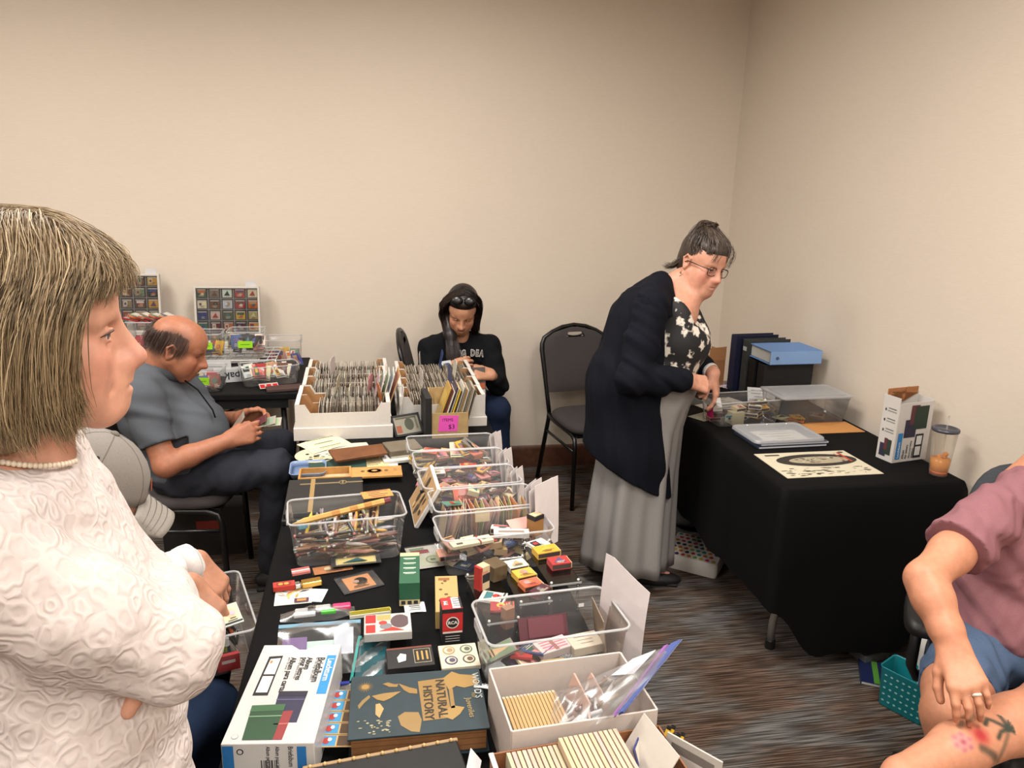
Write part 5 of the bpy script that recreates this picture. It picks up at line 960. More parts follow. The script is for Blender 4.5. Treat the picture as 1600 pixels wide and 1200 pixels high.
# ------------------------------------------------------------------ pen bin
BX = T(-.083, 1.992, TZ+.001) @ rotz(math.radians(6)); clear_bin('clear bin full of pens and pencils', BX, .305, .165, .128)
R = random.Random(12); PH = ['yellow', 'black', 'black', 'grey', 'brown', 'white', 'tan', 'maroon', 'teal', 'tan', 'brown', 'black', 'pink', 'grey', 'black', 'cream', 'brown', 'grey']
pens = []
for i in range(84):
    lay = i//11; up = i >= 66; hue = PH[R.randrange(len(PH))]; L = R.uniform(.125, .15); x = R.uniform(-.085, .085); y = R.uniform(-.055, .055); z = .010+.0125*lay
    yaw = R.choice((R.uniform(-.35, .35), R.uniform(-.35, .35), R.uniform(-.2, .5), R.uniform(.5, .9))); tilt = R.uniform(-.06, .06)
    if up: x = R.uniform(-.12, .11); yaw = R.uniform(1.2, 1.9); y = R.uniform(.0, .03); tilt = -R.uniform(.2, .35); z = .082+R.uniform(0, .012); L = R.uniform(.09, .115)
    lim = .136-abs(math.cos(yaw))*L/2; x = max(-lim, min(lim, x)); lim = .068-abs(math.sin(yaw))*L/2*math.cos(tilt); y = max(-abs(lim), min(abs(lim), y)) if lim > 0 else 0
    if abs(math.sin(yaw)) > .6 and not up: L = min(L, .12); y = 0
    pens.append((x, y, z, yaw, tilt, L, hue))
pens.sort()
for i, (x, y, z, yaw, tilt, L, hue) in enumerate(pens):
    lay = 'standing' if abs(tilt) > .2 else 'lying'; k = i//28; w = ('left end', 'middle', 'right end')[k]
    b = MB(); c = jit(HUES[hue], 14, R); kind = R.randrange(3); r = R.uniform(.0046, .0062)
    if kind == 0: b.tube([(-L/2, 0, 0), (-L/2+.004, 0, 0), (L/2-.02, 0, 0), (L/2, 0, 0)], [r*.8, r, r, .0008], 6, c).tube([(-L/2-.006, 0, 0), (-L/2, 0, 0)], r*.9, 6, (196, 120, 110)).tube([(L/2-.006, 0, 0), (L/2+.001, 0, 0)], [.0016, .0005], 5, (30, 28, 28))
    else: b.tube([(-L/2, 0, 0), (L*.18, 0, 0), (L*.2, 0, 0), (L*.42, 0, 0), (L/2, 0, 0)], [r*.85, r, r*.95, r*.8, .001], 8, c).tube([(-L*.42, 0, r), (-L*.15, 0, r*1.3)], .001, 5, (190, 186, 178) if kind == 1 else (206, 164, 90)).tube([(L*.05, 0, 0), (L*.09, 0, 0)], r*1.07, 8, (206, 176, 120)).tube([(-L/2-.008, 0, 0), (-L/2, 0, 0)], r*.55, 6, (200, 198, 190))
    item('pen', '%s pen %s in the pen bin, %s from its left end' % (hue, lay, ORD[i] if i < 30 else '%dth' % (i+1) if (i+1) % 10 not in (1, 2, 3) else '%d%s' % (i+1, {1: 'st', 2: 'nd', 3: 'rd'}[(i+1) % 10])), 'pen', BX @ T(x, y, z) @ rotz(yaw) @ MX.Rotation(tilt, 4, 'Y'), b, 'gloss', 'pens in the clear bin', smooth=True)
p = thing('giant_pencil', 'oversized wooden pencil laid across the top of the pen bin', 'pencil', M=BX @ T(-.01, .012, .112) @ rotz(.16) @ MX.Rotation(-.10, 4, 'Y'))
MB().tube([(-.105, 0, 0), (.118, 0, 0)], .0085, 6, (226, 178, 96)).build('barrel', 'wood', p); MB().tube([(-.135, 0, 0), (-.104, 0, 0)], [.001, .0084], 6, (224, 184, 118)).build('tip', 'wood', p); MB().tube([(.118, 0, 0), (.136, 0, 0)], .0088, 8, (120, 50, 52)).build('eraser', 'matte', p)
for x in (-.03, .02, .06): MB().tube([(x, 0, 0), (x+.022, 0, 0)], .0088, 6, (190, 132, 60)).build('printed_band', 'matte', p)
item('ink_cube', 'bright blue plastic cube at the left end of the pen bin', 'cube', BX @ T(-.118, .005, .088) @ rotz(.3), MB().box((0, 0, 0), (.026, .022, .022), (86, 168, 196)), 'gloss', bevel=.003)
sheet('price_slip', 'clear orange price slip laid over the pen bin edge', 'slip', BX @ T(.09, .062, .134) @ rotz(.1), .085, .05, (222, 150, 84), lines=4, seed=2)

# ------------------------------------------------------------------ the row of five match bins
BINS = [((.262, 2.565), 2, 'farthest clear bin by the pink note'), ((.275, 2.40), 3, 'second clear bin from the pink note'), ((.285, 2.235), 5, 'third clear bin from the pink note'), ((.305, 2.065), 5, 'fourth clear bin from the pink note'), ((.307, 1.888), 6, 'fifth clear bin before the acrylic stand')]
BH = .108
for k, ((x, y), a, nm) in enumerate(BINS):
    M = T(x, y, TZ+.001) @ rotz(math.radians(a)); clear_bin('matchbook bin: the '+nm, M, .302, .152, BH); R = random.Random(70+k); hu = list(HUES)
    if k == 3:
        for i in range(30):
            c = jit((206, 168, 140), 22, R); an = .15+.5*math.sin(i*.5)*.4
            item('sleeved_label', '%s paper label from the left standing in the %s' % (ORD[i], nm), 'label', M @ T(-.125+.0085*i, .0+R.uniform(-.005, .005), .004) @ rotz(R.uniform(-.25, .1)) @ MX.Rotation(an, 4, 'Y'), MB().box((0, 0, .042), (.0016, .10, .08), c).box((-.0012, 0, .045), (.0004, .075, .05), jit(c, 40, R)), 'gloss', 'labels standing in a bin')
        item('banknote', 'green banknote laid on the labels in the fourth bin', 'banknote', M @ T(-.085, .02, .088) @ rotz(.4) @ MX.Rotation(.2, 4, 'Y'), art(MB().box((0, 0, 0), (.07, .035, .001), (112, 138, 128)), .07, .035, .0007, (112, 138, 128), 4), 'paper')
        item('price_note', 'cream note hung over the front edge of the fourth bin', 'note', M @ T(-.02, -.0795, BH-.018) @ MX.Rotation(PI/2-.1, 4, 'X'), MB().box((0, 0, 0), (.042, .04, .0008), (226, 206, 166)), 'paper'); continue
    xs = []
    for i in range(27):
        lay = i//7; u = (i % 7)/6; xs.append((-.115+.23*u+R.uniform(-.008, .008), R.uniform(-.038, .038), .004+.0185*lay, lay))
    xs.sort()
    for i, (px_, py_, pz_, lay) in enumerate(xs):
        h_ = hu[R.randrange(len(hu))] if R.random() < .55 else R.choice(('cream', 'tan', 'pink', 'white')); lab = '%s %%s, %s from the left in the %s' % (h_, ORD[i], nm)
        Mi = M @ T(px_, py_, pz_) @ rotz(R.uniform(0, 6.3)) @ MX.Rotation(R.uniform(-.35, .35)*(lay > 0), 4, 'X')
        if R.random() < .45: matchbox(lab % 'matchbox', Mi, hue=h_, seed=i*7+k, group='matches in the clear bins')
        else: matchbook(lab % 'matchbook', Mi, hue=h_, seed=i*5+k, group='matches in the clear bins')
M1 = T(.262, 2.565, TZ+.001)
for i, (x, z, h_) in enumerate(((.02, .075, 'cream'), (.045, .082, 'yellow'), (.065, .092, 'grey'), (.10, .075, 'tan'))): matchbook('%s matchbook heaped above the rim of the farthest clear bin' % h_, M1 @ T(x, .0, z) @ rotz(.6*i) @ MX.Rotation(.6, 4, 'X'), .05, .065, h_, 300+i, 'heaped matchbooks')
M3 = T(.285, 2.235, TZ+.001) @ rotz(.09); item('matchbox', 'large bright orange matchbox standing high in the third bin', 'matchbox', M3 @ T(-.015, -.01, .055) @ rotz(.1) @ MX.Rotation(.9, 4, 'X'), art(MB().box((0, 0, .0), (.08, .05, .016), (226, 106, 64)), .08, .05, .0085, (226, 106, 64), 3)); M5 = T(.307, 1.888, TZ+.001) @ rotz(.1)
item('matchbook', 'very long white matchbook with red string in the fifth bin', 'matchbook', M5 @ T(-.07, -.045, .082) @ rotz(.18), MB().box((0, 0, 0), (.115, .035, .008), (232, 220, 186)).box((.02, 0, .002), (.003, .036, .010), (170, 40, 44)).rect(-.035, -.004, .018, .01, (90, 80, 74), .0046).rect(.036, 0, .01, .012, (90, 80, 74), .0046)); item('matchbook', 'long white feather-printed box in the fifth bin', 'matchbook', M5 @ T(.045, -.025, .085) @ rotz(-.22), MB().box((0, 0, 0), (.095, .032, .012), (224, 216, 206)).rect(0, 0, .07, .012, (150, 130, 120), .0064))
item('matchbox', 'brown and black box upright at the right end of the fifth bin', 'matchbox', M5 @ T(.118, -.005, .075) @ rotz(.5), MB().box((0, 0, .02), (.035, .03, .055), (170, 120, 66)).box((0, 0, .044), (.036, .031, .012), (34, 30, 28)).rect(0, 0, .03, .024, (222, 196, 150), .051)); item('price_card', 'pink card lying in the fifth bin', 'card', M5 @ T(.09, .04, .08) @ rotz(.2) @ MX.Rotation(.3, 4, 'X'), MB().box((0, 0, 0), (.07, .045, .001), (222, 170, 158)), 'paper')
# index sheets standing at the right ends of the bins
for i, (x, y, z, w, h, rz, lab) in enumerate(((.428, 2.53, .79, .05, .12, 62, 'small folded white index sheet at the end of the farthest bin'), (.438, 2.375, .78, .06, .12, 64, 'folded white index sheet at the end of the second bin'), (.448, 2.215, .775, .055, .12, 66, 'narrow white index sheet at the end of the third bin'), (.462, 2.03, .775, .07, .15, 60, 'white index sheet at the end of the fourth bin'), (.468, 1.93, .765, .11, .20, 50, 'largest folded white index sheet before the grey skirt'))):
    item('index_sheet', lab, 'index sheet', T(x, y, z-.02) @ rotz(math.radians(rz-8)) , MB().strip([[(-w/2+w*j/4, .0015*math.sin(j)+.01*u*u, h*u) for j in range(5)] for u in (0, .25, .5, .75, 1.0)], (236, 226, 224)).strip([[(-w/2+w*j/4, .012+.0015*math.sin(j)+.016*u, h*u*(.90+.012*j)) for j in range(5)] for u in (0, .5, 1.0)], (224, 216, 214)), 'paper', 'white index sheets', solid=.0008)
# canvas leaning on the third bin
cv = thing('leaning_canvas', 'small white edged canvas board leaning against the third bin', 'canvas', M=T(.108, 2.205, TZ+.002) @ MX.Rotation(.52, 4, 'Y') @ rotz(.05)); MB().box((0, 0, .07), (.012, .19, .14), (226, 220, 214)).build('stretcher', 'matte', cv, bevel=.002); a = MB(); mm = MX.Rotation(-PI/2, 4, 'Y'); a.rect(.07, 0, .13, .18, (176, 140, 96), .0066, mm); R = random.Random(4)
for i in range(14): a.disc(.07+R.uniform(-.05, .05), R.uniform(-.08, .08), R.uniform(.006, .02), R.uniform(.004, .012), (70, 58, 46) if i % 2 else (206, 176, 130), .007+.0002*i, 10, mm)
a.build('picture', 'matte', cv)

# ------------------------------------------------------------------ small goods in front of the bins
def carton(name, label, M, d, col, fn=None, mat='matte', cat='box', bev=.0015):
    t = thing(name, label, cat, M=M); l, w, h = d; MB().box((0, 0, h/2), d, col).build('carton', mat, t, bevel=bev)
    if fn: b = MB(); fn(b, l, w, h); b.build('print', 'matte', t)
    return t
FR = MX.Rotation(PI/2, 4, 'X')             # maps the XY plane onto the front (-y) face
def gbox(b, l, w, h):
    for i in range(4): b.rect(0, w*(.3-.16*i), l*.62, .005, (196, 206, 186), h+.0004); b.rect(.0, w*(.265-.16*i), l*.45, .003, (150, 176, 150), h+.0004)
    b.rect(0, w*.44, l*.98, w*.12, (222, 202, 150), h+.0003); b.rect(0, h*.14, l*.98, h*.26, (206, 190, 140), w/2+.0004, FR)
    for s in (-.3, 0, .3): b.rect(l*s, h*.15, l*.2, h*.16, (40, 40, 34), w/2+.0008, FR)
gb = at(640, 888, .80); carton('tall_green_box', 'long dark green carton with cream lettering among loose cards', T(gb.x, gb.y, TZ+.001) @ rotz(math.radians(-3)), (.050, .155, .062), (34, 92, 62), gbox)
def goldp(b, l, w, h):
    R = random.Random(8)
    for i in range(10): b.disc(R.uniform(-.3, .3)*l, R.uniform(-.42, .42)*w, R.uniform(.003, .007), None, (108, 74, 40), h+.0004, 8)
    b.rect(-l*.1, w*.4, l*.5, .012, (150, 96, 44), h+.0005)
gp = at(698, 927, .785); carton('gold_carton', 'long gold printed carton under the red tube box', T(gp.x, gp.y, TZ+.001) @ rotz(math.radians(-4)), (.055, .165, .045), (192, 160, 100), goldp)
def redp(b, l, w, h):
    b.rect(0, 0, l*.98, w*.98, (196, 34, 36), h+.0003).rect(l*.24, .0, l*.45, w*.9, (228, 222, 214), h+.0006).rect(l*.44, 0, l*.1, w*.9, (24, 22, 22), h+.0009)
    for i in range(4): b.rect(l*.24, w*(.3-.18*i), l*.34, .0025, (90, 86, 84), h+.001)
    b.rect(0, h*.62, l*.98, h*.6, (196, 34, 36), w/2+.0003, FR).disc(0, h*.62, .0145, None, (232, 224, 216), w/2+.0006, 18, FR).disc(0, h*.62, .012, None, (26, 20, 20), w/2+.0009, 18, FR).rect(0, h*.35, l*.94, h*.05, (232, 224, 216), w/2+.0006, FR).rect(0, h*.93, l*.98, h*.07, (24, 20, 20), w/2+.0007, FR)
    for i in range(3): b.rect(0, h*(.24-.07*i), l*.7, h*.02, (200, 196, 190), w/2+.0006, FR)
rb = at(703, 985, .77); t = carton('red_tube_box', 'red, white and black valve box with round logo', T(rb.x+.004, rb.y+.015, TZ+.001) @ rotz(math.radians(2)), (.046, .05, .088), (22, 21, 22), redp)
text(t, 'RCA', .0105, (232, 224, 216), T(0, -.0262, .0545) @ FR, 'matte', 'logo_lettering', 'CENTER', 1, .0004); text(t, 'PM', .013, (240, 226, 216), T(-.012, .0, .0893) @ rotz(PI/2), 'matte', 'lettering', 'CENTER', 1, .0004)
for i, (px, py, rz, lab) in enumerate(((648, 949, 3, 'white receipt slip lying beside the gold carton'), (763, 1073, 68, 'white receipt slip sticking out of the old book'))): sheet('receipt_slip', lab, 'slip', tm(px, py, .743 if i == 0 else .785, rz) @ MX.Rotation(.5*i, 4, 'Y'), .05, .045, (230, 232, 232), bow=.002, lines=5, seed=i)
# clear pouch with a dollar note
pc = thing('banknote_pouch', 'clear pouch holding a dollar note beside the green carton', 'pouch', M=tm(668, 870, .744, 10)); MB().box((0, 0, .001), (.10, .125, .001), (196, 192, 184)).build('backing', 'gloss', pc); a = MB(); a.rect(.008, -.022, .075, .062, (192, 196, 172), .002).disc(.01, -.022, .02, .022, (120, 128, 108), .0024).disc(.01, -.022, .016, .018, (176, 182, 156), .0027).rect(.01, -.022, .014, .008, (110, 116, 98), .003).rect(-.015, .03, .05, .02, (138, 56, 62), .0022).rect(-.02, .048, .04, .012, (110, 140, 112), .0022); a.build('dollar_note', 'paper', pc); MB().rect(0, 0, .102, .128, z=.0045).build('pouch_front', 'sleeve', pc)
# banknotes and bits
def note(label, px, py, rz, w, h, c, seed, pouch=None, z=.7425):
    t = thing('banknote_card', label, 'banknote', M=tm(px, py, z, rz), group='loose banknotes and labels')
    if pouch: MB().box((0, 0, .0004), pouch, (70, 70, 72)).build('pouch_back', 'gloss', t)
    b = MB(); b.box((0, 0, .001), (w, h, .001), c); art(b, w, h, .0016, c, seed); b.build('note_print', 'paper', t); MB().rect(0, 0, (pouch or (w+.01, h+.01))[0], (pouch or (w+.01, h+.01))[1], z=.004).build('sleeve_front', 'sleeve', t)
note('cream and green ticket in dark sleeve, farthest of the loose notes', 556, 876, 5, .105, .036, (222, 206, 160), 1, (.13, .048, .0006), .752); note('orange banknote lying under the cream and green ticket', 520, 889, 12, .10, .04, (208, 142, 92), 2); note('two orange banknotes in a clear grey pouch, nearest of the loose notes', 561, 910, 20, .07, .066, (212, 152, 104), 6, (.105, .085, .0006))
lg = thing('pink_lighter', 'pink striped folding matchbook beside a steel lighter', 'matchbook', M=tm(470, 893, .765, 15)); 
for i in range(3): MB().box((0, .008*i-.008, .001*i), (.045, .007, .006), ((202, 120, 116), (226, 206, 196), (196, 96, 92))[i]).build('strip', 'matte', lg)
st = thing('steel_lighter', 'brass and steel pocket lighter lying on a postcard', 'lighter', M=tm(483, 911, .752, 14)); MB().box((.006, 0, 0), (.050, .026, .014), (120, 96, 60)).build('case', 'gold', st, bevel=.003); MB().box((-.028, 0, 0), (.014, .022, .012), (126, 140, 142)).build('lighter_cap', 'silver', st, bevel=.003)
rl = item('red_matchbox', 'red and gold matchbox on the left postcard', 'matchbox', tm(444, 919, .746, 8), MB().box((0, 0, .006), (.052, .026, .012), (192, 52, 38)).rect(.0, 0, .036, .018, (150, 40, 34), .0123).disc(-.008, 0, .006, None, (214, 160, 60), .0127).disc(.006, 0, .006, None, (214, 160, 60), .0127))
pcd = thing('picture_postcard', 'white postcard with yellow drawing at the table edge', 'postcard', M=tm(459, 928, .742, 3)); MB().box((0, 0, .0006), (.088, .10, .001), (232, 226, 214)).build('card', 'paper', pcd); a = MB(); R = random.Random(6)
for i in range(16): a.quad([(x, y, .0014+.0001*i) for x, y in ((lambda cx, cy, an, l: [(cx-l*math.cos(an), cy-l*math.sin(an)), (cx+.003, cy-.002), (cx+l*math.cos(an), cy+l*math.sin(an)), (cx-.003, cy+.003)])(R.uniform(-.03, .03), R.uniform(-.03, .04), R.uniform(0, 3), R.uniform(.008, .02)))], R.choice(((206, 160, 70), (226, 196, 110), (70, 60, 50), (196, 110, 80))))
a.rect(.02, -.038, .034, .018, (96, 66, 90), .004).rect(.02, -.038, .022, .011, (190, 140, 80), .0044); a.build('drawing', 'paper', pcd); sheet('receipt_slip', 'white slip peeking from under the postcard', 'slip', tm(492, 930, .741, -12), .05, .06, (228, 230, 232))
# bag of highlighters
hb = thing('highlighter_bag', 'clear bag of pink and green highlighter labels', 'bag', M=tm(497, 962, .745, 4))
for i, (x, y, w, h, c) in enumerate(((-.03, .012, .045, .018, (222, 222, 220)), (.012, .014, .035, .02, (228, 226, 222)), (.055, .010, .042, .020, (232, 60, 110)), (-.03, -.012, .05, .014, (226, 226, 224)), (.024, -.014, .034, .011, (86, 200, 70)), (-.015, .0, .016, .012, (36, 34, 34)))): MB().box((x, y, .008+.002*i), (w, h, .010), c).build('marker', 'gloss', hb, bevel=.003)
MB().strip([[(.085*u, .032*v*(1-.55*abs(u)**3), .004+.02*(1-u*u)*(1-v*v)+.002*math.sin(9*u+5*v)) for v in (-1, -.6, -.2, .2, .6, 1)] for u in [-1+.2*i for i in range(11)]]).build('wrapper', 'zip_bag', hb, True)
item('folding_ruler', 'yellow folded tape strip beside the highlighter bag', 'ruler', tm(578, 957, .748, 6), MB().box((0, .004, 0), (.095, .002, .012), (206, 190, 70)).box((0, -.006, -.003), (.095, .002, .008), (226, 222, 200)).box((.048, -.001, -.001), (.002, .012, .010), (214, 200, 90)))
# teal zip bags and cards under the album box
def zipbag(label, M, w, h, tint, inside, zc, puff=.018):
    t = thing('zip_bag', label, 'bag', M=M, group='zip bags on the table')
    for i, (x, y, l, d, c) in enumerate(inside): MB().box((x, y, .004+.002*i), (l, d, .003), c).build('enclosed_card', 'gloss', t)
    for sgn in (1,): MB().strip([[(w/2*u, h/2*v, .002+puff*(1-u**4)*(1-v**4)+.003*math.sin(7*u+4*v)) for v in [-1+.25*j for j in range(9)]] for u in [-1+.2*i for i in range(11)]], tint).build('bag_film', 'zip_bag', t, True)
    MB().box((0, h/2-.006, .004), (w, .008, .003), zc).build('zip_strip', 'gloss', t); return t
zipbag('clear bag of green tickets poking out behind the album box', T(-.125, 1.455, TZ+.05) @ MX.Rotation(.5, 4, 'X'), .17, .12, (200, 214, 216), [(.0, -.01, .07, .05, (196, 222, 206)), (-.05, .0, .05, .05, (120, 90, 140)), (.05, .01, .04, .06, (196, 200, 206))], (120, 160, 180))
zipbag('teal tinted zip bag flat between album box and red tin', T(-.02, 1.47, TZ+.002) @ rotz(1.48), .17, .075, (40, 110, 116), [(0, 0, .15, .06, (34, 84, 92))], (40, 168, 160), .004)
zipbag('blue zip bag with strips of printed labels left of the old book', T(-.028, 1.315, TZ+.002), .13, .17, (200, 206, 216), [(-.045, -.02, .03, .10, (70, 150, 196)), (-.01, .01, .035, .12, (190, 150, 92)), (.03, .05, .06, .018, (206, 50, 50))], (44, 52, 150), .012)
st = thing('label_strip', 'column of blue and gold stamp labels beside the album box', 'labels', M=T(-.075, 1.27, TZ+.022) @ rotz(-.12))
for i in range(5):
    s_ = MB(); s_.box((0, .064-.032*i, 0), (.064, .030, .0015), (212, 176, 116)).rect(-.014, .064-.032*i, .030, .026, (70, 156, 206), .001).rect(.017, .064-.032*i, .026, .026, (96, 66, 40), .001).disc(-.016, .064-.032*i, .006, .009, (178, 60, 56), .0014, 10).disc(-.010, .067-.032*i, .004, .005, (226, 226, 226), .0016, 8); s_.build('label', 'gloss', st)
# red record tin, black case, stamp sheet
def tin(b, l, w, h):
    b.rect(0, 0, l*.97, w*.96, (206, 200, 190), h+.0003).rect(-l*.36, w*.25, l*.22, w*.42, (176, 36, 36), h+.0006).rect(-l*.36, -w*.25, l*.2, w*.4, (190, 44, 38), h+.0006).rect(-l*.08, w*.3, l*.3, w*.28, (176, 160, 96), h+.0006).disc(l*.26, w*.06, l*.2, w*.34, (92, 72, 74), h+.0008, 20).quad([(-l*.2, -w*.4, h+.0009), (l*.35, -w*.42, h+.0009), (l*.1, -w*.22, h+.0009)], (206, 50, 36)).disc(-l*.04, -w*.16, l*.13, w*.14, (128, 128, 132), h+.001, 14).rect(l*.46, 0, l*.05, w*.9, (200, 206, 216), h+.0011).disc(-l*.1, w*.02, l*.09, w*.1, (210, 60, 44), h+.0012, 12)
carton('game_tin', 'flat red, grey and white illustrated tin', tm(606, 986, .765, 0), (.104, .078, .02), (190, 186, 180), tin, 'gloss')
def blk(b, l, w, h):
    b.rect(0, w*.46, l*.98, w*.08, (120, 58, 40), h+.0004); b.quad([(-l*.26, -w*.25, h+.0005), (-l*.1, -w*.18, h+.0005), (-l*.08, w*.12, h+.0005), (-l*.2, w*.2, h+.0005), (-l*.28, -.0, h+.0005)], (228, 226, 220)); b.rect(l*.26, 0, l*.36, w*.7, (190, 176, 140), h+.0004).rect(l*.26, 0, l*.34, w*.66, (20, 18, 18), h+.0006)
    for i in range(3): b.rect(l*(.16+.1*i), 0, l*.04, w*.45, (190, 150, 76), h+.0009)
carton('presentation_case', 'flat black case with gold lettering and white tag', tm(641, 1035, .755, 2), (.098, .07, .014), (22, 20, 20), blk)
def stm(b, l, w, h):
    for i, (x, y, c) in enumerate(((-.24, .24, (176, 150, 100)), (.22, .24, (96, 112, 100)), (-.22, -.2, (76, 66, 104)), (.24, -.2, (92, 78, 56)))): b.disc(l*x, w*y, l*.17, w*.19, c, h+.0004, 16).disc(l*x, w*y, l*.13, w*.14, jit((210, 200, 176), 10), h+.0007, 14).disc(l*x+.002, w*y, l*.08, w*.09, jit(c, 20), h+.001, 10)
    b.rect(0, .02*w, l*.96, .0008, (190, 176, 150), h+.0003).rect(0, .02*w, .0008, w*.94, (190, 176, 150), h+.0003)
carton('sticker_sheet', 'cream sheet of four round emblem stickers above the old book', tm(717, 1030, .752, 1), (.082, .082, .010), (226, 214, 186), stm)

# ------------------------------------------------------------------ acrylic riser with matchboxes
ac = thing('acrylic_riser', 'clear three step acrylic riser carrying old matchboxes', 'riser', M=T(.345, 1.665, TZ+.001) @ rotz(math.radians(6))); ST = [(-.085, -.035, .045), (.0, .0, .062), (.085, .035, .080)]
for x, y, h in ST:
    MB().box((x, y, h), (.080, .23, .004)).build('shelf_plate', 'acrylic', ac, bevel=.001); MB().box((x, y-.115, h), (.080, .0015, .004)).build('plate_edge', 'clear_rim', ac)
    for sx in (-.034, .034):
        for sy in (-.108, .108): pst = MB().lathe([(.003, 0), (.003, h-.002)], 8, m=T(x+sx, y+sy, 0)).build('post', 'acrylic', ac, True); MB().ball((x+sx, y+sy, h+.004), .0034, (236, 234, 230), 8).build('post_cap', 'gloss', pst, True)
AM = T(.345, 1.665, TZ+.001) @ rotz(math.radians(6))
def onr(k, dy, dx=0, rz=0): x, y, h = ST[k]; return AM @ T(x+dx, y+dy, h+.0025) @ rotz(math.radians(rz))
item('tinder_box', 'mottled brown box at the back of the riser', 'box', onr(0, .085, .03, 20), MB().box((0, 0, .02), (.042, .05, .04), (104, 84, 58)), 'cover', bevel=.002)
G_ = 'matchboxes on the acrylic riser'
item('matchbox', 'upright red matchbox with black band on the riser', 'matchbox', onr(0, .04, -.015, 30), MB().box((0, 0, .03), (.03, .022, .06), (176, 40, 38)).box((.004, .0, .03), (.0235, .0225, .0605), (214, 190, 150)).box((.004, 0, .03), (.0240, .0230, .022), (34, 28, 28)).rect(0, .034, .02, .03, (206, 150, 120), .0113, FR), 'matte', G_)
matchbox('white matchbox with peach portrait in middle of riser', onr(1, .05, 0, 8), .05, .04, .014, 'white', 91, G_); matchbox('yellow matchbox with dark disc in middle of riser', onr(1, .0, .005, 10), .05, .04, .014, 'yellow', 92, G_); matchbox('orange and yellow matchbox at the front of the middle step', onr(1, -.045, .008, 12), .05, .036, .012, 'orange', 97, G_); matchbox('maroon matchbox overhanging the middle step', onr(1, -.085, .02, 35), .05, .03, .014, 'maroon', 94, G_)
matchbox('white matchbook shaped box at the very back of the top step', onr(2, .085, -.005, 20), .05, .04, .008, 'white', 95, G_); matchbox('gold matchbox with picture on the top step', onr(2, .035, .0, 6), .062, .04, .016, 'yellow', 98, G_); matchbox('bright red matchbox with white label on the top step', onr(2, -.03, .012, 2), .05, .04, .016, 'red', 93, G_)
matchbook('white folded matchbook on the lowest riser step', onr(0, -.015, .0, 60), .045, .06, 'white', 96, G_); matchbook('red torn matchbook at front of the lowest riser step', onr(0, -.06, .01, 75), .04, .055, 'red', 99, G_); item('matchbox', 'plain brown kraft box standing before the lowest riser step', 'matchbox', onr(0, -.098, .012, 20), MB().box((0, 0, .0), (.024, .02, .05), (150, 104, 74)), 'matte', G_)

# ------------------------------------------------------------------ near end of the long table
def album_art(b, l, w, z, m=None):          # printed album pictures, in box coordinates u right, v down
    P = lambda u, v: (-l/2+u*l, w/2-v*w)
    def q(pts, c, dz): b.quad([(*P(u, v), z+dz) for u, v in reversed(pts)], c, m)
    q([(.13, .14), (.30, .13), (.30, .56), (.12, .56)], (16, 16, 18), .0003); q([(.16, .17), (.285, .16), (.285, .34), (.15, .34)], (232, 230, 226), .0006); q([(.15, .36), (.28, .36), (.28, .53), (.145, .53)], (226, 224, 222), .0006); q([(.17, .19), (.20, .19), (.20, .22), (.17, .22)], (222, 130, 60), .0009)
    q([(.42, .52), (.76, .52), (.74, .82), (.44, .82)], (44, 42, 70), .0004); q([(.42, .52), (.76, .52), (.755, .57), (.425, .57)], (30, 28, 48), .0007); q([(.42, .60), (.75, .60), (.75, .607), (.42, .607)], (110, 108, 140), .0008)
    q([(.48, .72), (.66, .71), (.64, .97), (.50, .97)], (146, 50, 50), .0008); q([(.49, .83), (.65, .825), (.65, .835), (.49, .84)], (190, 110, 100), .001)
    q([(.17, .66), (.55, .65), (.54, .97), (.21, .97)], (34, 72, 42), .001); q([(.17, .66), (.55, .65), (.55, .71), (.175, .72)], (58, 100, 62), .0013); q([(.18, .76), (.55, .755), (.55, .765), (.18, .77)], (120, 156, 116), .0014)
ab = thing('album_box', 'white album carton with blue logo strip lying at the table edge', 'carton', M=T(-.172, 1.288, TZ+.001) @ rotz(math.radians(-7))); l, w, h = .155, .285, .078
MB().prism([(-l/2, -w/2), (l/2, -w/2), (l/2, w/2), (l*.2, w/2), (l*.06, w/2-.016), (-l*.02, w/2-.016), (-l*.14, w/2), (-l/2, w/2)], .0, h, (214, 210, 206)).build('carton', 'gloss', ab, bevel=.0015)
b = MB(); album_art(b, l, w, h); b.disc(-l*.38, -w*.44, .006, None, (150, 148, 146), h+.0004).disc(-l*.38, -w*.44, .005, None, (214, 210, 206), h+.0007)
b.rect(l*.42, w*.16, l*.115, w*.42, (40, 140, 206), h+.0004)
for i in range(9): b.rect(-.012+.003*i+(.001 if i % 3 else 0), .028, .0012 if i % 2 else .002, .034, (60, 58, 58), w/2+.0004, FR)
b.rect(-l*.43, h*.5, l*.12, h*.9, (40, 120, 190), w/2+.0004, FR).rect(l*.36, h*.62, l*.10, h*.6, (40, 120, 190), w/2+.0004, FR).disc(-l*.30, h*.8, .006, None, (30, 30, 30), w/2+.0004, 12, FR).disc(-l*.30, h*.8, .004, None, (214, 210, 206), w/2+.0006, 12, FR)
b.build('print', 'matte', ab); D_ = rotz(-PI/2)
text(ab, 'Leuchtturm', .0165, (236, 236, 236), T(l*.42, w*.33, h+.0009) @ D_, 'matte', 'lettering', 'LEFT', .9, .0003)
for u, s, k, dv in ((.295, 'Briefalbum', .019, .345), (.245, 'for 100 large size covers', .0075, .345), (.15, 'Album', .0155, .345), (.085, 'pour lettres', .0155, .345), (.04, 'pour 100 lettres au format', .0065, .345), (-.055, 'Album para cartas', .0155, .345), (-.105, 'para 100 cartas', .0065, .345)): text(ab, s, k, (36, 34, 36), T(l*u, w*dv, h+.0008) @ D_, 'matte', 'lettering', 'LEFT', .95, .0004 if k > .01 else 0)
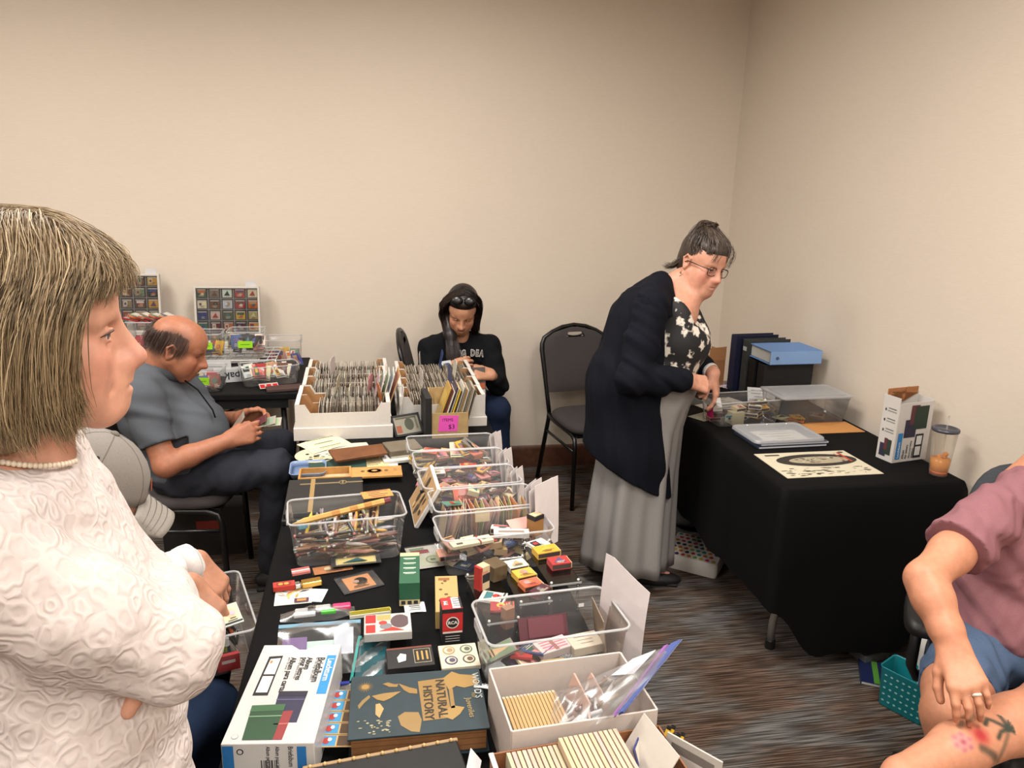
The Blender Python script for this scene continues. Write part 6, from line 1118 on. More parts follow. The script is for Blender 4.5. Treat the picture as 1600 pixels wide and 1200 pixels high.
for x, s, k in ((l*.24, 'Briefalbum', .012), (l*.10, 'Album pour lettres', .009), (l*.0, 'Album para cartas', .009)): text(ab, s, k, (40, 38, 40), T(x, -w/2-.0006, h*.93) @ FR @ D_, 'matte', 'lettering', 'LEFT', .8, .0002)
# the old natural history book
bk = thing('old_book', 'old teal natural history book with gilt animals on cover', 'book', M=T(.068, 1.255, TZ+.001) @ rotz(math.radians(-1))); l, w, h = .252, .178, .052; TC = (38, 57, 63)
MB().box((0, 0, h-.002), (l, w, .004), TC).build('front_cover', 'cover', bk, bevel=.001); MB().box((0, 0, .002), (l, w, .004), TC).build('back_cover', 'cover', bk, bevel=.001); MB().box((-.0, -.0, h/2), (l-.012, w-.012, h-.010), (166, 116, 74)).build('page_block', 'wood', bk); MB().box((-.002, w/2-.003, h/2), (l-.002, .006, h-.004), (38, 56, 62)).build('spine', 'cover', bk, bevel=.002)
for k in (.3, .55, .75): MB().box((0, -w/2+.006, h*k), (l-.011, .0006, .0012), (120, 76, 46)).build('page_gap', 'matte', bk)
b = MB(); z = h+.0004; G = (156, 122, 70); P = lambda u, v: (-l/2+u*l, w/2-v*w); R = random.Random(2)
def gq(pts, c=G, dz=0): b.quad([(*P(u, v), z+dz) for u, v in reversed(pts)], c)
gq([(.51, .17), (.72, .14), (.74, .80), (.53, .82)]); gq([(.70, .16), (.78, .04), (.84, .10), (.96, .14), (.97, .30), (.86, .34), (.80, .30), (.74, .36)], (166, 132, 76), .0002); gq([(.66, .70), (.76, .62), (.84, .66), (.80, .76), (.74, .84), (.68, .78)], (170, 136, 78), .0003); gq([(.74, .34), (.77, .34), (.77, .66), (.74, .66)], G, .0003)
gq([(.35, .72), (.40, .66), (.50, .68), (.52, .80), (.50, .98), (.44, .96), (.37, .86)], (156, 124, 72), .0002); gq([(.36, .18), (.44, .26), (.50, .30), (.50, .38), (.44, .36), (.40, .30)], G, .0001)
gq([(.16, .36), (.25, .33), (.38, .32), (.30, .42), (.25, .46), (.20, .43)], (162, 130, 76), .0002); gq([(.19, .50), (.22, .49), (.25, .58), (.22, .72), (.19, .66)], (190, 160, 104), .0002); gq([(.24, .17), (.28, .15), (.33, .19), (.36, .19), (.35, .24), (.29, .23)], G, .0002); gq([(.06, .50), (.09, .42), (.14, .34), (.15, .38), (.10, .48), (.07, .56)], (150, 122, 74), .0001)
for i in range(18):
    a = i*2*PI/18; x, y = P(.11, .20); b.quad([(x+.004*math.cos(a-.3), y+.004*math.sin(a-.3), z), (x+.004*math.cos(a+.3), y+.004*math.sin(a+.3), z), (x+.017*math.cos(a), y+.017*math.sin(a), z)], G)
x, y = P(.11, .20); b.disc(x, y, .007, None, (170, 134, 76), z+.0002, 14)
for i in range(24): u, v = R.uniform(.06, .30), R.uniform(.74, .95); x, y = P(u, v); b.disc(x, y, R.uniform(.0016, .004), R.uniform(.001, .0022), (176, 166, 130), z+.0001, 8)
b.build('gilt_drawing', 'gloss', bk)
text(bk, 'NATURAL', .024, (40, 34, 28), T(*P(.675, .17), z+.001) @ D_, 'matte', 'title_lettering', 'LEFT', 1.02, .0003); text(bk, 'HISTORY', .024, (40, 34, 28), T(*P(.575, .26), z+.001) @ D_, 'matte', 'title_lettering', 'LEFT', 1.0, .0003); text(bk, "WOOD'S", .019, (186, 190, 186), T(*P(.955, .10), z+.001) @ D_, 'matte', 'title_lettering', 'LEFT', 1.0, .0002); text(bk, 'for', .013, (160, 136, 84), T(*P(.925, .44), z+.001) @ rotz(-PI/2-.1), 'matte', 'title_lettering'); text(bk, 'Juveniles', .016, (172, 144, 88), T(*P(.875, .52), z+.001) @ rotz(-PI/2+.05), 'matte', 'title_lettering')
# black leather notebook in the corner
nb = thing('leather_notebook', 'black leather ring notebook with tan edge before the old book', 'notebook', M=T(.012, 1.035, TZ+.05) @ rotz(math.radians(7)) @ MX.Rotation(-.06, 4, 'X')); MB().box((0, 0, 0), (.262, .19, .012), (24, 23, 23)).build('cover', 'cover', nb, bevel=.003); MB().box((0, 0, -.024), (.252, .18, .034), (200, 190, 170)).build('pages', 'paper', nb); MB().box((0, .097, .004), (.265, .008, .006), (170, 138, 98)).build('edge_band', 'matte', nb, bevel=.002)
for i in range(11): MB().lathe([(.0034, 0), (.0034, .003), (.002, .005)], 8, (214, 176, 120), T(-.12+.024*i, .094, .006)).build('ring_stud', 'gloss', nb, True)
sheet('receipt_slip', 'white slip hanging at the corner of the leather notebook', 'slip', T(.150, 1.07, TZ+.055) @ rotz(1.3) @ MX.Rotation(.9, 4, 'X'), .06, .03, (232, 232, 232))
# large clear bin
LM = T(.345, 1.372, TZ+.001) @ rotz(math.radians(5)); clear_bin('largest clear bin with tall index sheet beside the white carton', LM, .292, .166, .142, .9)
def ros(b, l, w, h):
    for i in range(16): a = i*PI/8; b.quad([(.004*math.cos(a), .004*math.sin(a)+.026, w/2+.0004), (.013*math.cos(a-.14), .013*math.sin(a-.14)+.026, w/2+.0004), (.017*math.cos(a), .017*math.sin(a)+.026, w/2+.0004), (.013*math.cos(a+.14), .013*math.sin(a+.14)+.026, w/2+.0004)], (190, 168, 110), FR)
    for i in range(24): a = i*PI/12; b.disc(.023*math.cos(a), .020*math.sin(a)+.026, .0016, None, (150, 132, 90), w/2+.0004, 6, FR)
carton('rosette_box', 'dark box with gold rosette in the largest clear bin', LM @ T(-.08, -.05, .005), (.07, .025, .055), (38, 42, 48), ros); carton('banknote_bundle', 'bundle of old banknotes in the largest clear bin', LM @ T(-.005, -.052, .005), (.05, .02, .062), (176, 150, 100)); carton('teal_book', 'small teal book lying in the largest clear bin', LM @ T(.05, -.04, .005), (.06, .04, .018), (96, 116, 110))
def pinkp(b, l, w, h):
    for i in range(4): b.rect(0, w*(.3-.2*i), l*.75, w*.08, (226, 110, 128), h+.0004)
    b.rect(.0, 0, l*.12, w*.9, (150, 100, 90), h+.0006)
carton('pink_carton', 'pink printed matchbox carton in the largest clear bin', LM @ T(.015, .012, .045) @ rotz(.25), (.075, .045, .018), (206, 190, 186), pinkp)
def linesp(b, l, w, h):
    for i in range(3): b.rect(0, w*(.22-.22*i), l*(.6-.1*i), w*.04, (150, 136, 120), h+.0004)
carton('cream_carton', 'cream card box with faint lettering in the largest clear bin', LM @ T(.085, .01, .045) @ rotz(.1), (.072, .052, .02), (214, 198, 176), linesp)
for i, (x, y, hue) in enumerate(((-.06, .0, 'black'), (-.035, -.01, 'cream'), (-.05, .02, 'red'), (-.02, .02, 'blue'), (-.10, .02, 'grey'))): matchbook('%s matchbook in the largest clear bin, %s from its left end' % (hue, ORD[(0, 3, 1, 4, 2)[i] if False else i]), LM @ T(x, y, .03+.006*i) @ rotz(.8+i) @ MX.Rotation(.3, 4, 'X'), .045, .07, hue, 200+i, 'matchbooks in the largest bin')
item('maroon_wallet', 'maroon folded wallet behind the pink carton', 'wallet', LM @ T(.01, .062, .06) @ MX.Rotation(1.1, 4, 'X'), MB().box((0, 0, 0), (.11, .07, .006), (92, 42, 52)).box((.005, .012, .004), (.08, .04, .004), (112, 56, 66)), 'gloss'); item('brown_photograph', 'brown mounted photograph standing at the bin\'s right end', 'photograph', LM @ T(.128, .015, .01) @ rotz(1.45) @ MX.Rotation(PI/2-.12, 4, 'X'), MB().box((0, .06, 0), (.10, .12, .002), (150, 130, 110)).rect(0, .06, .085, .10, (142, 104, 70), .0014).disc(0, .07, .02, .03, (96, 72, 52), .0018), 'gloss')
item('index_sheet', 'tall white index sheet standing at the end of the largest bin', 'index sheet', LM @ T(.155, -.005, .02) @ rotz(math.radians(-62)), MB().strip([[(-.06+.12*j/5, .012*(j/5-.5)**2+.014*u*u, u*(.175+.042*min(1, (5-j)/4))) for j in range(6)] for u in (0, .25, .5, .75, 1.0)], (234, 224, 224)).strip([[(-.055+.10*j/5, .016+.004*(j/5), .165*u) for j in range(6)] for u in (0, .5, 1.0)], (216, 206, 200)), 'paper', 'white index sheets', solid=.0008); item('bin_tag', 'tiny white tag stuck inside the largest bin', 'tag', LM @ T(.10, .078, .105) @ MX.Rotation(PI/2, 4, 'X'), MB().box((0, 0, 0), (.012, .008, .0006), (236, 234, 232)))
# white open carton with the zip bag
WM = T(.338, 1.165, TZ+.001) @ rotz(math.radians(4)); wc = thing('white_carton', 'open white carton with paper bundles and zip bag', 'carton', M=WM); l, w, h = .262, .172, .118
for nm, c, d in (('front_panel', (0, -w/2, h/2), (l, .004, h)), ('back_panel', (0, w/2, h/2), (l, .004, h)), ('end_panel', (-l/2, 0, h/2), (.004, w, h)), ('end_panel', (l/2, 0, h/2), (.004, w, h)), ('floor_panel', (0, 0, .002), (l, w, .004))): MB().box(c, d, (214, 200, 190)).build(nm, 'matte', wc, bevel=.001)
for i in range(15): item('paper_packet', 'cream paper packet, %s from the left in the white carton' % ORD[i], 'packet', WM @ T(-.122+.0068*i, -.01, .006) @ MX.Rotation(.12, 4, 'Y'), MB().box((0, 0, .038), (.0052, .115, .078), jit((212, 190, 164), 8)).box((0, 0, .078), (.0056, .10, .002), (196, 160, 112)), 'paper', 'paper packets in the carton')
zb = thing('large_zip_bag', 'large clear zip bag with purple seal leaning out of the white carton', 'bag', (.40, 1.15, .84)); R = random.Random(44)
Q = [V((-.105, -.055, -.035)), V((-.055, .065, -.02)), V((.003, -.092, .045)), V((.172, .070, .064))]; NB = (Q[2]-Q[0]).cross(Q[1]-Q[0]).normalized(); NB = NB if NB.z > 0 else -NB
def bagp(u, v, d=0): return (Q[0]*(1-v)+Q[1]*v)*(1-u)+(Q[2]*(1-v)+Q[3]*v)*u+NB*d
def puff(u, v, k): return k*(1-(2*v-1)**2)*(1-u*u)+(.005*math.sin(9*u+11*v)+.003*math.sin(23*u-17*v)+.002*math.sin(41*u+29*v))*(1-abs(2*v-1))*(1-.8*u)
for nm, k in (('bag_front', .030), ('bag_back', -.020)): MB().strip([[bagp(i/20, j/14, puff(i/20, j/14, k)) for j in range(15)] for i in range(21)]).build(nm, 'zip_bag', zb, True)
MB().strip([[bagp(u, j/10, d) for j in range(11)] for u, d in ((.90, .002), (.985, .002), (.985, -.002), (.90, -.002))], (72, 92, 156)).build('zip_seal', 'gloss', zb); MB().strip([[bagp(u, j/10, d) for j in range(11)] for u, d in ((.84, .003), (.875, .003), (.875, -.002), (.84, -.002))], (150, 96, 168)).build('seal_line', 'gloss', zb)
MB().quad([bagp(.55, .62, .022), bagp(.78, .55, .012), bagp(.80, .95, .006), bagp(.60, .95, .008)], (216, 216, 222)).build('slip', 'paper', zb)
for i in range(22):
    u, v, a = R.uniform(.05, .6), R.uniform(.15, .85), R.uniform(0, 3.1); p = bagp(u, v, R.uniform(-.004, .010)); d = (bagp(1, .5)-bagp(0, .5)).normalized()*math.cos(a)+(bagp(.5, 1)-bagp(.5, 0)).normalized()*math.sin(a)
    MB().tube([p-d*.02, p+d*.02], .0034, 6, R.choice(((170, 152, 142), (130, 92, 80), (196, 188, 180), (100, 80, 70), (146, 126, 96), (206, 200, 196)))).build('enclosed_stick', 'gloss', zb, True)
for i, (x, a) in enumerate(((-.01, .3), (.012, .42))): item('glassine_envelope', 'narrow glassine envelope, %s of two beside the packets' % ('left' if i == 0 else 'right'), 'envelope', WM @ T(x, .0, .01) @ MX.Rotation(a, 4, 'Y'), MB().box((0, 0, .05), (.004, .09, .12), (206, 168, 152)), 'gloss', 'glassine envelopes')
# kraft tray in the corner
KM = T(.33, 1.002, TZ+.001) @ rotz(math.radians(5)); kt = thing('kraft_tray', 'kraft tray of cream index cards at the very front of the table', 'tray', M=KM); l, w, h = .30, .12, .095
for nm, c, d in (('front_panel', (0, -w/2, h/2), (l, .003, h)), ('back_panel', (0, w/2, h/2), (l, .003, h)), ('end_panel', (-l/2, 0, h/2), (.003, w, h)), ('end_panel', (l/2, 0, h/2), (.003, w, h)), ('floor_panel', (0, 0, .002), (l, w, .003))): MB().box(c, d, (150, 96, 58)).build(nm, 'matte', kt); 
for x in (-l/2,): MB().box((x, 0, h+.001), (.008, w, .003), (226, 216, 206)).build('white_edge', 'matte', kt)
for i in range(22):
    x = -.128+.0088*i; 
    item('index_card', 'cream index card, %s from the left in the kraft tray' % ORD[i], 'index card', KM @ T(x, .0, .005) @ MX.Rotation(.05, 4, 'Y'), MB().box((0, 0, .048+.006*(i > 9)), (.0066, .10, .096+.012*(i > 9)), jit((208, 186, 160), 10)), 'paper', 'index cards in the kraft tray')
item('white_envelope', 'white envelope slanting across the kraft tray', 'envelope', KM @ T(.085, .0, .06) @ MX.Rotation(.5, 4, 'Y') @ rotz(.2), MB().box((0, 0, .03), (.002, .10, .10), (222, 212, 200)), 'paper')
for i in range(5): item('yellow_pencil', 'yellow pencil with black tip, %s in the kraft tray bundle' % ORD[i], 'pencil', KM @ T(.108+.008*(i % 3), -.01+.02*(i//3), .02) @ MX.Rotation(.55, 4, 'Y') @ MX.Rotation(-.3, 4, 'X'), MB().tube([(0, 0, 0), (0, 0, .10)], .0042, 6, (222, 176, 48)).tube([(0, 0, .10), (0, 0, .106)], .0044, 6, (28, 26, 26)), 'gloss', 'yellow pencils')
item('blue_card', 'white card with blue border behind the yellow pencils', 'card', KM @ T(.125, .035, .04) @ rotz(.9) @ MX.Rotation(PI/2-.3, 4, 'X'), MB().box((0, .03, 0), (.10, .07, .002), (54, 64, 130)).rect(0, .034, .09, .058, (228, 220, 206), .0015), 'gloss'); item('grey_framed_photo', 'pale framed photograph standing at the tray\'s right end', 'photograph', KM @ T(.158, -.035, .02) @ rotz(-1.0) @ MX.Rotation(PI/2-.15, 4, 'X'), MB().box((0, .05, 0), (.10, .10, .004), (196, 188, 178)).rect(0, .05, .078, .078, (120, 112, 106), .0025).rect(.0, .05, .05, .05, (206, 200, 192), .003), 'matte')
# bin on the lap
BM = T(-.415, 1.772, .612) @ rotz(math.radians(107)); clear_bin('clear bin of matchbooks held on the cap wearer\'s lap', BM, .30, .19, .112); R = random.Random(31)
for i in range(14):
    hue = R.choice(('black', 'white', 'cream', 'brown', 'tan', 'black', 'grey')); matchbook('%s matchbook, %s from the near end of the lap bin' % (hue, ORD[i]), BM @ T(-.10+.015*i, R.uniform(-.05, .03), .035+.02*(i % 3)) @ rotz(R.uniform(-.4, .4)) @ MX.Rotation(1.1, 4, 'X'), .05, .06, hue, 400+i, 'matchbooks in the lap bin')
item('sticky_note', 'yellow green sticky note on the lap bin', 'note', BM @ T(-.1435, .0, .082) @ rotz(-PI/2) @ MX.Rotation(PI/2+.1, 4, 'X'), MB().box((0, 0, 0), (.055, .036, .0008), (176, 190, 50)).rect(0, .004, .04, .002, (90, 110, 40), .0006).rect(-.004, -.006, .03, .002, (90, 110, 40), .0006), 'paper'); item('red_matchbox', 'red matchbox pressed against the lap bin\'s near end', 'matchbox', BM @ T(-.124, -.03, .006) @ rotz(-PI/2), MB().box((0, 0, .02), (.05, .012, .04), (190, 40, 38)).rect(0, .024, .03, .008, (230, 214, 206), .0065, FR)); carton('cream_matchbox', 'cream matchbox beside the red one in the lap bin', BM @ T(-.122, .03, .006) @ rotz(-PI/2), (.036, .014, .035), (206, 184, 148))

matchbook('white matchbook held in the cap wearer\'s fingers over the lap bin', tm(360, 962, .715, 30) @ MX.Rotation(.6, 4, 'X'), .045, .055, 'white', 450)

# ------------------------------------------------------------------ table along the side wall
np_ = thing('illustrated_newspaper', 'old cream newspaper with dark mummy engraving and red title', 'newspaper', M=T(1.637, 2.483, TZ+.001) @ rotz(.01)); MB().box((0, 0, .0012), (.385, .25, .002), (216, 206, 180)).build('sheet', 'paper', np_); b = MB(); R = random.Random(3)
b.disc(.02, .035, .165, .064, (58, 53, 48), .0026, 28).disc(.03, .033, .125, .036, (176, 164, 138), .0029, 24)
for i in range(20): b.disc(.035+R.uniform(-.10, .10), .033+R.uniform(-.022, .022), R.uniform(.004, .014), R.uniform(.002, .006), R.choice(((110, 100, 88), (206, 194, 164), (86, 78, 70))), .0032+.0001*i, 8)
for i in range(60): b.disc(R.uniform(-.17, .16), R.uniform(-.115, -.04), R.uniform(.003, .018), R.uniform(.0008, .0026), R.choice(((60, 54, 48), (90, 82, 72), (140, 128, 106))), .0027+.00003*i, 8)
b.rect(.150, .055, .010, .10, (190, 74, 52), .0034).rect(.128, .055, .003, .08, (196, 100, 76), .0034).rect(-.13, .1, .06, .012, (80, 72, 62), .003).disc(.165, .105, .012, .008, (80, 70, 60), .003, 10); b.build('engraving', 'paper', np_)
env = thing('orange_envelope', 'flat orange envelope near the wall before the lidded bin', 'envelope', M=T(1.955, 2.895, TZ+.001) @ rotz(.01)); MB().box((0, 0, .001), (.225, .145, .002), (206, 146, 86)).build('envelope_body', 'paper', env); MB().strip([[(-.11, .07, .0024), (0, .02, .0026), (.11, .07, .0024)], [(-.11, .0722, .0024), (0, .0722, .0026), (.11, .0722, .0024)]], (196, 136, 78)).build('flap', 'paper', env)
for i, c in enumerate(((34, 42, 64), (60, 68, 92))): p = thing('blue_folder', '%s of the two blue folders under the clear case lid' % ('lower', 'upper')[i], 'folder', M=T(1.635+.008*i, 2.765, TZ+.001+.012*i) @ rotz(.03)); MB().box((0, 0, .0055), (.30, .20, .010), c).build('cover', 'matte', p, bevel=.002); MB().box((.004, -.002, .0055), (.297, .197, .006), (196, 198, 204)).build('pages', 'paper', p)
cl = thing('clear_case_lid', 'clear plastic bin lid lying on the blue folders', 'lid', M=T(1.625, 2.765, TZ+.026) @ rotz(.03)); MB().strip([[(x, y, z) for x, y in rrect(.31*k, .215*k, .02)] for z, k in ((.0, 1.0), (.012, .99), (.014, .95), (.010, .9))], (200, 206, 212), True).quad([(x, y, .010) for x, y in rrect(.279, .1935, .02)], (200, 206, 212)).build('shell', 'clear_rim', cl, True)
for x in (-.09, 0, .09): MB().ball((x, .085, .014), .004, (225, 225, 225), 8).build('latch_stud', 'gloss', cl, True)
sheet('white_label', 'white label sheet seen through the clear lid', 'label', T(1.63, 2.755, TZ+.0245) @ rotz(.03), .20, .12, (212, 206, 198), lines=4, seed=9)
RM = T(1.59, 3.03, TZ+.001) @ rotz(.11); clear_bin('clear bin under the standing woman\'s hands', RM, .325, .155, .11); R = random.Random(90)
carton('cream_box', 'cream card box inside the bin under the woman\'s hands', RM @ T(-.05, -.04, .005), (.06, .05, .055), (206, 196, 160)); item('banknote', 'small banknote against the front of that same bin', 'banknote', RM @ T(-.10, -.068, .04) @ MX.Rotation(PI/2-.05, 4, 'X'), art(MB().box((0, 0, 0), (.035, .03, .001), (176, 184, 166)), .035, .03, .0006, (176, 184, 166), 5), 'paper')
for i in range(16):
    hue = R.choice(('pink', 'tan', 'cream', 'pink', 'brown', 'yellow', 'white', 'orange')); matchbox('%s matchbox, %s from the left in the standing woman\'s bin' % (hue, ORD[i]), RM @ T(-.005+.0085*i if i > 4 else -.12+.03*i, R.uniform(-.03, .04), .006+.018*(i % 4)) @ rotz(R.uniform(-.6, .6)) @ MX.Rotation(R.uniform(-.2, .2), 4, 'X'), hue=hue, seed=500+i, group='matchboxes in the standing woman\'s bin')
item('sticky_note', 'magenta note on the end of the bin below the woman\'s hands', 'note', RM @ T(-.158, -.01, .055) @ rotz(-PI/2) @ MX.Rotation(PI/2+.06, 4, 'X'), MB().box((0, 0, 0), (.05, .05, .0008), (206, 40, 110)), 'paper')
QM = T(1.905, 3.045, TZ+.001) @ rotz(.03); clear_bin('closed clear bin with lid against the side wall', QM, .335, .20, .118, .9, True)
for i, (x, y, hue) in enumerate(((-.10, -.05, 'tan'), (-.07, -.06, 'orange'), (-.12, -.02, 'cream'), (-.05, -.03, 'yellow'), (.06, -.02, 'grey'))): matchbook('%s matchbook in the lidded bin, %s from its left' % (hue, ORD[(1, 2, 0, 3, 4)[i]]), QM @ T(x, y, .006+.002*i) @ rotz(i), .05, .065, hue, 600+i, 'matchbooks in the lidded bin')
def binder(label, M, w, h, d, col, edge=(210, 206, 198), spine=None, rings=True):
    t = thing('ring_binder', label, 'binder', M=M, group='ring binders'); MB().box((0, -d/2+.002, h/2), (w, .004, h), col).build('front_cover', 'cover', t, bevel=.0015); MB().box((0, d/2-.002, h/2), (w, .004, h), col).build('back_cover', 'cover', t, bevel=.0015); MB().box((-w/2+.002, 0, h/2), (.004, d-.004, h), spine or col).build('spine', 'cover', t, bevel=.0015); MB().box((.004, 0, h/2), (w-.022, d-.014, h-.02), edge).build('pages', 'paper', t); return t
binder('tall navy binder standing farthest left by the side wall', T(1.90, 3.55, TZ+.001) @ rotz(.10), .24, .285, .05, (28, 32, 58)); 
b2 = binder('slate grey binder with spine label beside the navy one', T(1.93, 3.48, TZ+.001) @ rotz(.10), .24, .275, .045, (58, 60, 58)); MB().box((-.122, 0, .23), (.001, .03, .02), (180, 184, 176)).build('spine_label', 'paper', b2)
binder('wide black binder standing in front with light blue one on top', T(1.962, 3.335, TZ+.001) @ rotz(.04), .262, .185, .06, (38, 38, 40)); binder('black binder squeezed behind the wide black one', T(1.95, 3.41, TZ+.001) @ rotz(.05), .26, .19, .05, (24, 24, 26))
bl = thing('ring_binder', 'light blue binder lying on top of the black binders', 'binder', M=T(1.965, 3.36, TZ+.193) @ rotz(.03), group='ring binders'); MB().box((0, 0, .006), (.27, .20, .005), (110, 150, 206)).build('lower_cover', 'matte', bl, bevel=.0015); MB().box((0, 0, .066), (.27, .20, .005), (110, 150, 206)).build('upper_cover', 'matte', bl, bevel=.0015); MB().box((0, -.098, .036), (.27, .005, .06), (140, 176, 224)).build('spine', 'matte', bl, bevel=.0015); MB().box((.131, 0, .036), (.006, .19, .055), (40, 110, 150)).build('end_sheet', 'matte', bl); MB().lathe([(.008, 0), (.008, .002)], 12, (70, 90, 130), T(-.10, -.1015, .036) @ MX.Rotation(PI/2, 4, 'X')).build('finger_hole', 'matte', bl); MB().box((-.0, 0, .036), (.255, .185, .05), (214, 212, 206)).build('pages', 'paper', bl)
kc = thing('cardboard_box', 'brown cardboard box with raised flap in the room corner', 'box', M=T(1.70, 3.62, TZ+.001) @ rotz(.3)); MB().box((0, 0, .075), (.11, .11, .15), (166, 116, 74)).build('box_body', 'matte', kc); MB().box((-.0, -.055, .18), (.108, .003, .07), (176, 124, 80)).build('flap', 'matte', kc).rotation_euler = (0, 0, 0); MB().box((.055, .0, .17), (.003, .108, .05), (150, 104, 66)).build('flap', 'matte', kc)
sheet('white_paper', 'white papers spread behind the woman\'s bin', 'paper', T(1.62, 3.28, TZ+.002) @ rotz(.3), .26, .18, (214, 208, 198), bow=.004, lines=5); sheet('white_paper', 'white printed sheet propped up against the binders', 'paper', T(1.775, 3.22, TZ+.045) @ rotz(-.35) @ MX.Rotation(.75, 4, 'X'), .10, .12, (226, 226, 226), lines=6, seed=3); sheet('grey_card', 'grey green card on the table edge by the cardigan', 'card', T(1.455, 3.10, TZ+.002) @ rotz(.5), .12, .09, (176, 172, 152)); sheet('grey_folder', 'dark grey folder half hidden behind the woman\'s belly', 'folder', T(1.47, 3.34, TZ+.003) @ rotz(.2), .16, .12, (96, 98, 94), t=.004); item('scissors_case', 'small black case in front of the propped sheet', 'case', T(1.72, 3.16, TZ+.001) @ rotz(.2), MB().box((0, 0, .008), (.07, .03, .016), (32, 30, 30)), 'matte', bevel=.004)
for i in range(4): sheet('white_paper', 'paper sheet %s from the top in the stack beside the cardboard box' % ORD[i], 'paper', T(1.80+.01*i, 3.62, TZ+.012-.003*i) @ rotz(.1*i), .14, .10, jit((214, 208, 204), 10), t=.002)
# standing album carton
sa = thing('album_box', 'white album carton standing upright beside the drink cup', 'carton', M=T(2.012, 2.515, TZ+.001) @ rotz(math.radians(11))); l, w, h = .172, .075, .255; CW = (216, 210, 204)
for nm, c, d in (('front_panel', (0, -w/2, h*.46), (l, .003, h*.92)), ('back_panel', (0, w/2, h*.5), (l, .003, h)), ('side_panel', (l/2, 0, h*.47), (.003, w, h*.94)), ('side_panel', (-l/2, 0, h*.5), (.003, w, h))): MB().box(c, d, CW).build(nm, 'gloss', sa)
MB().box((0, w/2-.002, h+.005), (l*.9, .003, .03), (176, 116, 70)).build('kraft_flap', 'matte', sa, bevel=.001); MB().prism([(-l*.42, 0), (l*.42, 0), (l*.40, .02), (l*.1, .028), (0, -.03), (-l*.1, .02), (-l*.38, .014)], 0, .002, (172, 112, 66), T(0, w/2-.006, h*.98) @ FR).build('kraft_flap', 'matte', sa)
b = MB(); fm = T(0, -w/2-.002, 0) @ FR
def rq(x0, z0, x1, z1, c, dz): b.quad([(x0*l-l/2, z0*h, dz), (x1*l-l/2, z0*h, dz), (x1*l-l/2, z1*h, dz), (x0*l-l/2, z1*h, dz)], c, fm)
rq(.06, .05, .20, .46, (40, 130, 196), .0004); rq(.22, .38, .56, .66, (44, 42, 66), .0005); rq(.34, .58, .58, .88, (96, 44, 52), .0007); rq(.46, .50, .86, .86, (32, 52, 40), .0009); rq(.58, .04, .82, .42, (22, 22, 24), .0005); rq(.62, .08, .78, .22, (226, 224, 220), .0008); rq(.62, .25, .78, .39, (226, 224, 220), .0008)
sm = T(-l/2-.002, 0, 0) @ MX.Rotation(-PI/2, 4, 'Z') @ FR
for z0 in (.78, .62, .46): b.rect(-w*.3, h*z0, .006, .010, (30, 30, 30), .0004, sm); b.rect(w*.1, h*(z0+.03), w*.5, .004, (120, 118, 116), .0004, sm); b.rect(w*.1, h*(z0-.01), w*.55, .004, (150, 148, 146), .0004, sm)
b.rect(-w*.15, h*.16, w*.4, h*.2, (44, 42, 66), .0004, sm).rect(w*.12, h*.22, w*.45, h*.24, (38, 56, 44), .0006, sm).rect(-.0, h*.26, w*.2, h*.18, (96, 44, 52), .0008, sm)
b.build('print', 'matte', sa); UP = rotz(PI/2)
text(sa, 'Leuchtturm', .016, (236, 236, 236), fm @ T(-l*.37, h*.07, .001) @ UP, 'matte', 'lettering', 'LEFT', .85, .0002)
for x, s_, k in ((-.22, 'Album', .015), (-.13, 'for letters', .015), (-.03, 'Album pour lettres', .010), (.05, 'Briefalbum', .010)): text(sa, s_, k, (40, 38, 40), fm @ T(l*x, h*.05, .001) @ UP, 'matte', 'lettering', 'LEFT', .9, .0003)
# iced drink
cu = thing('drink_cup', 'clear plastic cup of iced orange drink with straw', 'cup', (2.035, 2.335, TZ+.001)); MB().lathe([(.029, 0), (.031, .003), (.043, .165), (.0435, .167)], 28).build('cup_wall', 'cup_plastic', cu, True); MB().lathe([(.0285, .004), (.030, .03), (.0335, .062)], 24, (226, 150, 70)).build('drink', 'juice', cu, True); MB().lathe([(.0285, .003), (.0295, .012), (.0298, .016)], 24, (232, 120, 50)).build('syrup', 'gloss', cu, True); R = random.Random(1)
for i in range(9): a = R.uniform(0, 6.3); r = R.uniform(.004, .018); o = MB().box((0, 0, 0), (.018, .017, .015), (236, 196, 130)).build('ice_cube', 'juice', cu, bevel=.003); o.location = (r*math.cos(a), r*math.sin(a), .028+.006*i); o.rotation_euler = (R.random()*3, R.random()*3, R.random()*3)
MB().lathe([(.046, .168), (.047, .172), (.046, .178), (.040, .180), (.036, .174), (.001, .174)], 28, (66, 68, 78)).build('lid', 'gloss', cu, True); MB().tube([(0, .0, .03), (.004, .0, .225)], .0035, 8, (214, 206, 196)).build('straw', 'cup_plastic', cu, True)

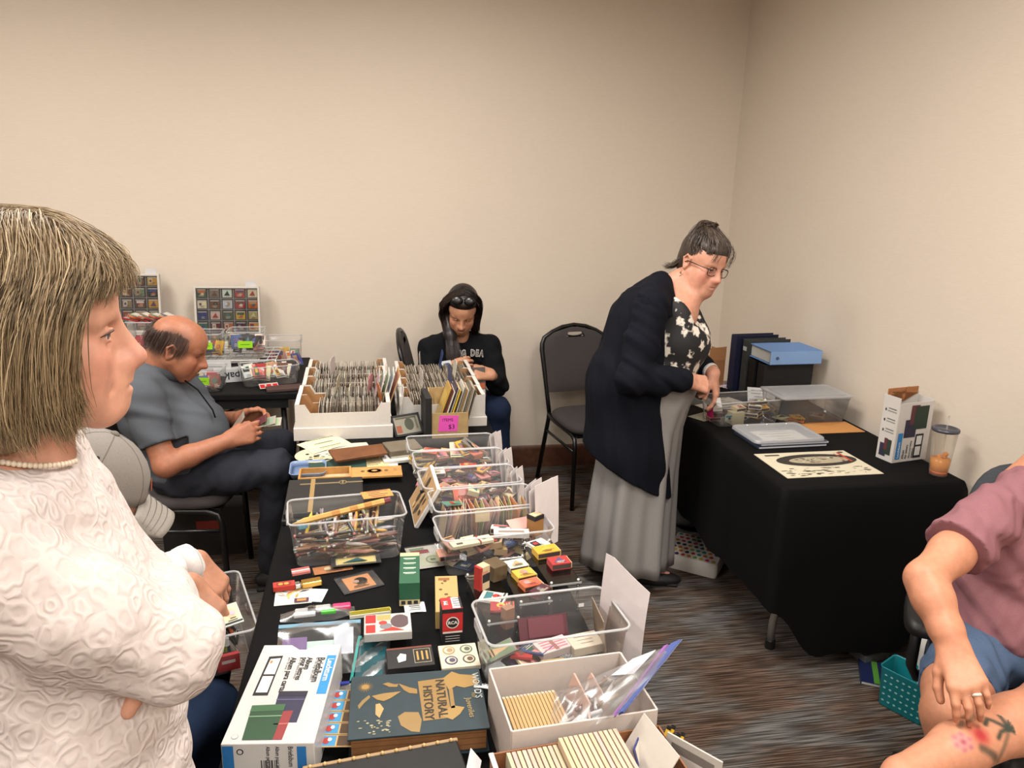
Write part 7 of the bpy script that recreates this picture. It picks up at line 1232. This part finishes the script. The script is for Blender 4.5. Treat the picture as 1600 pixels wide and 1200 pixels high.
# ------------------------------------------------------------------ under and beside that table
pb = thing('dotted_gift_bag', 'white gift bag with rows of coloured drops lying on the floor', 'bag', M=T(1.485, 3.11, .001) @ rotz(math.radians(-38)) @ MX.Rotation(.0, 4, 'Y'))
rows = []
for z, k in ((.004, .96), (.03, 1.0), (.06, .99), (.075, .95)): rows.append([(x, y, z+.025*(y > 0)*(z > .02)) for x, y in rrect(.25*k, .21*k, .015)])
MB().strip(rows, (214, 208, 200), True).build('bag_side', 'gloss', pb, True); MB().quad([(x, y, .075+.025*(y > 0)) for x, y in rrect(.2375, .1995, .015)], (222, 216, 208)).build('bag_face', 'gloss', pb)
R = random.Random(8); DC = [(214, 40, 90), (36, 140, 130), (60, 40, 110), (224, 130, 40), (120, 170, 60), (210, 170, 60), (40, 60, 90), (190, 60, 50)]
for i in range(8):
    for j in range(7):
        x, y = -.10+.0285*i+(.012 if j % 2 else 0), -.085+.0285*j
        if abs(x) < .108: o = MB().add([(.0105*math.cos(a), .0105*math.sin(a)+(.007 if abs(a-PI/2) < .3 else 0), 0) for a in [2*PI*q/12 for q in range(12)]], [tuple(range(12))], R.choice(DC)).build('drop_print', 'gloss', pb); o.matrix_basis = T(x, y, .0765+(.0125+.1253*y if False else .0+.1253*(y+.1)))
for s in (-1, 1): MB().tube([(s*.04, .10, .09), (s*.03, .14, .06), (0, .155, .04), (-s*.02, .14, .05)], .003, 6, (190, 176, 120)).build('handle_cord', 'cloth', pb, True)
sb = person if False else None
S = SDF(.01); S.ell((1.62, 3.52, .10), (.14, .11, .10), None, .05).ell((1.55, 3.50, .18), (.08, .09, .08), None, .05); S.disp = wrinkle(.006, 30, 5); o = skin_obj('canvas_tote', [S], 'cloth', None, (112, 110, 108)); tag(o, 'slumped grey canvas tote under the cloth covered wall table', 'bag'); 
mg = thing('green_magazine', 'navy and green magazine on the carpet by the table leg', 'magazine', M=T(1.85, 2.185, .001) @ rotz(math.radians(-30))); MB().box((0, 0, .006), (.20, .15, .012), (34, 44, 84)).build('cover', 'gloss', mg); MB().box((.002, -.002, .006), (.198, .148, .008), (206, 204, 198)).build('pages', 'paper', mg); b = MB(); b.rect(-.045, .0, .02, .145, (90, 150, 60), .0126).rect(.04, -.02, .10, .08, (214, 214, 208), .0126).rect(.03, .05, .05, .03, (40, 96, 70), .0127).disc(.01, .052, .014, .010, (150, 170, 190), .013, 12).rect(.07, .055, .04, .03, (110, 170, 70), .0128); b.build('cover_print', 'gloss', mg)
wb = thing('paper_bag', 'open white paper bag standing beside the office chair', 'bag', M=T(1.955, 2.06, .001) @ rotz(.15)); MB().strip([[(x*k, y*k, z+.01*math.sin(9*x)*(z > .2)) for x, y in rrect(.22, .11, .012)] for z, k in ((.0, .97), (.1, 1.0), (.2, .98), (.27, 1.03))], (216, 210, 204), True).build('bag_wall', 'paper', wb, True, solid=.0015); MB().box((0, 0, .003), (.20, .10, .004), (206, 200, 194)).build('bag_base', 'paper', wb)
item('kraft_envelope', 'kraft envelope sticking out of the white paper bag', 'envelope', T(1.955, 2.00, .13) @ rotz(.1) @ MX.Rotation(PI/2-.1, 4, 'X'), MB().box((0, 0, 0), (.16, .20, .003), (186, 140, 86)).rect(.0, .05, .15, .001, (150, 110, 66), .002), 'paper')
tb = thing('teal_basket', 'small teal perforated plastic basket on the floor', 'basket', M=T(1.80, 2.02, .001) @ rotz(math.radians(-62))); HW = (.17, .11, .15)
MB().strip([[(x*k, y*k, z) for x, y in rrect(HW[0], HW[1], .015)] for z, k in ((.0, .88), (.004, .9), (.145, 1.0), (.15, 1.03))], (24, 132, 140), True).build('basket_wall', 'gloss', tb, True, solid=.0022); MB().quad([(x*.9, y*.9, .004) for x, y in rrect(HW[0], HW[1], .015)], (24, 120, 128)).build('basket_base', 'gloss', tb)
for i in range(7):
    for j in range(5):
        k = .915+.02*j
        for sgn in (-1, 1): o = MB().disc(0, 0, .005, .0035, (150, 206, 206), 0, 8).build('perforation', 'matte', tb); o.matrix_basis = T(-.06+.02*i, sgn*(HW[1]/2*k+.0022), .025+.025*j) @ MX.Rotation(PI/2 if sgn < 0 else -PI/2, 4, 'X')
item('grey_plastic_tray', 'grey plastic tray edge peeking from under the cloth', 'tray', T(1.86, 2.32, .001) @ rotz(.2), MB().box((0, 0, .02), (.12, .08, .04), (120, 122, 124), taper=1.08), 'gloss', bevel=.004)

# ------------------------------------------------------------------ table along the back wall
def display(label, short, cx, z0, rows_, seed, names):
    lean = .12; t = thing('display_case', label, 'display case', M=T(cx, 4.345, z0) @ MX.Rotation(PI/2-lean, 4, 'X'), group='display cases'); w, h = .33, .30
    MB().box((0, h/2, -.012), (w, h, .004), (96, 92, 88)).build('back_panel', 'matte', t)
    for x, y, sx, sy in ((0, h, w+.012, .012), (0, 0, w+.012, .012), (-w/2, h/2, .012, h), (w/2, h/2, .012, h)): MB().box((x, y, 0), (sx, sy, .028), (214, 206, 196)).build('frame_bar', 'matte', t, bevel=.003)
    for i in range(1, 5): MB().box((-w/2+w*i/5, h/2, -.004), (.003, h, .012), (150, 146, 140)).build('divider', 'clear_rim', t)
    for i in range(1, 5): MB().box((0, h*i/5, -.004), (w, .003, .012), (150, 146, 140)).build('divider', 'clear_rim', t)
    MB().box((w*.38, h+.018, 0), (.055, .03, .002), (214, 212, 214)).build('price_tab', 'paper', t); R = random.Random(seed)
    MB().rect(0, h/2, w, h, z=.010).build('glass_front', 'sleeve', t)
    for j in range(5):
        for i in range(5):
            hue = names[(j*5+i) % len(names)]; c = HUES[hue]; b = MB(); b.box((0, 0, 0), (.048, .044, .008), jit(c, 8, R)); art(b, .046, .042, .0042, c, seed*50+j*5+i); b.rect(0, .019, .046, .005, (206, 202, 196), .0062)
            m = T(cx, 4.345, z0) @ MX.Rotation(PI/2-lean, 4, 'X') @ T(-w/2+w*(i+.5)/5, h*(j+.5)/5-.002, -.003); item('boxed_matchbook', '%s matchbook in column %s, row %s of the %s' % (hue, 'one two three four five'.split()[i], 'one two three four five'.split()[4-j], short), 'matchbook', m, b, 'gloss', 'matchbooks in the display cases')
display('display case of matchbooks right of the polo man, against the wall', 'case right of the polo man', -.782, .845, 5, 3, ['green', 'grey', 'white', 'red', 'cream', 'green', 'maroon', 'orange', 'maroon', 'yellow', 'blue', 'cream', 'green', 'yellow', 'tan', 'white', 'brown', 'white', 'red', 'orange'])
display('display case of matchbooks left of the polo man, behind the blond woman', 'case left of the polo man', -1.29, .91, 5, 4, ['grey', 'cream', 'grey', 'brown', 'yellow', 'tan', 'grey', 'brown', 'grey', 'black'])
rk = thing('wire_rack', 'white wire shelf rack holding the back bins', 'rack', (-.80, 4.07, TZ+.001)); W_, D2, HZ = .62, .30, .10
for x in (-1, 1):
    for y in (-1, 1): MB().tube([(x*W_/2, y*D2/2, 0), (x*W_/2, y*D2/2, HZ)], .004, 6, (226, 224, 220)).build('rack_post', 'gloss', rk, True)
for i in range(16): MB().tube([(-W_/2+W_*i/15, -D2/2, HZ), (-W_/2+W_*i/15, D2/2, HZ)], .0022, 5, (226, 224, 220)).build('rack_wire', 'gloss', rk)
for i in range(5): MB().tube([(-W_/2, -D2/2+D2*i/4, HZ), (W_/2, -D2/2+D2*i/4, HZ)], .0028, 5, (226, 224, 220)).build('rack_wire', 'gloss', rk)
for i in range(12): MB().tube([(-W_/2+W_*i/11, -D2/2, 0.004), (-W_/2+W_*i/11, -D2/2, HZ)], .0018, 5, (206, 204, 200)).build('rack_wire', 'gloss', rk)
for nm, cx, z0 in (('low white carton propping the display case right of the man', -.782, .10), ('low white carton propping the display case left of the man', -1.29, .165)): carton('white_riser_box', nm, T(cx, 4.335, TZ+.001), (.30, .10, z0), (206, 200, 192))
def bin_with(label, short, M, L, W, h, n, seed, note=None, nm='matchbook', fill=.75, lab2='bin'):
    clear_bin(label, M, L, W, h, .93); R = random.Random(seed)
    for i in range(n):
        hue = R.choice(('tan', 'cream', 'grey', 'red', 'brown', 'black', 'pink', 'white', 'yellow', 'blue')); x = -L*.38+L*.76*i/max(1, n-1)
        matchbook('%s matchbook, %s from the left in the %s' % (hue, ORD[i], short), M @ T(x, R.uniform(-.15, .15)*W, h*fill*.45+R.uniform(-.1, .1)*h) @ rotz(R.uniform(-.6, .6)) @ MX.Rotation(R.uniform(.5, 1.3), 4, 'X'), min(.05, W*.5), min(.075, h*.8), hue, seed*30+i, 'matchbooks on the back table')
    if note: item('sticky_note', note, 'note', M @ T(L*.02, -W*.5-.001, h*.55) @ MX.Rotation(PI/2-.03, 4, 'X'), MB().box((0, 0, 0), (.07, .034, .0008), (156, 216, 40)).rect(0, 0, .045, .003, (80, 130, 30), .0006), 'paper', 'green sticky notes')
bin_with('small clear bin with green note before the polo man\'s face', 'small bin before the man\'s face', T(-.80, 3.775, TZ+.001) @ rotz(-.05), .17, .17, .10, 10, 71, 'green sticky note on the small bin before the man\'s face')
bin_with('clear bin with green note standing on the rack below the display case', 'rack bin below the display case', T(-.635, 4.00, TZ+.106), .17, .15, .135, 10, 72, 'green sticky note on the rack bin below the display case', fill=1.1)
bin_with('clear bin with green note nearest the bald man\'s forehead', 'bin by the man\'s forehead', T(-.825, 4.00, TZ+.106), .15, .15, .125, 8, 73, 'green sticky note beside the bald man\'s forehead')
bin_with('tall clear bin at the right end of the back table', 'tall bin at the back table\'s end', T(-.475, 4.16, TZ+.001), .18, .16, .165, 10, 74, fill=.8)
bin_with('long smoky bin heaped with cards at the back table\'s right corner', 'long bin at the table corner', T(-.515, 3.855, TZ+.001) @ rotz(.28), .27, .13, .095, 18, 75, fill=1.35)
bin_with('clear bin high on the rack behind the blond woman\'s nose', 'high bin behind the blond woman', T(-1.08, 4.02, TZ+.106), .21, .16, .185, 12, 76, fill=.8)
for i in range(12): item('slide_book', 'slim booklet, %s from the left heaped on the high left bin' % ORD[i], 'booklet', T(-1.165+.016*i, 4.0, TZ+.298+.008*(i % 3)) @ rotz(.3*math.sin(i*2.1)) @ MX.Rotation(.25+.12*(i % 2), 4, 'Y'), MB().box((0, 0, 0), (.075, .055, .006), jit(list(HUES.values())[(i*5) % 15], 12)).box((0, 0, .0032), (.06, .04, .0006), (214, 206, 190)), 'gloss', 'booklets heaped on a bin')
kp = thing('mailing_box', 'white flat box with bold upside-down black lettering', 'box', M=T(-.665, 3.905, TZ+.002) @ rotz(.22)); MB().box((0, 0, .033), (.24, .05, .066), (206, 206, 206)).build('box_body', 'gloss', kp); text(kp, 'Rolipak', .052, (24, 28, 44), T(.085, -.0256, .034) @ FR @ rotz(PI), 'matte', 'lettering', 'LEFT', 1.0, .0008)
tk = thing('ticket_strip', 'strip of red and white tickets at the back table corner', 'tickets', M=T(-.505, 3.745, TZ+.014) @ rotz(.32) @ MX.Rotation(.35, 4, 'X'))
for i in range(3): MB().box((-.03+.03*i, 0, 0), (.029, .042, .001), (214, 200, 190)).rect(-.03+.03*i, -.002, .022, .03, (196, 40, 42), .0008).build('ticket', 'paper', tk)
sheet('dark_album', 'flat dark album overhanging the back table\'s right corner', 'album', T(-.43, 3.72, TZ+.008) @ rotz(.2), .17, .09, (86, 66, 62), t=.010); item('sign_card', 'white printed card leaning behind the small bin', 'card', T(-.80, 3.885, TZ+.002) @ MX.Rotation(PI/2-.12, 4, 'X'), MB().box((0, .055, 0), (.20, .11, .002), (196, 194, 192)).rect(.02, .03, .10, .014, (40, 40, 40), .0014).rect(.0, .075, .12, .004, (130, 128, 126), .0014), 'paper')
bx = thing('orange_label_carton', 'dark carton with orange label under the polo man\'s chair', 'carton', M=T(-.80, 3.56, .001)); MB().box((0, 0, .12), (.36, .14, .24), (24, 22, 22)).build('carton', 'matte', bx); MB().rect(.02, .15, .10, .05, (150, 46, 30), .0706, FR).build('label', 'matte', bx)
